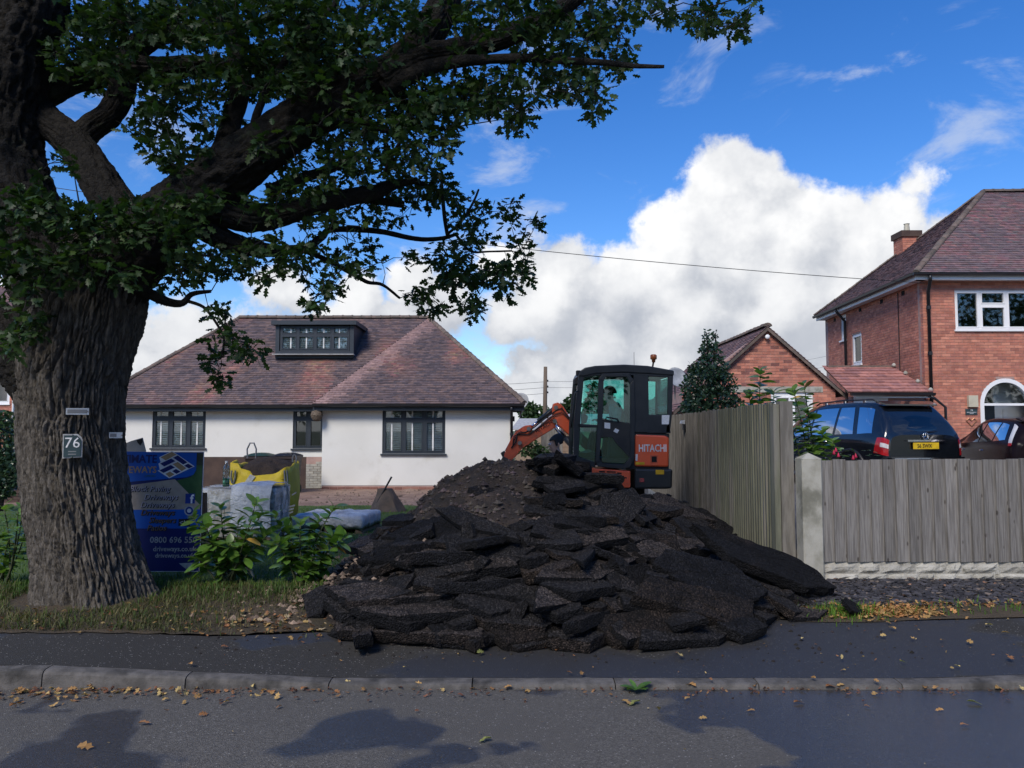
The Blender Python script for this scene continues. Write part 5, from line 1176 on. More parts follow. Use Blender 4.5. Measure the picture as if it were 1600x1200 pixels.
# ============================================================ PEOPLE (one skinned body, clothes as children)
def skinned(name, m, verts, edges, parent=None, sub=2, root=0):
    """verts: (point, radius)"""
    me = bpy.data.meshes.new(name); me.from_pydata([tuple(v[0]) for v in verts], edges, []); me.materials.append(MATS[m])
    o = bpy.data.objects.new(name, me); col.objects.link(o)
    md = o.modifiers.new('skin', 'SKIN'); md.use_smooth_shade = True
    if not me.skin_vertices: me.attributes.new if False else None
    if len(me.skin_vertices) == 0:
        bmx = bmesh.new(); bmx.from_mesh(me); bmx.verts.layers.skin.verify(); bmx.to_mesh(me); bmx.free()
    for i, v in enumerate(verts):
        sv = me.skin_vertices[0].data[i]; r_ = v[1]; sv.radius = (r_, r_) if not hasattr(r_, '__len__') else r_; sv.use_root = (i == root)
    s_ = o.modifiers.new('sub', 'SUBSURF'); s_.levels = sub; s_.render_levels = sub
    if parent: child(o, parent)
    return o
def figure(name, label, base, J, face, shirt, trousers, hat=None, hairm='hair'):
    """J: joint dict of world points"""
    t = thing(name, label, 'person', tuple(base)); Vv = {k: Vector(v) for k, v in J.items()}; vs = []; ed = []; ix = {}
    def add(k, p, r_, link_=None):
        ix[k] = len(vs); vs.append((Vector(p), r_))
        if link_ is not None: ed.append((ix[link_], ix[k]))
    f_ = Vector(face).normalized(); hd = Vv['head']
    add('pelvis', Vv['pelvis'], .125); add('belly', Vv['pelvis'].lerp(Vv['chest'], .45), .12, 'pelvis'); add('chest', Vv['chest'], .14, 'belly'); add('neck', Vv['neck'], .055, 'chest')
    add('jaw', hd-Z_*.065+f_*.02, (.060,.066), 'neck'); add('mid', hd+Z_*.01, (.074,.088), 'jaw'); add('crown', hd+Z_*.075-f_*.008, (.066,.078), 'mid')
    add('nose', hd+f_*.104-Z_*.012, .012, 'mid')
    for s_ in 'LR':
        add('sh'+s_, Vv['sh'+s_], .062, 'chest'); add('el'+s_, Vv['el'+s_], .044, 'sh'+s_); add('wr'+s_, Vv['wr'+s_], .030, 'el'+s_)
        fa = (Vv['wr'+s_]-Vv['el'+s_]).normalized(); pc = Vv['wr'+s_]+fa*.06; sdv = fa.cross(Z_); sdv = sdv.normalized() if sdv.length > .1 else X_.copy()
        add('pa'+s_, pc, (.034,.020), 'wr'+s_)
        for k, (o_, ln) in enumerate(((-.028,.060),(-.010,.075),(.010,.072),(.027,.056))):
            b0 = pc+sdv*o_+fa*.035; add(f'f{k}a{s_}', b0, .010, 'pa'+s_); add(f'f{k}b{s_}', b0+fa*ln*.5-Z_*.012, .009, f'f{k}a{s_}'); add(f'f{k}c{s_}', b0+fa*ln*.75-Z_*.036, .008, f'f{k}b{s_}')
        add('t0'+s_, pc-sdv*.04, .011, 'pa'+s_); add('t1'+s_, pc-sdv*.055+fa*.035-Z_*.01, .009, 't0'+s_)
        add('hp'+s_, Vv['hp'+s_], .092, 'pelvis'); add('kn'+s_, Vv['kn'+s_], .062, 'hp'+s_); add('an'+s_, Vv['an'+s_], .042, 'kn'+s_); add('to'+s_, Vv['an'+s_]+f_*.16-Z_*.05, .035, 'an'+s_)
    skinned('body', 'skin', vs, ed, t)
    up = [(vs[ix[k]][0], (vs[ix[k]][1] if not hasattr(vs[ix[k]][1], '__len__') else max(vs[ix[k]][1]))+.016) for k in ('belly','chest','shL','elL','shR','elR','neck')]
    up[6] = (up[6][0].lerp(up[1][0], .12), .070); up.append((vs[ix['pelvis']][0], .14)); up += [(vs[ix['wr'+s_]][0].lerp(vs[ix['el'+s_]][0], .12), .046) for s_ in 'LR']
    skinned('jacket', shirt, up, [(0,1),(1,2),(2,3),(1,4),(4,5),(1,6),(0,7),(3,8),(5,9)], t)
    lo_ = [(vs[ix['pelvis']][0], .135)]+[(vs[ix[k+s_]][0], vs[ix[k+s_]][1]+.014) for s_ in 'LR' for k in ('hp','kn','an')]
    skinned('trousers', trousers, lo_, [(0,1),(1,2),(2,3),(0,4),(4,5),(5,6)], t)
    for s_ in 'LR':
        a = Vv['an'+s_]; MB().obox(a-Z_*.10, f_, Vector((-f_.y,f_.x,0)), Z_, (-.08,.20), (-.045,.045), (0,.085)).build('boot', 'machinedark', t)
    rt_ = Vector((-f_.y, f_.x, 0)).normalized(); up_ = Vector((0,0,1))
    for s_ in (-1, 1):
        b = MB(); b.lathe([(.002,-.012),(.010,-.007),(.012,0),(.010,.007),(.002,.012)], hd+f_*.082+rt_*.032*s_+up_*.012, 8).build('eye', 'printwhite', t, smooth=True)
        MB().lathe([(.002,-.006),(.006,0),(.002,.006)], hd+f_*.092+rt_*.032*s_+up_*.012, 6).build('pupil', 'ink', t)
        MB().tube([hd+rt_*.078*s_-Z_*.03-f_*.01, hd+rt_*.088*s_-f_*.018, hd+rt_*.08*s_+Z_*.03-f_*.012], [.008,.016,.010], 6).build('ear', 'skin', t, smooth=True)
    MB().tube([hd+f_*.088-Z_*.045-rt_*.024, hd+f_*.094-Z_*.046, hd+f_*.088-Z_*.045+rt_*.024], .006, 5).build('mouth', 'redlens' if False else 'copper', t)
    b = MB(); n, k = 18, 8; vv = []                # hair or cap shell over the skull
    for i in range(k+1):
        th_ = (math.pi*(.50 if hat else .60))*i/k
        for j in range(n):
            a = 2*math.pi*j/n; d = f_*math.cos(a)*math.sin(th_)+rt_*math.sin(a)*math.sin(th_)+up_*math.cos(th_); s_ = 1.
            if not hat and math.cos(a) > .35: th2 = min(th_, math.pi*.36); d = f_*math.cos(a)*math.sin(th2)+rt_*math.sin(a)*math.sin(th2)+up_*math.cos(th2)
            rr = Vector((d.dot(f_)*.112, d.dot(rt_)*.094, d.z*.118)); vv.append(hd+Z_*.02+f_*rr.x+rt_*rr.y+up_*rr.z+d*(.004*noise.noise(d*9) if not hat else .002))
    b.add(vv, [(i*n+j, i*n+(j+1)%n, (i+1)*n+(j+1)%n, (i+1)*n+j) for i in range(k) for j in range(n)]); hh_ = b.build('cap' if hat else 'hair', hat or hairm, t, smooth=True)
    if hat:
        b = MB(); pk = [hd+Z_*.035+f_*.10+rt_*(.075*math.sin(a)) + f_*(.075*math.cos(a))-Z_*.012*math.cos(a) for a in [R(-90+20*i) for i in range(10)]]
        b.prism(pk, (0,0,.008)); b.build('cap_peak', hat, hh_)
    return t
# ============================================================ MINI DIGGER
EY = 11.3; CW = 1.02                          # near face of the cab, cab width
def E(px, py, Y=EY): return P(px, py, Y)
gx_ = E(975, 760).x; dg0 = gz(gx_, 12)
dig = thing('mini_digger', 'orange and black mini digger with glazed cab parked behind the heap', 'excavator', (gx_, EY+.7, dg0))
def plate(name, pts, d0, d1, m, parent, bev=0):     # outline in picture-plane pixels of the near face, thickness d0..d1 behind it
    q = [E(*p) for p in pts]; q = [Vector((a.x, EY+d0, a.z)) for a in q]
    o = MB().prism(q, (0, d1-d0, 0)).build(name, m, parent)
    if bev: md = o.modifiers.new('bevel', 'BEVEL'); md.width = bev; md.segments = 2; md.limit_method = 'ANGLE'
    return o
cabo = plate('cab_floor', [(899,716),(928,727),(990,733),(1046,733),(1046,678),(1036,676),(994,676),(990,716),(932,716)], .04, CW-.04, 'machinedark', dig)
bars = [  # pillars and rails of each cab side
 [(904,586),(913,584),(908,640),(904,715),(896,715),(897,660)], [(905,585),(912,576),(930,573),(930,587),(914,590)], [(930,573),(975,571),(1012,573),(1052,580),(1052,590),(1012,588),(975,586),(930,587)],
 [(1044,588),(1052,588),(1050,650),(1047,676),(1040,676),(1043,650)], [(990,585),(1013,586),(1014,648),(1013,676),(990,676)], [(1012,648),(1045,648),(1048,677),(1012,677)],
 [(903,662),(934,664),(934,668),(903,667)], [(897,712),(930,722),(930,731),(899,721)]]
for side, (a, c) in (('near', (0,.06)), ('far', (CW-.06,CW))):
    for k_, bpts in enumerate(bars): plate('cab_pillar', bpts, a, c, 'machineblack', dig, .008)
    plate('side_window', [(914,589),(935,587),(933,663),(908,662)], a+.025, a+.031, 'cabglass', dig); plate('side_window', [(907,668),(933,668),(929,722),(904,713)], a+.025, a+.031, 'cabglass', dig)
    plate('rear_side_window', [(1014,588),(1044,590),(1043,648),(1014,648)], a+.025, a+.031, 'cabglass', dig)
    if side == 'far': plate('side_window', [(936,588),(990,587),(990,716),(932,716)], a+.025, a+.031, 'cabglass', dig)
# roof
ro = [(903,588),(907,579),(914,574.5),(930,571.5),(975,569.5),(1012,571.5),(1053,579),(1053,587),(1012,584),(975,582),(930,584),(914,588)]
plate('cab_roof', ro, -.015, CW+.015, 'machineblack', dig, .015)
# front and rear glazing across the cab
f_a, f_b = E(907,588), E(899,714); MB().hexa([(f_a.x,EY+.07,f_a.z),(f_a.x,EY+CW-.07,f_a.z),(f_a.x+.006,EY+CW-.07,f_a.z),(f_a.x+.006,EY+.07,f_a.z),(f_b.x,EY+.07,f_b.z),(f_b.x,EY+CW-.07,f_b.z),(f_b.x+.006,EY+CW-.07,f_b.z),(f_b.x+.006,EY+.07,f_b.z)]).build('windscreen', 'cabglass', dig)
f_a, f_b = E(1048,590), E(1046,648); MB().box((f_b.x-.006,EY+.06,f_b.z),(f_b.x,EY+CW-.06,f_a.z)).build('rear_window', 'cabglass', dig)
MB().box((E(1045,650).x-.02,EY+.06,E(1045,677).z),(E(1045,650).x+.02,EY+CW-.06,E(1045,648).z)).build('rear_panel', 'machineblack', dig)
# door with two panes
door = plate('cab_door', [(934,590),(940,583),(981,582),(989,592),(991,604),(991,718),(983,731),(972,733),(934,729),(930,722),(932,664)], -.012, -.004, 'machineblack', dig) if False else None
dl = [[(935,592),(941,584),(982,583),(990,594),(984,600),(979,589),(946,589),(943,596)], [(935,592),(943,596),(941,660),(936,724),(930,722),(933,664)], [(984,600),(990,594),(992,640),(991,716),(984,716),(984,640)], [(930,721),(937,720),(941,724),(975,726),(984,714),(991,716),(984,730),(973,733),(934,729)],
      [(941,655),(984,662),(984,716),(960,690),(956,683),(939,683)]]
dm_ = None
for k_, pts in enumerate(dl):
    o = plate('cab_door' if k_ == 0 else 'door_panel', pts, -.030, -.002, 'machineblack' if k_ < 4 else 'machinedark', dig if k_ == 0 else dm_, .006); dm_ = dm_ or o
plate('door_pane', [(944,590),(979,590),(984,602),(984,661),(942,655)], -.018, -.012, 'cabglass', dm_); plate('door_pane', [(938,684),(955,683),(984,714),(975,724),(941,722)], -.018, -.012, 'cabglass', dm_)
q0, q1 = E(946,653), E(966,656); MB().tube([(q0.x,EY-.03,q0.z-.02),(q0.x+.01,EY-.07,q0.z+.01),(q1.x-.02,EY-.07,q1.z+.01),(q1.x,EY-.03,q1.z-.03)], .011, 6).build('door_handle', 'machinedark', dm_)
plate('sticker', [(944,660),(953,661),(953,670),(944,669)], -.034, -.031, 'whitesticker', dm_); plate('sticker', [(961,669),(967,672),(964,677),(958,674)], -.034, -.031, 'whitesticker', dm_)
plate('sticker', [(1034,648.5),(1046,648.5),(1045,663),(1034,663)], -.004, -.001, 'whitesticker', dig)
# engine cover, counterweight, side panel with louvres
plate('engine_cover', [(992,678),(1040,680),(1046,684),(1046,700),(1045,730),(992,729)], .0, 1.45, 'orange', dig, .03)
plate('cover_shadow_gap', [(990,677),(1046,679),(1046,682),(990,680)], .01, 1.4, 'machinedark', dig)
q = E(997.5, 705.5); textmesh('HITACHI', .148, (q.x, EY-.004, q.z), X_, Z_, 'printwhite', dig, bold=.003, xs=.715)
plate('vent_box', [(1016,711),(1028,711),(1028,727),(1016,727)], -.006, .01, 'orangedusty', dig); plate('vent', [(1018,713),(1026,713),(1026,722),(1018,722)], -.012, .0, 'dark', dig)
plate('sticker', [(993,709.5),(996.5,709.5),(996,720),(993,720)], -.004, -.001, 'whitesticker', dig); plate('sticker', [(993,722),(1007,722),(1007,726),(993,726)], -.004, -.001, 'yellowsticker', dig)
plate('counterweight', [(992,732),(1051,733),(1050,763),(1040,764),(992,764)], -.02, 1.5, 'machineblack', dig, .03)
plate('sticker', [(1024,734),(1037,734),(1037,741),(1024,741)], -.026, -.021, 'yellowsticker', dig); plate('reflector', [(999,747),(1006,747),(1006,753),(999,753)], -.026, -.021, 'redlens', dig)
lp = plate('louvre_panel', [(918,738),(927,731),(931,732),(985,736),(985,762),(975,762),(948,757)], -.015, 1.2, 'orange', dig, .012)
for (x0, y0, x1) in ((936,735.5,945),(948,736,962),(964,738,971),(936,741.5,945),(948,743,962),(964,745,979)): plate('louvre', [(x0,y0),(x1,y0+.5),(x1,y0+2.6),(x0,y0+2.1)], -.018, -.010, 'dark', lp)
plate('panel_rib', [(950,752),(985,755.5),(985,757),(952,753.6)], -.022, -.014, 'orangedusty', lp)
# seat, console, far interior
plate('seat', [(975,690),(1008,690),(1010,705),(975,705)], .3, .72, 'blackcloth', dig, .03); plate('seat_back', [(1002,628),(1012,624),(1018,640),(1012,692),(1000,692)], .28, .74, 'blackcloth', dig, .03); plate('headrest', [(1003,606),(1011,604),(1013,620),(1004,622)], .38, .64, 'blackcloth', dig, .02)
plate('console', [(955,672),(985,672),(990,716),(950,716)], .08, .26, 'machinedark', dig, .02); plate('console', [(955,672),(985,672),(990,716),(950,716)], .76, .94, 'machinedark', dig, .02)
for d_ in (.17, .85): MB().tube([(E(962,672).x,EY+d_,E(962,672).z),(E(957,655).x,EY+d_,E(957,655).z)], [.012,.018], 8).build('joystick', 'machinedark', dig)
# fittings: beacon, aerial, grab rail, mirror, lamps
bq = E(1027,556); b0 = E(1024,576)
MB().tube([(b0.x,EY+.3,b0.z-.02),(bq.x,EY+.3,bq.z-.06)], .014, 6).build('beacon_stem', 'rust', dig); bc = MB().lathe([(.025,-.07),(.03,-.03),(.05,-.02),(.05,.035),(.035,.05)], (bq.x,EY+.3,bq.z), 12).build('beacon', 'amber', dig, smooth=True)
MB().lathe([(.06,0),(.06,.02)], (b0.x,EY+.3,b0.z-.02), 10).build('beacon_base', 'machinedark', dig)
q = E(999,545); MB().tube([(q.x,EY+.5,E(999,574).z),(q.x,EY+.5,q.z)], .004, 4).build('aerial', 'ink', dig)
MB().tube([(E(907,610).x-.03,EY-.02,E(907,611).z),(E(899,613).x,EY-.06,E(899,613).z),(E(897,618).x,EY-.06,E(897,618).z),(E(894,655).x,EY-.06,E(894,655).z),(E(892,668).x,EY-.02,E(892,668).z)], .012, 6).build('grab_rail', 'machineblack', dig, smooth=True)
MB().tube([(E(916,602).x,EY+.1,E(916,602).z),(E(923,603).x,EY+.08,E(923,603).z),(E(923,610).x,EY+.08,E(923,610).z),(E(919,619).x,EY+.08,E(919,619).z)], .009, 6).build('mirror_arm', 'machinedark', dig)
plate('wiper_motor', [(912,646),(917,645),(922,650),(920,660),(912,663)], .3, .45, 'machinedark', dig, .01)
for (px, py) in ((905,582),(902,596)): plate('work_lamp', [(px-4,py-4),(px+3,py-4),(px+3,py+4),(px-4,py+4)], .06, .16, 'machinedark', dig, .01)
MB().tube([(E(902,600).x,EY+.1,E(902,600).z),(E(900,607).x,EY+.1,E(900,607).z)], .012, 5).build('lamp_bracket', 'machinedark', dig)
# undercarriage: slew ring, frame, two rubber tracks with sprockets and rollers, dozer blade
uz = E(970,764).z; MB().lathe([(.42,0),(.42,uz-.40-dg0)], (gx_, EY+.72, dg0+.40), 24).build('slew_ring', 'machinedark', dig)
MB().box((gx_-.6,EY+.25,dg0+.18),(gx_+.6,EY+1.2,dg0+.40)).build('track_frame', 'machinedark', dig)
for y0 in (EY-.05, EY+1.15):
    ln, rr = .80, .22; out_ = []
    for i in range(13): a = math.pi*(.5+i/12); out_.append((gx_-ln+math.cos(a)*rr, y0, dg0+rr+.0+math.sin(a)*rr))
    for i in range(13): a = math.pi*(-.5+i/12); out_.append((gx_+ln+math.cos(a)*rr, y0, dg0+rr+math.sin(a)*rr))
    tr_ = MB().prism(out_, (0,.30,0)).build('track', 'rubber', dig)
    for i in range(26): MB().box((gx_-.92+i*.073,y0-.006,dg0+.44),(gx_-.92+i*.073+.03,y0+.306,dg0+.462)).build('track_lug', 'rubber', tr_)
    for s_ in (-1, 1): MB().lathe([(.05,-.02),(.16,-.02),(.16,.0),(.05,0)], (gx_+s_*ln, y0-.002, dg0+rr), 14, 'Y').build('sprocket', 'steel', tr_)
bl = MB()
for i in range(8): a0 = R(-35+i*10); bl.box((gx_-1.35-.14*math.cos(a0)+.12, EY-.05, dg0+.03+i*.042), (gx_-1.31-.14*math.cos(a0)+.12, EY+1.45, dg0+.03+(i+1)*.042+.002))
bl.build('dozer_blade', 'orangedusty', dig); MB().box((gx_-1.35,EY+.3,dg0+.14),(gx_-.6,EY+.4,dg0+.24)).build('blade_arm', 'orangedusty', dig); MB().box((gx_-1.35,EY+1.0,dg0+.14),(gx_-.6,EY+1.1,dg0+.24)).build('blade_arm', 'orangedusty', dig)
# boom, arm and rams; the boom foot sits beside the cab, on its far side
BYm = EY+1.18
def bplate(name, pts, hw, m, parent=dig, off=0, bev=.01):
    q = [P(px, py, BYm) for px, py in pts]; q = [Vector((a.x, BYm-hw+off, a.z)) for a in q]; o = MB().prism(q, (0, 2*hw, 0)).build(name, m, parent)
    md = o.modifiers.new('bevel', 'BEVEL'); md.width = bev; md.segments = 2; md.limit_method = 'ANGLE'; return o
def B_m(px, py, off=0): q = P(px, py, BYm); q.y += off; return q
def ram(a, c, r1, frac, name, parent=dig, off=0):
    a, c = B_m(*a, off), B_m(*c, off); m_ = a.lerp(c, frac); MB().tube([a, m_], r1, 10).build(name, 'machineblack', parent, smooth=True); MB().tube([m_, c], r1*.5, 8).build(name+'_rod', 'chrome', parent, smooth=True)
boom = bplate('boom', [(863,650),(862,640),(866,632),(874,630),(880,636),(893,658),(912,680),(940,704),(962,722),(955,735),(930,716),(905,694),(884,676),(872,664)], .10, 'orange')
arm = bplate('arm', [(858,652),(864,648),(869,655),(868,668),(846,681),(826,694),(816,700),(806,713),(796,722),(785,722),(790,704),(797,688),(806,674),(818,666),(829,664),(831,671),(827,679)], .085, 'orangedusty')
bplate('boom_head', [(862,640),(864,631),(871,629),(878,634),(876,645),(866,647)], .12, 'orange', boom); bplate('arm_bracket', [(814,674),(820,665),(830,664),(832,671),(824,679)], .11, 'orange', arm)
for (px, py) in ((868,637),(866,658),(826,670),(812,692)): MB().lathe([(.034,-.14),(.034,.14)], B_m(px,py), 12, 'Y').build('pivot_pin', 'steel', boom)
ram((872,634),(829,668), .042, .72, 'arm_ram'); ram((905,712),(868,664), .050, .6, 'boom_ram', off=-.14); ram((800,690),(786,716), .034, .6, 'bucket_ram')
ram((903,708),(866,668), .03, .55, 'boom_ram', off=.14)
MB().tube([B_m(902,668,-.12),B_m(886,650,-.13),B_m(877,638,-.13),B_m(868,642,-.12),B_m(850,655,-.11),B_m(834,668,-.11),B_m(822,675,-.11),B_m(808,678,-.11),B_m(806,690,-.11),B_m(799,700,-.11)], .011, 6).build('hose', 'rubber', boom, smooth=True)
MB().tube([B_m(905,676,-.12),B_m(889,656,-.125),B_m(878,645,-.125),B_m(866,649,-.12),B_m(846,664,-.10),B_m(826,679,-.10),B_m(812,679,-.10),B_m(803,681,-.10),B_m(801,698,-.10)], .008, 6).build('hose', 'machineblack', boom, smooth=True)
MB().tube([B_m(828,668,-.1),B_m(810,676,-.1),B_m(802,690,-.1)], .007, 5).build('steel_pipe', 'chrome', arm)
bq_ = [(786,712),(796,718),(800,735),(792,752),(776,760),(768,748),(776,735)]
bplate('bucket', bq_, .22, 'rust'); bplate('bucket_link', [(782,708),(788,704),(797,718),(790,724)], .05, 'machinedark')
for i in range(4): MB().box((P(768,750,BYm).x-.03,BYm-.20+i*.12,P(768,752,BYm).z-.04),(P(768,750,BYm).x+.05,BYm-.15+i*.12,P(768,752,BYm).z+.02)).build('bucket_tooth', 'steel', dig)
q = B_m(843,671,-.095); dcal = B_m(866,656)-B_m(824,682); textmesh('HITACHI', .085, (P(838,677,BYm).x, BYm-.094, P(838,677,BYm).z), Vector((dcal.x,0,dcal.z)), Vector((-dcal.z,0,dcal.x)), 'machinedark', arm)
bplate('swing_post', [(940,700),(966,716),(966,742),(946,742)], .12, 'machinedark')
# operator on the seat
oh_ = E(957, 612); ox_, oy_ = oh_.x, EY+.5; sz_ = E(985,690).z+.05
op = figure('person', 'digger operator in black peaked cap and pale grey top sitting in the cab', (ox_+.2, oy_, sz_-.05),
 dict(pelvis=(ox_+.22,oy_,sz_+.07), chest=(ox_+.12,oy_,sz_+.42), neck=(ox_+.06,oy_,oh_.z-.15), head=(ox_+.02,oy_,oh_.z-.02), shL=(ox_+.10,oy_-.18,sz_+.46), shR=(ox_+.10,oy_+.18,sz_+.46), elL=(ox_+.10,oy_-.25,sz_+.21), elR=(ox_+.10,oy_+.25,sz_+.21), wrL=(ox_-.08,oy_-.27,E(962,655).z-.02), wrR=(ox_-.08,oy_+.27,E(962,655).z-.02),
      hpL=(ox_+.16,oy_-.10,sz_+.06), hpR=(ox_+.16,oy_+.10,sz_+.06), knL=(ox_-.22,oy_-.13,sz_+.08), knR=(ox_-.22,oy_+.13,sz_+.08), anL=(ox_-.28,oy_-.12,E(930,722).z+.14), anR=(ox_-.28,oy_+.12,E(930,722).z+.14)), (-1,-.1,0), 'greyshirt', 'blackcloth', hat='blackcloth')
# man bending behind the heap
hq = P(868,694,10.3); gx2, gy2 = hq.x+.05, 10.3; g0 = gz(gx2,gy2)
figure('person', 'dark-haired person in black stooping behind the heap below the digger arm', (gx2, gy2, g0),
 dict(pelvis=(gx2+.12,gy2,g0+.86), chest=(gx2+.05,gy2,hq.z-.32), neck=(gx2-.02,gy2,hq.z-.13), head=(hq.x,gy2,hq.z), shL=(gx2+.02,gy2+.19,hq.z-.25), shR=(gx2+.02,gy2-.19,hq.z-.25), elL=(gx2-.10,gy2+.22,g0+.93), elR=(gx2-.10,gy2-.22,g0+.93), wrL=(gx2-.30,gy2+.14,g0+.86), wrR=(gx2-.30,gy2-.14,g0+.86),
      hpL=(gx2+.12,gy2+.10,g0+.82), hpR=(gx2+.12,gy2-.10,g0+.82), knL=(gx2+.04,gy2+.12,g0+.46), knR=(gx2+.04,gy2-.12,g0+.46), anL=(gx2+.12,gy2+.12,g0+.10), anR=(gx2+.12,gy2-.12,g0+.10)), (-1,-.25,-.15), 'blackcloth', 'blackcloth')
# ============================================================ CARS
def catmull(rows, t):
    n = len(rows); i = min(int(t), n-2); f_ = t-i; p0, p1, p2, p3 = rows[max(i-1,0)], rows[i], rows[i+1], rows[min(i+2,n-1)]
    return [.5*((2*b_)+(c_-a_)*f_+(2*a_-5*b_+4*c_-d_)*f_*f_+(3*b_-a_-3*c_+d_)*f_**3) for a_, b_, c_, d_ in zip(p0,p1,p2,p3)]
class Car:
    """st rows: x, sill z, sill half-width, mid z, mid half-width, belt z, belt half-width, head z, head half-width, roof z (x = 0 rear, grows forward)"""
    def __init__(s, st): s.st = st; s.n = len(st)
    def S(s, u, v):                     # u along stations, v from 0 (floor centre) to 6 (roof centre), left side y > 0
        x, z0, w0, z1, w1, z2, w2, z3, w3, z4 = catmull(s.st, u)
        ring = [(0,z0-.02),(w0*.8,z0-.02),(w0,z0+.04),(w1,z1),(w2,z2),(w3,z3),(w3*.72,z4-.006),(0,z4)]
        y, z = catmull(ring, max(0, min(7, v))); return Vector((x, max(0, y), z))
    def N(s, u, v, e=.02):
        a = s.S(min(u+e,s.n-1),v)-s.S(max(u-e,0),v); c = s.S(u,min(v+e,7))-s.S(u,max(v-e,0)); n_ = c.cross(a); n_.normalize()
        return n_ if n_.y+n_.z*.3 > 0 else -n_
    def body(s, nu=6, nv=4):
        b = MB(); U = (s.n-1)*nu; Vn = 7*nv; vs = []
        for i in range(U+1):
            row = [s.S(i/nu, j/nv) for j in range(Vn+1)]; vs += row+[Vector((p.x,-p.y,p.z)) for p in row[-2:0:-1]]
        w = 2*Vn; b.add(vs, [(i*w+j,(i+1)*w+j,(i+1)*w+(j+1)%w,i*w+(j+1)%w) for i in range(U) for j in range(w)]); b.add(vs[:w], [tuple(range(w))]); b.add(vs[-w:], [tuple(range(w))[::-1]]); return b
    def patch(s, uv, off, side, n=8):  # quad patch given 4 (u,v) corners, offset from the skin
        b = MB(); vs = []; (a, c, d, e) = uv
        for i in range(n+1):
            for j in range(n+1):
                p, q = i/n, j/n; u = lerp(lerp(a[0],c[0],p), lerp(e[0],d[0],p), q); v = lerp(lerp(a[1],c[1],p), lerp(e[1],d[1],p), q); P_ = s.S(u, v)+s.N(u, v)*off; vs.append((P_.x, P_.y*side, P_.z))
        b.add(vs, [(i*(n+1)+j,(i+1)*(n+1)+j,(i+1)*(n+1)+j+1,i*(n+1)+j+1) for i in range(n) for j in range(n)]); return b
def place_car(objs, root): pass
def local(o, root): o.parent = root; return o
def lb(b, name, m, root, smooth=False):
    o = bpy.data.objects.new(name, b.mesh(name, m, smooth)); col.objects.link(o); o.parent = root; return o
def ltext(s_, size, O, A, B, m, root, **kw):
    o = textmesh(s_, size, O, A, B, m, root, **kw); o.matrix_parent_inverse = Matrix.Identity(4); return o
def wheels(root, xs, hw, r_, m='chrome'):
    for x in xs:
        for sd_ in (-1, 1):
            w = lb(MB().lathe([(r_*.62,-.11),(r_*.93,-.11),(r_,-.08),(r_,.08),(r_*.93,.11),(r_*.62,.11)], (x, sd_*(hw-.11), r_), 24, 'Y'), 'wheel', 'rubber', root, True)
            b = MB(); b.lathe([(r_*.62,-.02),(r_*.62,.02)], (x, sd_*(hw-.05), r_), 24, 'Y')
            for k in range(5): a = 2*math.pi*k/5; c_ = Vector((x+math.cos(a)*r_*.33, sd_*(hw-.02), r_+math.sin(a)*r_*.33)); d = Vector((math.cos(a),0,math.sin(a))); e = Vector((-d.z,0,d.x)); b.obox(c_, d, e, Y_*sd_, (-r_*.3,r_*.3), (-.03,.03), (0,.02))
            lb(b, 'rim', m, w)
SUV = Car([(0.00,.52,.70,.72,.80,1.02,.78,1.10,.70,1.14),(.05,.46,.86,.74,.93,1.08,.88,1.22,.76,1.26),(.16,.44,.90,.76,.95,1.10,.91,1.40,.74,1.46),(.45,.40,.92,.78,.96,1.10,.93,1.66,.68,1.725),(.75,.38,.93,.80,.96,1.09,.94,1.72,.69,1.785),(1.5,.34,.93,.80,.955,1.07,.94,1.73,.70,1.80),(2.3,.32,.93,.80,.955,1.05,.94,1.69,.69,1.765),(2.9,.32,.93,.80,.955,1.04,.935,1.52,.68,1.58),(3.5,.32,.93,.80,.95,1.03,.92,1.09,.80,1.13),(4.1,.34,.92,.78,.95,.98,.89,1.03,.75,1.06),(4.6,.40,.84,.72,.90,.90,.82,.93,.68,.95),(4.78,.46,.70,.66,.76,.80,.70,.84,.58,.86)])
pr = P(1387, 690, 14.9); yaw = R(90+15)
suv = thing('black_suv', 'shiny black estate-style four-wheel drive with yellow rear plate behind the low fence', 'car', (0,0,0))
lb(SUV.body(), 'body', 'blackpaint', suv, True)
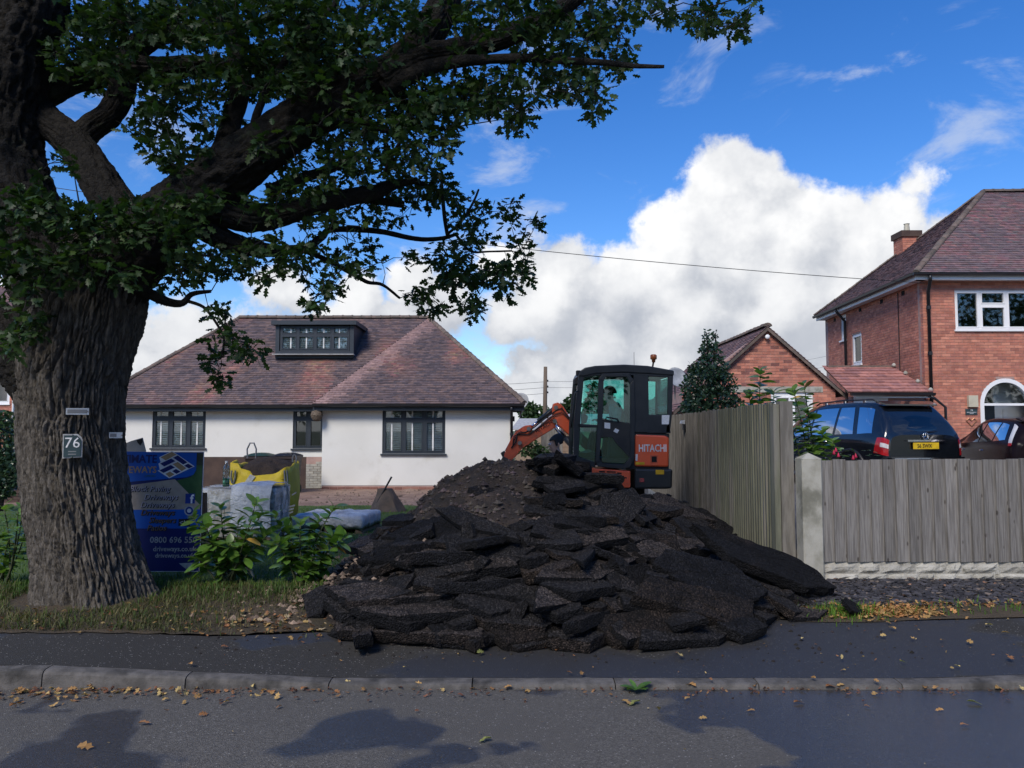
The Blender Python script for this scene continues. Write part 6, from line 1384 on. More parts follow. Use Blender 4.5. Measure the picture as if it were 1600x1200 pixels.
for s_ in (-1, 1):
    for uv in (((5.05,4.12),(5.95,4.12),(5.95,4.92),(5.05,4.92)), ((4.25,4.12),(4.95,4.12),(4.95,4.92),(4.45,4.92)), ((6.05,4.12),(7.1,4.12),(6.75,4.85),(6.05,4.92)), ((2.75,4.14),(4.05,4.12),(4.28,4.92),(3.15,4.9))):
        lb(SUV.patch(uv, .004, s_), 'side_window', 'carglass', suv, True)
    lb(SUV.patch(((.35,3.0),(2.45,3.05),(2.2,3.95),(.35,3.98)), .006, s_), 'tail_light', 'redlens', suv, True); lb(SUV.patch(((.38,3.44),(1.7,3.44),(1.7,3.66),(.38,3.66)), .010, s_), 'indicator_lens', 'clearlens', suv, True)
    lb(MB().tube([(.55,s_*.60,1.80),(.65,s_*.62,1.845),(1.5,s_*.63,1.86),(2.3,s_*.62,1.83),(2.45,s_*.61,1.77)], .016, 6), 'roof_rail', 'blackplastic', suv, True)
    for x in (.9, 1.5, 2.1): lb(MB().box((x-.03,s_*.62-.012,1.77),(x+.03,s_*.62+.012,1.85)), 'rail_foot', 'chrome', suv)
    for x in (1.75, 2.75): lb(MB().tube([(x-.10,s_*.958,.985),(x-.05,s_*.985,.99),(x+.06,s_*.985,.99),(x+.10,s_*.958,.985)], .014, 6), 'door_handle', 'chrome', suv, True)
    lb(MB().lathe([(.02,-.09),(.08,-.07),(.10,0),(.08,.07),(.02,.09)], (3.15, s_*1.06, 1.12), 12), 'door_mirror', 'blackpaint', suv, True)
    for x in (.95, 3.85):
        b = MB(); arcp = [(x+math.cos(a)*.43, s_*.965, .40+math.sin(a)*.43) for a in [math.pi*i/12 for i in range(13)]]; lb(b.tube(arcp, .035, 6), 'wheel_arch', 'blackplastic', suv, True)
def rearglass(car, u0, u1, w, z0, z1, off):   # the back window bridges both sides: built from the skin at the tail
    b = MB(); n = 10; vs = []
    for i in range(n+1):
        z = lerp(z0, z1, i/n)
        for j in range(n+1):
            y = lerp(-w, w, j/n)*(1-.16*i/n); vs.append((car(z, y)+0, y, z))
    return b.add(vs, [(i*(n+1)+j,(i+1)*(n+1)+j,(i+1)*(n+1)+j+1,i*(n+1)+j+1) for i in range(n) for j in range(n)])
tailx = lambda z, y: -.012+interp(z, [(1.08,.03),(1.26,.055),(1.46,.165),(1.66,.40),(1.74,.47)])+.12*(abs(y)/.8)**2.6-.01
lb(rearglass(tailx, 0, 0, .74, 1.17, 1.66, 0), 'rear_window', 'carglass', suv, True)
lb(MB().prism([(.30,-.62,1.72),(.30,.62,1.72),(.50,.66,1.79),(.50,-.66,1.79)], (0,0,.03)), 'roof_spoiler', 'blackpaint', suv)
lb(MB().box((-.045,-.30,.86),(-.03,.30,.985)), 'number_plate', 'plateyellow', suv); np2 = suv.children[-1]
ltext('S6 SWX', .105, (-.048, .215, .886), (0,-1,0), Z_, 'ink', np2, bold=.002, xs=.95)
lb(MB().box((-.055,-.44,1.005),(-.005,.44,1.04)), 'chrome_strip', 'chrome', suv)
em = lb(MB().tube([(-.035,math.cos(a)*.062,1.115+math.sin(a)*.062) for a in [2*math.pi*i/20 for i in range(21)]], .008, 6), 'star_emblem', 'chrome', suv, True)
for a in (90, 210, 330): lb(MB().tube([(-.035,0,1.115),(-.035,math.cos(R(a))*.058,1.115+math.sin(R(a))*.058)], [.009,.004], 5), 'star_arm', 'chrome', em)
ltext('ML 320 CDI', .055, (.025,.62,1.09), (0.06,-1,0), Z_, 'chrome', suv)
lb(MB().tube([(-.0,-.05,1.19),(.02,-.25,1.195),(.06,-.50,1.21)], .012, 5), 'rear_wiper', 'blackplastic', suv)
lb(MB().box((-.10,-.86,.46),(.12,.86,.70)), 'rear_bumper', 'blackpaint', suv); lb(MB().box((-.11,-.80,.665),(-.05,.80,.69)), 'bumper_strip', 'chrome', suv); md = suv.children[-2].modifiers.new('bevel','BEVEL'); md.width = .05; md.segments = 3
wheels(suv, (.95, 3.85), .95, .37)
# rear-left corner sits at pr, the car points away and a little left
h_ = Vector((math.cos(yaw), math.sin(yaw), 0)); lft = Vector((-h_.y, h_.x, 0)); suv.location = (pr.x-lft.x*.86, pr.y-lft.y*.86, dz_); suv.rotation_euler = (0,0,yaw)
HAT = Car([(0,.45,.62,.62,.76,.90,.72,.96,.64,.98),(.05,.36,.78,.64,.86,.96,.80,1.04,.66,1.08),(.18,.32,.83,.66,.89,.97,.84,1.20,.66,1.26),(.45,.30,.85,.68,.90,.97,.86,1.34,.62,1.40),(.9,.27,.86,.68,.90,.96,.87,1.40,.62,1.455),(1.6,.25,.86,.68,.90,.94,.87,1.41,.62,1.465),(2.2,.25,.86,.68,.90,.92,.87,1.34,.60,1.39),(2.75,.25,.86,.68,.90,.91,.86,1.12,.64,1.17),(3.2,.25,.86,.68,.90,.90,.84,.95,.74,.98),(3.8,.28,.83,.66,.88,.82,.78,.86,.66,.88),(4.2,.34,.66,.58,.72,.70,.64,.73,.52,.75)])
hat = thing('dark_hatchback', 'dark maroon hatchback with tall tail lights facing the brick porch', 'car', (0,0,0))
lb(HAT.body(), 'body', 'maroonpaint', hat, True)
for s_ in (-1, 1):
    for uv in (((4.1,4.12),(4.95,4.12),(4.95,4.9),(4.1,4.9)), ((5.05,4.12),(6.6,4.12),(6.1,4.85),(5.05,4.9)), ((2.9,4.2),(4.0,4.12),(4.0,4.9),(3.4,4.85))): lb(HAT.patch(uv, .004, s_), 'side_window', 'carglass', hat, True)
    tl = lb(HAT.patch(((1.55,3.95),(2.15,3.95),(3.05,5.0),(2.5,5.05)), .006, s_), 'tail_light', 'clearlens', hat, True); lb(HAT.patch(((1.52,3.85),(2.12,3.85),(2.2,4.05),(1.6,4.05)), .008, s_), 'tail_light_base', 'redlens', hat, True)
    for x in (1.35, 2.3): lb(MB().tube([(x-.09,s_*.885,.82),(x-.04,s_*.912,.825),(x+.05,s_*.912,.825),(x+.09,s_*.885,.82)], .013, 6), 'door_handle', 'chrome', hat, True)
    lb(MB().lathe([(.02,-.08),(.07,-.06),(.09,0),(.07,.06),(.02,.08)], (2.65, s_*.98, 1.0), 12), 'door_mirror', 'maroonpaint', hat, True)
tail2 = lambda z, y: -.012+interp(z, [(.94,.03),(1.08,.055),(1.26,.185),(1.38,.40)])+.10*(abs(y)/.7)**2.6-.01
lb(rearglass(tail2, 0, 0, .58, 1.0, 1.32, 0), 'rear_window', 'carglass', hat, True); lb(MB().box((-.07,-.78,.36),(.1,.78,.6)), 'rear_bumper', 'maroonpaint', hat); lb(MB().box((-.05,-.26,.62),(-.03,.26,.73)), 'number_plate', 'plateyellow', hat)
lb(MB().prism([(.30,-.55,1.385),(.30,.55,1.385),(.52,.58,1.44),(.52,-.58,1.44)], (0,0,.025)), 'roof_spoiler', 'maroonpaint', hat)
wheels(hat, (.75, 3.35), .90, .31)
pr2 = P(1586, 690, 14.3); yaw2 = R(90-11); h_ = Vector((math.cos(yaw2), math.sin(yaw2), 0)); lft = Vector((-h_.y, h_.x, 0)); hat.location = (pr2.x-lft.x*.82, pr2.y-lft.y*.82, dz_); hat.rotation_euler = (0,0,yaw2)
# ============================================================ SIGN BOARD AGAINST THE OAK
SY = 7.95; s1 = P(316,706,SY); s0 = P(316,893,SY); SWd = .92; SH = s1.z-s0.z; sx0 = s1.x-SWd
g0_ = gz(sx0, SY); sgn = thing('advertising_board', 'blue driveway contractor advertising board leaning behind the oak trunk', 'sign', (sx0+SWd/2, SY, g0_))
lean_ = .04; UpS = Vector((0, lean_, 1)).normalized(); OS = Vector((sx0, SY, s0.z)); NS = Vector((0,-1,lean_)).normalized()
def sq_(name, pts, m, lay, parent=sgn):        # flat print: points in fractions of the board, layer above it
    return MB().prism([OS+X_*(a*SWd)+UpS*(c*SH)+NS*(.006+lay*.0012) for a, c in pts], NS*.0006).build(name, m, parent)
MB().obox(OS, X_, UpS, NS, (0,SWd), (0,SH), (-.006,.006)).build('board_panel', 'printwhite', sgn)
# board fractions from its pixels: x 0 at left edge; right edge = 1
def fx(px): return (P(px,800,SY).x-sx0)/SWd
def fy(py): return (P(262,py,SY).z-s0.z)/SH
prt = sq_('navy_print', [(.004,.004),(.996,.004),(.996,.996),(.004,.996)], 'navy', 1)
sq_('lawn_print', [(fx(268),fy(752)),(fx(312),fy(792)),(.992,fy(790)),(.992,fy(708)),(fx(296),fy(708)),(fx(296),fy(745))], 'lawnprint', 2); sq_('tree_print', [(fx(303),fy(727)),(.992,fy(727)),(.992,fy(708)),(fx(303),fy(708))], 'treeprint', 3)
sq_('path_print', [(.008,fy(762)),(fx(270),fy(749)),(fx(312),fy(790)),(fx(311),fy(797)),(.008,fy(797))], 'pathprint', 3); sq_('blue_print', [(.008,fy(797)),(.992,fy(796)),(.992,fy(826)),(.008,fy(826))], 'signblue', 4)
sq_('blue_header', [(.008,fy(755)),(fx(288),fy(746)),(fx(299),fy(742)),(fx(303),fy(735)),(fx(303),fy(708)),(.008,fy(705))], 'signblue', 5)
# paving logo: white diamond, seven coloured pavers
def Lz(a, c): return (fx(200+a*130/678.), fy(680+c*230/1200.))
sq_('logo_ground', [Lz(*p) for p in ((335,128),(524,255),(320,352),(222,290),(240,282),(226,232),(245,222),(230,180))], 'printwhite', 6)
for pts, m in (([(242,180),(332,136),(372,158),(285,206)],'tan'),([(345,184),(382,165),(465,222),(430,240)],'navy'),([(240,232),(330,190),(365,212),(275,256)],'navy'),([(343,237),(385,218),(458,270),(420,294)],'tan'),([(438,250),(470,232),(512,256),(478,272)],'navy'),([(236,288),(328,243),(364,264),(272,308)],'navy'),([(342,294),(372,276),(412,298),(378,316)],'navy'),([(288,316),(325,297),(362,320),(322,344)],'tan')):
    sq_('logo_paver', [Lz(*p) for p in pts], m, 7)
def stx(s_, px, py, size_px, m, shear=0., align='RIGHT', lay=8, bold=0., xs=1.):
    textmesh(s_, size_px*SY/F*1.38, OS+X_*(fx(px)*SWd)+UpS*(fy(py)*SH)+NS*(.006+lay*.0012), X_, UpS, m, prt, align=align, shear=shear, bold=bold, ext=.0004, xs=xs)
stx('ULTIMATE', 241, 723, 12.5, 'navy', bold=.003, xs=.92); stx('DRIVEWAYS', 241, 739, 10.5, 'tan', bold=.002, xs=.92); stx('LIMITED', 240, 745.5, 3.4, 'lawnprint')
for s_, py, px in (('Block Paving',768,263),('Driveways',781,276),('Driveways',793,271),('Driveways',805,272),('Sleepers',817,274.5),('Patios',829,260)):
    stx(s_, px+.9, py+.7, 9, 'ink', .25, lay=7, bold=.002); stx(s_, px, py, 9, 'printlilac' if py < 800 else 'printorange', .25)
stx('0800 696 550', 309, 848, 9.5, 'labelgrey', bold=.001); stx('driveways.co.uk', 308, 861, 7.5, 'labelgrey', bold=.001); stx('driveways.co.uk', 305.5, 871, 6.8, 'labelgrey', bold=.001)
sq_('social_badge', [(fx(288),fy(787)),(fx(303),fy(787)),(fx(303),fy(771.5)),(fx(288),fy(771.5))], 'facebookblue', 6); stx('f', 300.5, 786.2, 13.5, 'printwhite', align='RIGHT', bold=.003)
for rr_, m, ly in ((8,'labelgrey',6),(6,'facebookblue',7),(3.4,'printwhite',8)): sq_('round_badge', [(fx(295+rr_*math.cos(a)), fy(798-rr_*math.sin(a))) for a in [2*math.pi*i/18 for i in range(18)]], m, ly)
sq_('black_badge', [(fx(279),fy(822)),(fx(297),fy(822)),(fx(297),fy(811)),(fx(279),fy(811))], 'ink', 6); stx('<b', 293, 821, 8.5, 'printwhite')
sq_('paving_print', [(fx(282),fy(880)),(fx(308),fy(879)),(fx(306),fy(891)),(fx(296),fy(891))], 'labelgrey', 3)
MB().obox(OS, X_, UpS, NS, (.1,.14), (-.14,.4), (-.045,-.008)).build('support_leg', 'oldtimber', sgn); MB().obox(OS, X_, UpS, NS, (SWd-.14,SWd-.1), (-.14,.4), (-.045,-.008)).build('support_leg', 'oldtimber', sgn)
# grey plastic sheet peeking over it, timber offcut beside it
q = P(214,695,8.35); gp = thing('plastic_board', 'grey plastic board with torn dark corner standing behind the advertising board', 'board', (q.x, 8.35, g0_))
pts = [(170,703),(205,689),(222,684),(227,704),(227,880),(170,880)]
MB().prism([P(a, c, 8.35) for a, c in pts], (0,.02,0)).build('sheet', 'greyboard', gp); MB().prism([P(a, c, 8.345) for a, c in ((213,688),(222,685),(223,690),(219,696),(215,692))], (0,.003,0)).build('torn_corner', 'dark', gp)
a, c = P(317,770,8.3), P(328,838,8.3); tb = MB().hexa([(a.x-.02,8.28,a.z),(a.x+.035,8.28,a.z),(a.x+.035,8.33,a.z),(a.x-.02,8.33,a.z),(c.x-.03,8.10,g0_),(c.x+.05,8.10,g0_),(c.x+.05,8.15,g0_),(c.x-.03,8.15,g0_)]); tb.build('timber_offcut', 'oldtimber', tag_=('brown timber offcut leaning at the right edge of the advertising board', 'plank'))
# ============================================================ PALLETS OF PAVING
def pallet_of(name, label, p0, w, d, layers, bw, bd, bh, yaw_, wrap, cover):
    t = thing(name, label, 'pallet', tuple(p0)); Rz = Matrix.Rotation(yaw_, 3, 'Z')
    def loc(x, y, z): return p0+Rz @ Vector((x, y, z))
    def lbx(nm, m, a, c, par=t): return MB().obox(p0, Rz @ X_, Rz @ Y_, Z_, (a[0],c[0]), (a[1],c[1]), (a[2],c[2])).build(nm, m, par)
    for i in range(3): lbx('pallet_runner', 'pallet', (lerp(-w/2,w/2-.09,i/2),-d/2,0), (lerp(-w/2,w/2-.09,i/2)+.09,d/2,.08))
    for i in range(6): lbx('pallet_board', 'pallet', (-w/2,lerp(-d/2,d/2-.1,i/5),.082), (w/2,lerp(-d/2,d/2-.1,i/5)+.1,.102))
    me = MB().box((0,0,0),(bw-.008,bd-.008,bh-.006)).mesh('paver', 'paver'); nx_, ny_ = int(w/bw), int(d/bd)
    for k in range(layers):
        for i in range(nx_):
            for j in range(ny_):
                if 0 < i < nx_-1 and 0 < j < ny_-1 and k < layers-1: continue
                link('paver', me, t, loc(-nx_*bw/2+i*bw+rnd.uniform(0,.003), -ny_*bd/2+j*bd+rnd.uniform(0,.003), .104+k*bh), (0,0,yaw_))
    H = .104+layers*bh; b = MB(); n = 26; vs = []; prof_ = [(1.012,.10),(1.02,.3*H),(1.016,.6*H),(1.03,.85*H),(1.01,H+.008),(.93,H+.018),(.6,H+.022),(.25,H+.024)]
    for sc_, z in prof_:
        for j in range(n*4):
            sde, u = divmod(j, n); u = u/n*2-1; x, y = ((u,-1),(1,u),(-u,1),(-1,-u))[sde]
            e = .012*noise.noise((x*6, y*6, z*9))+.02*noise.noise((x*2.2, y*2.2, z*3+7)); vs.append(loc(x*w/2*sc_*(1+e), y*d/2*sc_*(1+e), max(.03,z+cover*.03*noise.noise((x*5,y*5,z*4+3)))))
    N4 = n*4; b.add(vs, [(i*N4+j, i*N4+(j+1)%N4, (i+1)*N4+(j+1)%N4, (i+1)*N4+j) for i in range(len(prof_)-1) for j in range(N4)]+[tuple(range((len(prof_)-1)*N4, len(prof_)*N4))]); b.build('plastic_wrap', wrap, t, smooth=True); return t, H
p0 = P(378,850,10.6); p0.z = gz(p0.x,p0.y); _, Hp = pallet_of('paving_pallet', 'tall pallet of cream paving blocks in clear film with a bottle on top', p0, 1.05, .95, 5, .21, .19, .122, .08, 'film', .3)
# film gathered in white folds at one corner and over the top
b = MB(); n = 22; vs = []
for i in range(n+1):
    for j in range(9):
        x = lerp(.02,.545,i/n); y, z = [( -.52,.22),(-.525,.34),(-.53,.48),(-.525,.62),(-.50,Hp+.05),(-.35,Hp+.075),(-.1,Hp+.08),(.2,Hp+.06),(.45,Hp+.04)][j]
        e = .03*noise.noise((x*9,j*.9,2)); vs.append(p0+Vector((x+e, y-abs(e)*.5, z+e)))
b.add(vs, [(i*9+j,(i+1)*9+j,(i+1)*9+j+1,i*9+j+1) for i in range(n) for j in range(8)]); b.build('plastic_sheet', 'filmthick', smooth=True, tag_=('crumpled bluish white plastic sheet draped over right half of tall paving pallet', 'plastic sheet'))
p1_ = P(528,829,11.6); p1_.z = gz(p1_.x,p1_.y); pallet_of('low_paving_pallet', 'low flat pallet of paving under crumpled bluish plastic on the lawn', p1_, 1.02, .9, 1, .2, .18, .15, -.12, 'filmthick', 1.)
# bottle
bq = P(353,765,10.45); bz_ = p0.z+Hp+.024; bt = thing('water_bottle', 'clear plastic bottle with green dregs standing on paving pallet', 'bottle', (bq.x,10.45,bz_))
MB().lathe([(.040,0),(.047,.012),(.046,.08),(.043,.09),(.047,.10),(.046,.19),(.043,.20),(.046,.21),(.036,.27),(.016,.31),(.015,.325)], (bq.x,10.45,bz_), 16).build('bottle_wall', 'bottleglass', bt, smooth=True)
MB().lathe([(.042,.004),(.043,.11),(.002,.112)], (bq.x,10.45,bz_), 14).build('liquid', 'greenliquid', bt, smooth=True); MB().lathe([(.018,.318),(.018,.345)], (bq.x,10.45,bz_), 12).build('cap', 'printwhite', bt)
# ============================================================ BULK BAG
bc = P(414,800,12.9); gb_ = gz(bc.x,12.9); bag = thing('bulk_bag', 'yellow woven bulk bag full of brown soil with grey lifting loops', 'bag', (bc.x,12.9,gb_)); b = MB(); n = 18; hB = P(414,724,12.9).z-gb_; vs = []
pf_ = [(.90,0),(1.02,.15),(1.06,.45),(1.04,.7),(1.0,.88),(1.01,1.0),(.965,.985),(.95,.9)]
for sc_, zf in pf_:
    for j in range(n*4):
        sde, u = divmod(j, n); u = u/n*2-1; x, y = ((u,-1),(1,u),(-u,1),(-1,-u))[sde]; rnd_ = 1-.10*(abs(x*y))**3; wv_ = .03*noise.noise((x*3,y*3,zf*3)); top_ = (.05*noise.noise((x*1.7+3,y*1.7,5))-.17*max(0,-y)*(1-.55*x*x)*(1 if x > -.6 else .4)) if zf > .85 else 0
        vs.append((bc.x+x*.47*sc_*rnd_+wv_, 12.9+y*.47*sc_*rnd_+wv_*.6, gb_+zf*hB+top_+.06*(x < -.2 and y < 0)*(zf > .85)))
N4 = n*4; b.add(vs, [(i*N4+j, i*N4+(j+1)%N4, (i+1)*N4+(j+1)%N4, (i+1)*N4+j) for i in range(len(pf_)-1) for j in range(N4)]+[tuple(range(N4))[::-1]]); b.build('woven_sack', 'yellowbag', bag, smooth=True)
b = MB(); vs = []; n = 26
for i in range(n+1):
    for j in range(n+1):
        x, y = lerp(-.45,.45,i/n), lerp(-.45,.45,j/n); h = .20*(1-(x/.45)**2)*(1-(y/.45)**2)+.12*(y/.45); vs.append((bc.x+x,12.9+y,gb_+hB*.88+h+.03*fbm(Vector((x*6,y*6,0)),3)))
b.add(vs, [(i*(n+1)+j,(i+1)*(n+1)+j,(i+1)*(n+1)+j+1,i*(n+1)+j+1) for i in range(n) for j in range(n)]); b.build('soil_fill', 'soil', bag, smooth=True)
for (px, py, hgt, wd, tilt_) in ((393,716,.26,.07,0),(447,735,-.25,.02,.3),(366,735,-.2,.03,-.2),(460,722,.12,.03,.4)):
    a = P(px,py,12.9+(-.46 if hgt < 0 else .3)); pts = [a+Vector((-wd,0,0)), a+Vector((-wd*1.1,0,hgt*.6)), a+Vector((-wd*.4,0,hgt)), a+Vector((wd*.5,0,hgt)), a+Vector((wd*1.1,0,hgt*.6)), a+Vector((wd,0,0))]
    if hgt < 0: pts = [p+Vector((tilt_*(p.z-a.z)*-.3,-.03,0)) for p in pts]
    MB().tube(pts, .014, 5).build('lifting_loop', 'strapgrey', bag)
q = P(391,752,12.38); MB().prism([P(a,c,12.41) for a, c in ((379,758),(386,762),(399,745),(391,741))], (0,.012,0)).build('label_pocket', 'labelgrey', bag)
for i, (x0, x1, y0) in enumerate(((447,461,792),(446,459,797),(447,458,802),(456,463,772))): MB().prism([P(x0,y0,12.395),P(x1,y0-4,12.395),P(x1,y0-1.2,12.395),P(x0,y0+2.8,12.395)], (0,.01,0)).build('faded_print', 'strapgrey', bag)
# ============================================================ WHEELIE BINS
def bin_(cx, Y, m, lidm, label):
    g_ = gz(cx,Y)-.0; t = thing('wheelie_bin', label, 'bin', (cx,Y,g_)); w0, w1, d0_, d1_, H = .23, .29, .26, .36, .98
    MB().hexa([(cx-w0,Y-d0_,g_+.06),(cx+w0,Y-d0_,g_+.06),(cx+w0,Y+d0_,g_+.03),(cx-w0,Y+d0_,g_+.03),(cx-w1,Y-d1_,g_+H),(cx+w1,Y-d1_,g_+H),(cx+w1,Y+d1_,g_+H),(cx-w1,Y+d1_,g_+H)]).build('bin_body', m, t)
    MB().hexa([(cx-w1-.02,Y-d1_-.02,g_+H-.07),(cx+w1+.02,Y-d1_-.02,g_+H-.07),(cx+w1+.02,Y+d1_+.02,g_+H-.07),(cx-w1-.02,Y+d1_+.02,g_+H-.07),(cx-w1-.02,Y-d1_-.02,g_+H+.0),(cx+w1+.02,Y-d1_-.02,g_+H),(cx+w1+.02,Y+d1_+.02,g_+H),(cx-w1-.02,Y+d1_+.02,g_+H)]).build('bin_rim', m, t)
    ld = MB(); vs = []; n = 8
    for i in range(n+1):
        for j in range(n+1): x, y = lerp(-w1-.03,w1+.03,i/n), lerp(-d1_-.04,d1_+.02,j/n); vs.append((cx+x,Y+y,g_+H+.006+.075*(1-(abs(x)/(w1+.03))**3)*(1-(abs(y)/(d1_+.04))**4)))
    ld.add(vs, [(i*(n+1)+j,(i+1)*(n+1)+j,(i+1)*(n+1)+j+1,i*(n+1)+j+1) for i in range(n) for j in range(n)]); ld.build('bin_lid', lidm, t, smooth=True)
    MB().tube([(cx-.22,Y+d1_+.06,g_+H+.02),(cx+.22,Y+d1_+.06,g_+H+.02)], .016, 6).build('bin_handle', m, t)
    for s_ in (-1,1): MB().lathe([(.10,-.03),(.10,.03)], (cx+s_*.24,Y+.30,g_+.10), 14, 'X').build('bin_wheel', 'rubber', t)
bin_(P(407,730,20.2).x, 20.2, 'binbody', 'bingreen', 'dark brown wheelie bin with green lid against the bungalow'); bin_(P(449,730,20.3).x, 20.3, 'binbody', 'blackplastic', 'dark wheelie bin with black lid beside the bare blockwork')
# stump-like lump and bar in front of the bungalow
q = P(608,792,15.0); g_ = gz(q.x,15.); lump = MB(); vs = []; n, k = 18, 9
for i in range(k+1):
    t_ = i/k; r_ = lerp(.36,.13,t_**.9); z = t_*.48
    for j in range(n): a = 2*math.pi*j/n; rr = r_*(1+.18*noise.noise((math.cos(a)*1.6,math.sin(a)*1.6,t_*2)))*(1+.1*(j%3==0)); vs.append((q.x+math.cos(a)*rr+.02-.10*t_, 15+math.sin(a)*rr*.7, g_+z-.02))
lump.add(vs, [(i*n+j, i*n+(j+1)%n, (i+1)*n+(j+1)%n, (i+1)*n+j) for i in range(k) for j in range(n)]+[tuple(range(k*n,(k+1)*n))]); lump.build('tree_stump', 'rust', tag_=('grey brown splintered stump at the lawn edge before the bungalow', 'stump'))
a, c = P(589,786,14.9), P(612,745,14.9); MB().tube([a, c], .018, 8).build('steel_bar', 'ink', tag_=('dark steel bar leaning on the stump before the bungalow', 'bar'))
# ============================================================ SHRUBS
def laurel_leaf(name, m, L=1., w=.30):
    b = MB(); ns = 6; vs = []
    for i in range(ns+1):
        t = i/ns; ww = w*math.sin(math.pi*min(1,(t*.94+.03)))**.75; z = -.22*t*t
        vs += [(-ww, t*L, z+.10*ww), (0, t*L, z-.02), (ww, t*L, z+.10*ww)]
    b.add(vs, [(i*3+j,i*3+j+1,(i+1)*3+j+1,(i+1)*3+j) for i in range(ns) for j in range(2)]); return b.mesh(name, m, True)
LL = [laurel_leaf('leaf', 'laurel'), laurel_leaf('leaf', 'laurel', 1., .26), laurel_leaf('leaf', 'laurelyoung', 1., .33)]; LLY = laurel_leaf('leaf', 'yellowleaf')
def laurel(label, base, shoots, size, young=.12, limit=295, spread=.68, name='laurel_shrub', cat='shrub', back=0):
    t = thing(name, label, cat, tuple(base), None); cnt_ = 0; dens_ = MB(); sm = MB()
    for (tip, n_) in shoots:
        tip = Vector(tip); p0_ = Vector(base)+Vector((rnd.uniform(-.06,.06), rnd.uniform(-.06,.06), 0)); mid = p0_.lerp(tip,.5)+Vector((rnd.uniform(-.06,.06), rnd.uniform(-.06,.06), .06))
        pts = [p0_.lerp(mid, s_/5).lerp(mid.lerp(tip, s_/5), s_/5) for s_ in range(6)]; MB().tube(pts, [.011,.010,.008,.007,.006,.004], 6).build('stem', 'stem', t, smooth=True)
        for k in range(n_):
            f_ = 1-(k/n_)**1.1*spread; s_ = f_*5; i = min(4, int(s_)); p = pts[i].lerp(pts[i+1], s_-i); ax = (pts[i+1]-pts[i]).normalized()
            ang_ = k*2.4+rnd.uniform(-.4,.4); sd_ = ax.orthogonal().normalized(); sd_ = Matrix.Rotation(ang_, 3, ax) @ sd_; up_ = .75 if k < 4 else .28
            d = (sd_+ax*up_+Z_*rnd.uniform(-.15,.25)).normalized(); sc_ = size*rnd.uniform(.65,1.1)*(.75 if k < 3 else 1)
            me = LL[2] if (k < 5 and rnd.random() < .6) or rnd.random() < young else rnd.choice(LL[:2])
            if rnd.random() < .012: me = LLY
            if cnt_ < limit: link('leaf', me, t, p+sd_*.008, rot_to(d, rnd.uniform(-.5,.5)).to_euler(), sc_); cnt_ += 1
    return t
def shoots_px(lst, Yr): return [(P(px, py, rnd.uniform(*Yr)), n_) for px, py, n_ in lst]
bb = G(352,915,.15); laurel('bushy glossy laurel shrub in front of the advertising board', bb, shoots_px([(300,805,22),(322,820,22),(345,790,24),(372,815,24),(400,785,26),(412,800,22),(330,845,24),(360,850,26),(395,840,24),(310,870,20),(345,885,20),(385,880,20),(420,835,20)], (bb.y-.22, bb.y+.22)), .165)
bb = G(472,915,.14); laurel('open leafy laurel shrub beside the heap, before the low pallet', bb, shoots_px([(428,805,22),(445,820,22),(470,815,20),(500,810,22),(525,790,18),(520,835,24),(538,840,20),(460,850,24),(495,860,26),(430,845,20),(480,890,22),(505,885,20),(440,880,18)], (bb.y-.2, bb.y+.25)), .155)
bb = G(6,915,.15); laurel('young laurel at the left of the oak trunk', bb, shoots_px([(5,790,20),(28,800,20),(40,830,18),(-15,800,20),(15,840,20),(-30,830,20),(36,790,14),(10,880,18)], (bb.y-.15,bb.y+.2)), .12, young=.4)
bb = P(1280,715,8.9); bb.z = dz_; laurel('tall bright laurel rising behind the gate post and low fence', bb, shoots_px([(1262,640,30),(1285,672,30),(1240,610,26),(1270,700,24),(1302,688,22),(1256,600,24),(1232,650,24)], (8.75,9.05)), .17, young=.8, spread=.42)
bb = P(1190,650,10.6); bb.z = dz_; laurel('tall laurel stems with fresh leaves behind the tall fence', bb, shoots_px([(1188,578,40),(1170,612,24),(1210,610,26),(1180,640,20),(1205,640,20)], (10.5,10.7)), .20, young=.8, spread=.40)
fb = P(1350,716,8.55); fu = thing('fuchsia', 'fuchsia sprig with red flowers poking over low fence', 'plant', (fb.x,8.55,dz_))
for k in range(16):
    q = P(1335+rnd.uniform(-28,40), 712+rnd.uniform(-8,3), 8.5); link('leaf', LL[0], fu, q, rot_to(Vector((rnd.gauss(0,1),rnd.gauss(0,1),.3)).normalized(), 0).to_euler(), .05)
for px, py in ((1303,706),(1310,710),(1306,702),(1337,711),(1333,714)):
    q = P(px,py,8.45); MB().lathe([(.003,.02),(.010,.0),(.020,-.025),(.012,-.03)], q, 7).build('flower', 'pinkflower', fu, smooth=True)
for px in (1305,1336): MB().tube([(fb.x,8.55,dz_), P(px,706,8.5)], .005, 5).build('stem', 'stem', fu)
def foliage(b, pts, size, cols, shape, droop=-.1):
    for p in pts:
        d = Vector((rnd.gauss(0,1),rnd.gauss(0,1),rnd.gauss(0,.7)+droop)).normalized(); k_ = rnd.uniform(.6,1.3); c = rnd.choice(cols); add_leaf(b, shape, p, rot_to(d, rnd.uniform(-1.5,1.5)), size*rnd.uniform(.6,1.15), tuple(v*k_ for v in c))
SIMPLE = [(0,0,0),(.24,.3,0),(.26,.6,.02),(0,1,-.1),(-.26,.6,.02),(-.24,.3,0)]
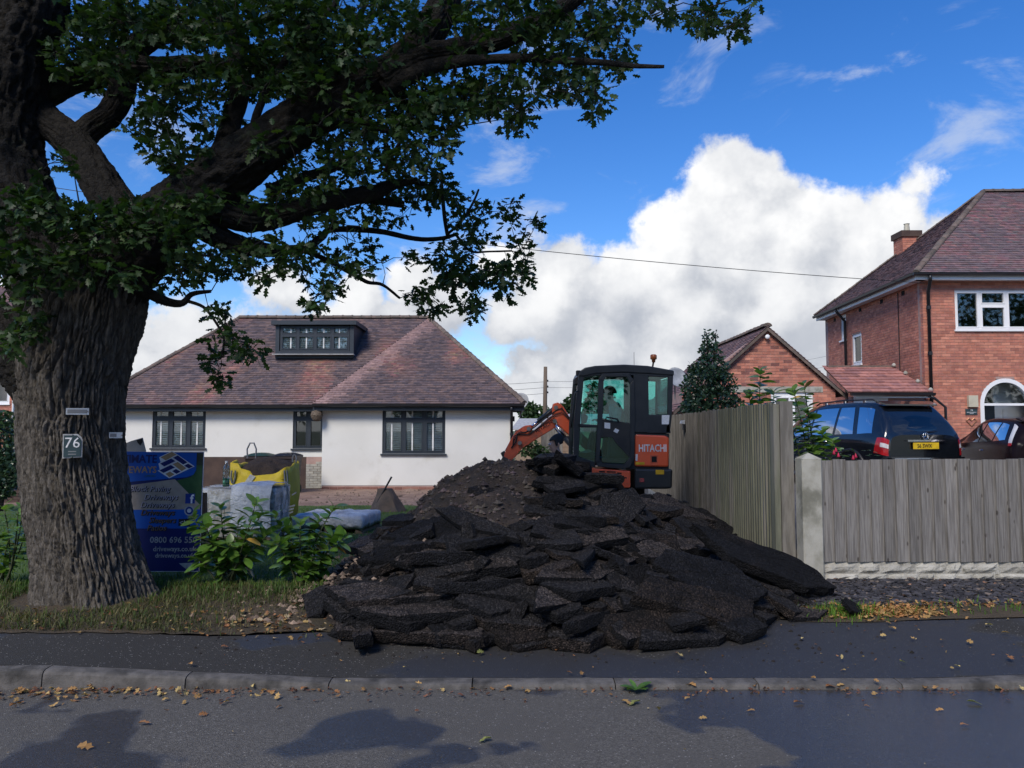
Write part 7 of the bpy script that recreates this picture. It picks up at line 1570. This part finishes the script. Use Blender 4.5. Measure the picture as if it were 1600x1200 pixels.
# holly
hb_ = P(1110,650,14.6); hx_ = hb_.x; hol = thing('holly_tree', 'dark holly tree with spiky leading shoots behind the tall fence', 'tree', (hx_,14.6,dz_)); pts = []
HB = [(1110,625,42,22,900),(1105,595,36,26,1000),(1112,575,26,22,600),(1095,640,28,18,500),(1135,610,18,28,420),(1080,615,16,28,320),(1108,548,16,16,260),(1104,527,5,14,45),(1118,528,4,12,35),(1150,630,10,14,120),(1075,640,14,14,200),(1085,575,10,10,80)]
for cx, cy, rx, ry, n_ in HB:
    for _ in range(n_):
        r_ = rnd.random()**.45; a = rnd.uniform(0,6.28); dz3 = rnd.uniform(-.7,.7)*rx/42; pts.append(P(cx+math.cos(a)*rx*r_, cy+math.sin(a)*ry*r_, 14.6+dz3))
b = MB(); foliage(b, pts, .085, [(1,1,1),(1.15,1.2,1),(.8,.85,.9)], SIMPLE); b.build('crown', 'holly', hol, kind='stuff')
MB().tube([(hx_,14.6,dz_),(hx_+.02,14.6,1.6),P(1107,560,14.6),P(1104,520,14.6)], [.06,.05,.03,.006], 8).build('trunk', 'branchbark', hol, smooth=True)
for px, py in ((1080,620),(1135,610),(1090,590),(1118,520),(1125,590)): MB().tube([(hx_,14.6,1.5), P(px,py+8,14.6), P(px,py,14.6)], [.025,.012,.004], 5).build('branch', 'branchbark', hol)
# distant trees, hedge
def far_tree(label, px, base_py, Y, blobs, leaf, n_scale=1., grp=None, m='fartree'):
    q = P(px, base_py, Y); t = thing('garden_tree', label, 'tree', (q.x,Y,-.05), grp); pts = []
    for cx, cy, rx, ry, n_ in blobs:
        for _ in range(int(n_*n_scale)):
            r_ = rnd.random()**.4; a = rnd.uniform(0,6.28); pts.append(P(cx+math.cos(a)*rx*r_, cy+math.sin(a)*ry*r_, Y+rnd.uniform(-1,1)*rx*Y/F*.8))
    b = MB(); foliage(b, pts, leaf, [(1,1,1),(1.25,1.2,.9),(.75,.8,.85)], SIMPLE); b.build('crown', m, t, kind='stuff')
    top = P(px, min(bl[1] for bl in blobs), Y); MB().tube([(q.x,Y,-.1),(q.x+.1,Y,top.z*.5),(top.x,Y,top.z)], [.16,.12,.03], 7).build('trunk', 'branchbark', t)
far_tree('rounded green tree beyond the garden right of the bungalow', 840, 690, 52., [(840,650,26,16,700),(825,640,14,10,250),(862,655,18,14,350)], .34)
far_tree('green tree rising behind the digger arm', 880, 690, 44., [(885,645,16,16,450),(895,632,10,12,220),(875,665,16,14,300)], .28)
far_tree('tall leafy tree seen through the digger cab', 932, 690, 36., [(930,640,18,26,700),(945,625,14,16,350),(928,610,8,12,150),(960,655,20,18,450),(915,665,14,14,300)], .24)
far_tree('low green bush behind heap crest', 832, 715, 20., [(826,700,18,14,260),(845,707,14,10,180)], .13)
far_tree('broad distant tree behind the garage and digger', 1010, 690, 62., [(1000,655,40,20,800),(1040,650,30,18,500)], .36)
far_tree('broad clipped evergreen at the left edge behind the oak', -10, 780, 15., [(-10,700,36,60,1700),(8,740,22,40,900),(-20,660,20,20,300)], .10, m='holly')
far_tree('lighter hedge shrub between evergreen and oak trunk', 28, 760, 19., [(26,690,20,40,900),(20,660,22,16,400),(30,730,14,30,400)], .11)
q = P(24,745,17.5); rs = thing('brick_planter', 'low red brick planter on the far lawn left of the oak', 'planter', (q.x,17.5,gz(q.x,17.5)))
for r_ in range(5):
    for i in range(5): MB().box((q.x-.6+i*.23+(r_%2)*.11,17.5,gz(q.x,17.5)+r_*.075),(q.x-.6+i*.23+.215+(r_%2)*.11,17.6,gz(q.x,17.5)+r_*.075+.066)).build('brick', 'copper' if False else 'brownwall', rs)
# trees across the road, behind the camera: they show in the window panes and shade the road
for i, (x, y, h, r_) in enumerate(((-18.,-17,13,4.4),(-8.0,-20,15,4.8),(3.,-18,14,4.6),(15,-19,15.5,5.0),(28,-20,15.,5.2),(37,-18,14.,4.8))):
    t = thing('roadside_tree', ['leafy tree across the road, leftmost of the row opposite the oak', 'leafy tree across the road, opposite the heap', 'leafy tree across the road, opposite the tall fence', 'leafy tree across the road, opposite the parked cars', 'leafy tree across the road, opposite the brick house', 'rightmost leafy tree across the road, beyond the brick house'][i], 'tree', (x,y,0), 'trees on the far side of the road'); pts = []
    for _ in range(3200):
        d = Vector((rnd.gauss(0,1),rnd.gauss(0,1),rnd.gauss(0,1))).normalized()*rnd.random()**.4; q = Vector((x+d.x*r_,y+d.y*r_,h*.58+d.z*h*.42)); pts.append(q+Vector((noise.noise(q*.5),noise.noise(q*.5+Vector((7,0,0))),0))*1.2)
    b = MB(); foliage(b, pts, .5, [(1,1,1),(1.2,1.15,.9),(.8,.85,.85)], SIMPLE); b.build('crown', 'fartree', t, kind='stuff'); MB().tube([(x,y,-.1),(x+.1,y,h*.3),(x,y,h*.75)], [.28,.22,.06], 10).build('trunk', 'branchbark', t, smooth=True)
# ============================================================ GRASS, FALLEN LEAVES
def blades(name, n_, area, hmin, hmax, cols, lean=.35, dzz=.0):
    b = MB()
    for _ in range(n_):
        p = area()
        if p is None: continue
        h = rnd.uniform(hmin,hmax); a = rnd.uniform(0,6.28); d = Vector((math.cos(a),math.sin(a),0)); e = Vector((-d.y,d.x,0)); w = rnd.uniform(.002,.004)*(1+h*4); l_ = rnd.uniform(.1,1)*lean*h*2; k_ = rnd.uniform(.6,1.3); c = rnd.choice(cols)
        b.add([p-e*w, p+e*w, p+e*w*.7+d*l_*.4+Z_*h*.6, p-e*w*.7+d*l_*.4+Z_*h*.6, p+d*l_+Z_*h*.9], [(0,1,2,3),(3,2,4)], tuple(v*k_ for v in c))
    return b.build(name, 'blade', kind='stuff')
GRN = [(.9,1.1,.8),(.7,1,.7),(1.1,1.15,.8)]; DRY = [(1.5,.92,1.3),(1.1,.7,.9),(1.8,1.2,1.7),(.8,.8,.7)]
def ver():
    x = rnd.uniform(-5.6,-1.25); y = rnd.uniform(5.86,7.5)
    if (x+3.8)**2+(y-7)**2 < .38 or (x > -1.7 and rnd.random() < .8): return None
    if x > -2.6 and rnd.random() < .35+.6*sst(-2.6,-1.9,x)*sst(7.2,6.2,y): return None
    return Vector((x,y,gz(x,y)+.008))
blades('dry_verge_grass', 15000, ver, .02, .075, DRY, .9)
blades('verge_grass', 7000, lambda: (lambda p: p if p and (p.y > 6.75 or rnd.random() < .08) else None)(ver()), .03, .11, GRN)
def lw():
    x, y = rnd.uniform(-9,-1.8), 7.4+9*rnd.random()**1.6; return Vector((x,y,gz(x,y)+.02))
blades('lawn_grass', 26000, lw, .02, .055, [(1.1,1.35,.6),(.9,1.2,.55),(1.3,1.4,.7)])
def rgt():
    if rnd.random() < .5: x, y = rnd.gauss(2.75,.16), rnd.gauss(6.5,.10)
    else: x, y = rnd.uniform(2.6,7), rnd.uniform(6.4,6.75)
    return Vector((x,y,gz(x,y)+.01))
blades('pavement_weeds', 900, rgt, .02, .09, [(1.4,1.9,.7),(1.1,1.5,.6)])
DL = [(.42,.24,.09),(.50,.32,.12),(.30,.15,.07),(.22,.10,.05),(.55,.40,.16),(.36,.17,.07)]
FLAT = [(x, y, z+.22*abs(x)+.10*math.sin(y*5)) for x, y, z in leaf_shape(1., .34, 3, .1)]
def groundz(x, y):
    if y < 5.0: return .004
    if y < 5.13: return kt(x)+.006
    return gz(x,y)+.012
def litter(b, n_, area, smin, smax, pal=DL):
    for _ in range(n_):
        x, y = area(); d = Vector((rnd.gauss(0,1),rnd.gauss(0,1),rnd.gauss(0,.18))).normalized(); M = rot_to(d, rnd.choice((0,math.pi))+rnd.gauss(0,.45)); c = rnd.choice(pal); k_ = rnd.uniform(.6,1.2)
        add_leaf(b, FLAT, Vector((x,y,groundz(x,y)+rnd.uniform(.006,.016))), M, rnd.uniform(smin,smax), tuple(v*k_ for v in c))
b = MB()
litter(b, 520, lambda: (rnd.uniform(-4.5,5.2), 4.985-rnd.expovariate(14)), .012, .04, [(.16,.07,.045),(.22,.10,.06),(.12,.06,.04),(.30,.17,.08)])
litter(b, 230, lambda: (rnd.gauss(-3.2,.9), 4.98-rnd.expovariate(11)), .02, .06); b.build('gutter_leaf_litter', 'dryleaf', kind='stuff')
b = MB(); litter(b, 420, lambda: (3.15+rnd.gauss(0,.25), 6.52+rnd.gauss(0,.10)), .03, .07, DL[:2]+[(.55,.27,.10)]); litter(b, 260, lambda: (rnd.uniform(3.2,6.5), 6.72+rnd.gauss(0,.05)), .03, .07); litter(b, 90, lambda: (rnd.uniform(2.8,6.5), rnd.uniform(6.75,7.8)), .03, .06, [(.3,.17,.11),(.36,.2,.13)]); b.build('fence_leaf_litter', 'dryleaf', kind='stuff')
b = MB(); litter(b, 150, lambda: (rnd.gauss(-1.9,.35), rnd.gauss(6.15,.2)), .025, .06, DL+[(.5,.4,.25)]); litter(b, 120, lambda: (rnd.uniform(-4.5,-1.4), rnd.uniform(5.8,6.6)), .025, .06); litter(b, 160, lambda: (rnd.uniform(-4.5,5), rnd.uniform(3.0,5.0)), .006, .018, [(.4,.33,.2),(.2,.15,.1)]); litter(b, 120, lambda: (rnd.uniform(-2,5), rnd.uniform(5.15,6.3)), .008, .03); b.build('scattered_leaf_bits', 'dryleaf', kind='stuff')
LV = []
for c in DL+[(.30,.33,.10),(.62,.50,.22)]:
    bb_ = MB(); add_leaf(bb_, FLAT, Vector(), Matrix.Identity(3), 1., c); LV.append(bb_.mesh('fallen_leaf', 'dryleaf'))
SPOT = [(140,1075,.09,0),(290,1082,.10,4),(335,1065,.11,0),(120,1170,.12,0),(215,1133,.10,2),(310,1120,.08,5),(150,1085,.07,2),(250,1073,.08,7),(300,1040,.08,0),(470,1080,.09,5),(550,1070,.12,7),(560,1063,.10,1),(205,1076,.08,1),(395,1076,.07,7),
 (660,1072,.09,1),(745,1022,.09,6),(690,1078,.07,4),(768,1156,.11,6),(885,1052,.06,2),(800,1075,.08,0),(820,1083,.06,1),(910,1052,.07,0),(970,1097,.11,1),(1000,1098,.13,6),(1030,1112,.09,4),(1088,1075,.13,0),(1060,1024,.11,7),(1070,1095,.06,1),(1108,1062,.05,5),(1180,1075,.08,0),(1230,1072,.10,0),(1290,1075,.10,5),(1320,1073,.08,1),
 (1510,1098,.12,6),(1475,1112,.07,0),(1370,1085,.08,1),(1445,1078,.10,0),(1500,1135,.07,2),(1555,1078,.10,1),(1595,1075,.08,7),(1180,1113,.07,0),(1105,1125,.07,1),(1240,1100,.10,5),(1255,998,.05,7),(1400,985,.10,1),(1425,998,.07,1),(1510,1003,.09,1),(1540,978,.10,7),(1565,990,.08,1),(1470,1002,.06,0),(1385,995,.08,4),(1575,1027,.12,5),(1405,1035,.07,6),(1315,1032,.05,7),(1365,1064,.06,0),(1500,1044,.07,7),(60,975,.09,4),(165,975,.06,4),(205,945,.09,1),(350,925,.05,4),(320,960,.10,0),(380,955,.10,0),(370,975,.07,1),(630,1045,.05,7),(1275,1062,.06,0),(1350,1105,.05,2),(1465,1075,.08,0),(440,1105,.06,2),(30,1085,.07,4),(80,1088,.09,2),(350,1100,.06,1),(990,1068,.09,6),(735,1078,.07,0),(955,1080,.06,2)]
for i, (px, py, s_, ci) in enumerate(SPOT):
    s_ *= .82; q = G(px, py, 0.005)
    if q.y > 4.98:
        for _ in range(4): q = G(px, py, groundz(q.x, q.y)+.012)
    where = 'road' if q.y < 5 else 'pavement' if q.y < backedge(q.x) else 'verge'
    colr = {0:'brown',1:'tan',2:'dark brown',3:'dark brown',4:'yellow-brown',5:'russet',6:'green',7:'pale yellow'}[ci]
    o = link('fallen_leaf', LV[ci], None, q+Vector((0,0,.010)), rot_to(Vector((rnd.gauss(0,1),rnd.gauss(0,1),.08)).normalized(), rnd.gauss(0,.4)).to_euler(), s_*.85); tag(o, f'{colr} fallen oak leaf lying on the {where}', 'leaf', f'{colr} leaves on the {where}')
# a plantain weed growing in the kerb joint
wq = G(990,1066,.02); wd = thing('gutter_weed', 'small green broad-leaved weed in the gutter under the kerb', 'plant', (wq.x,4.97,.0))
for k in range(7): a = k*.9; link('leaf', LL[0], wd, (wq.x,4.965,.012), rot_to(Vector((math.cos(a),-.3+.5*math.sin(a),.45)).normalized(),0).to_euler(), .075+.03*(k%2))
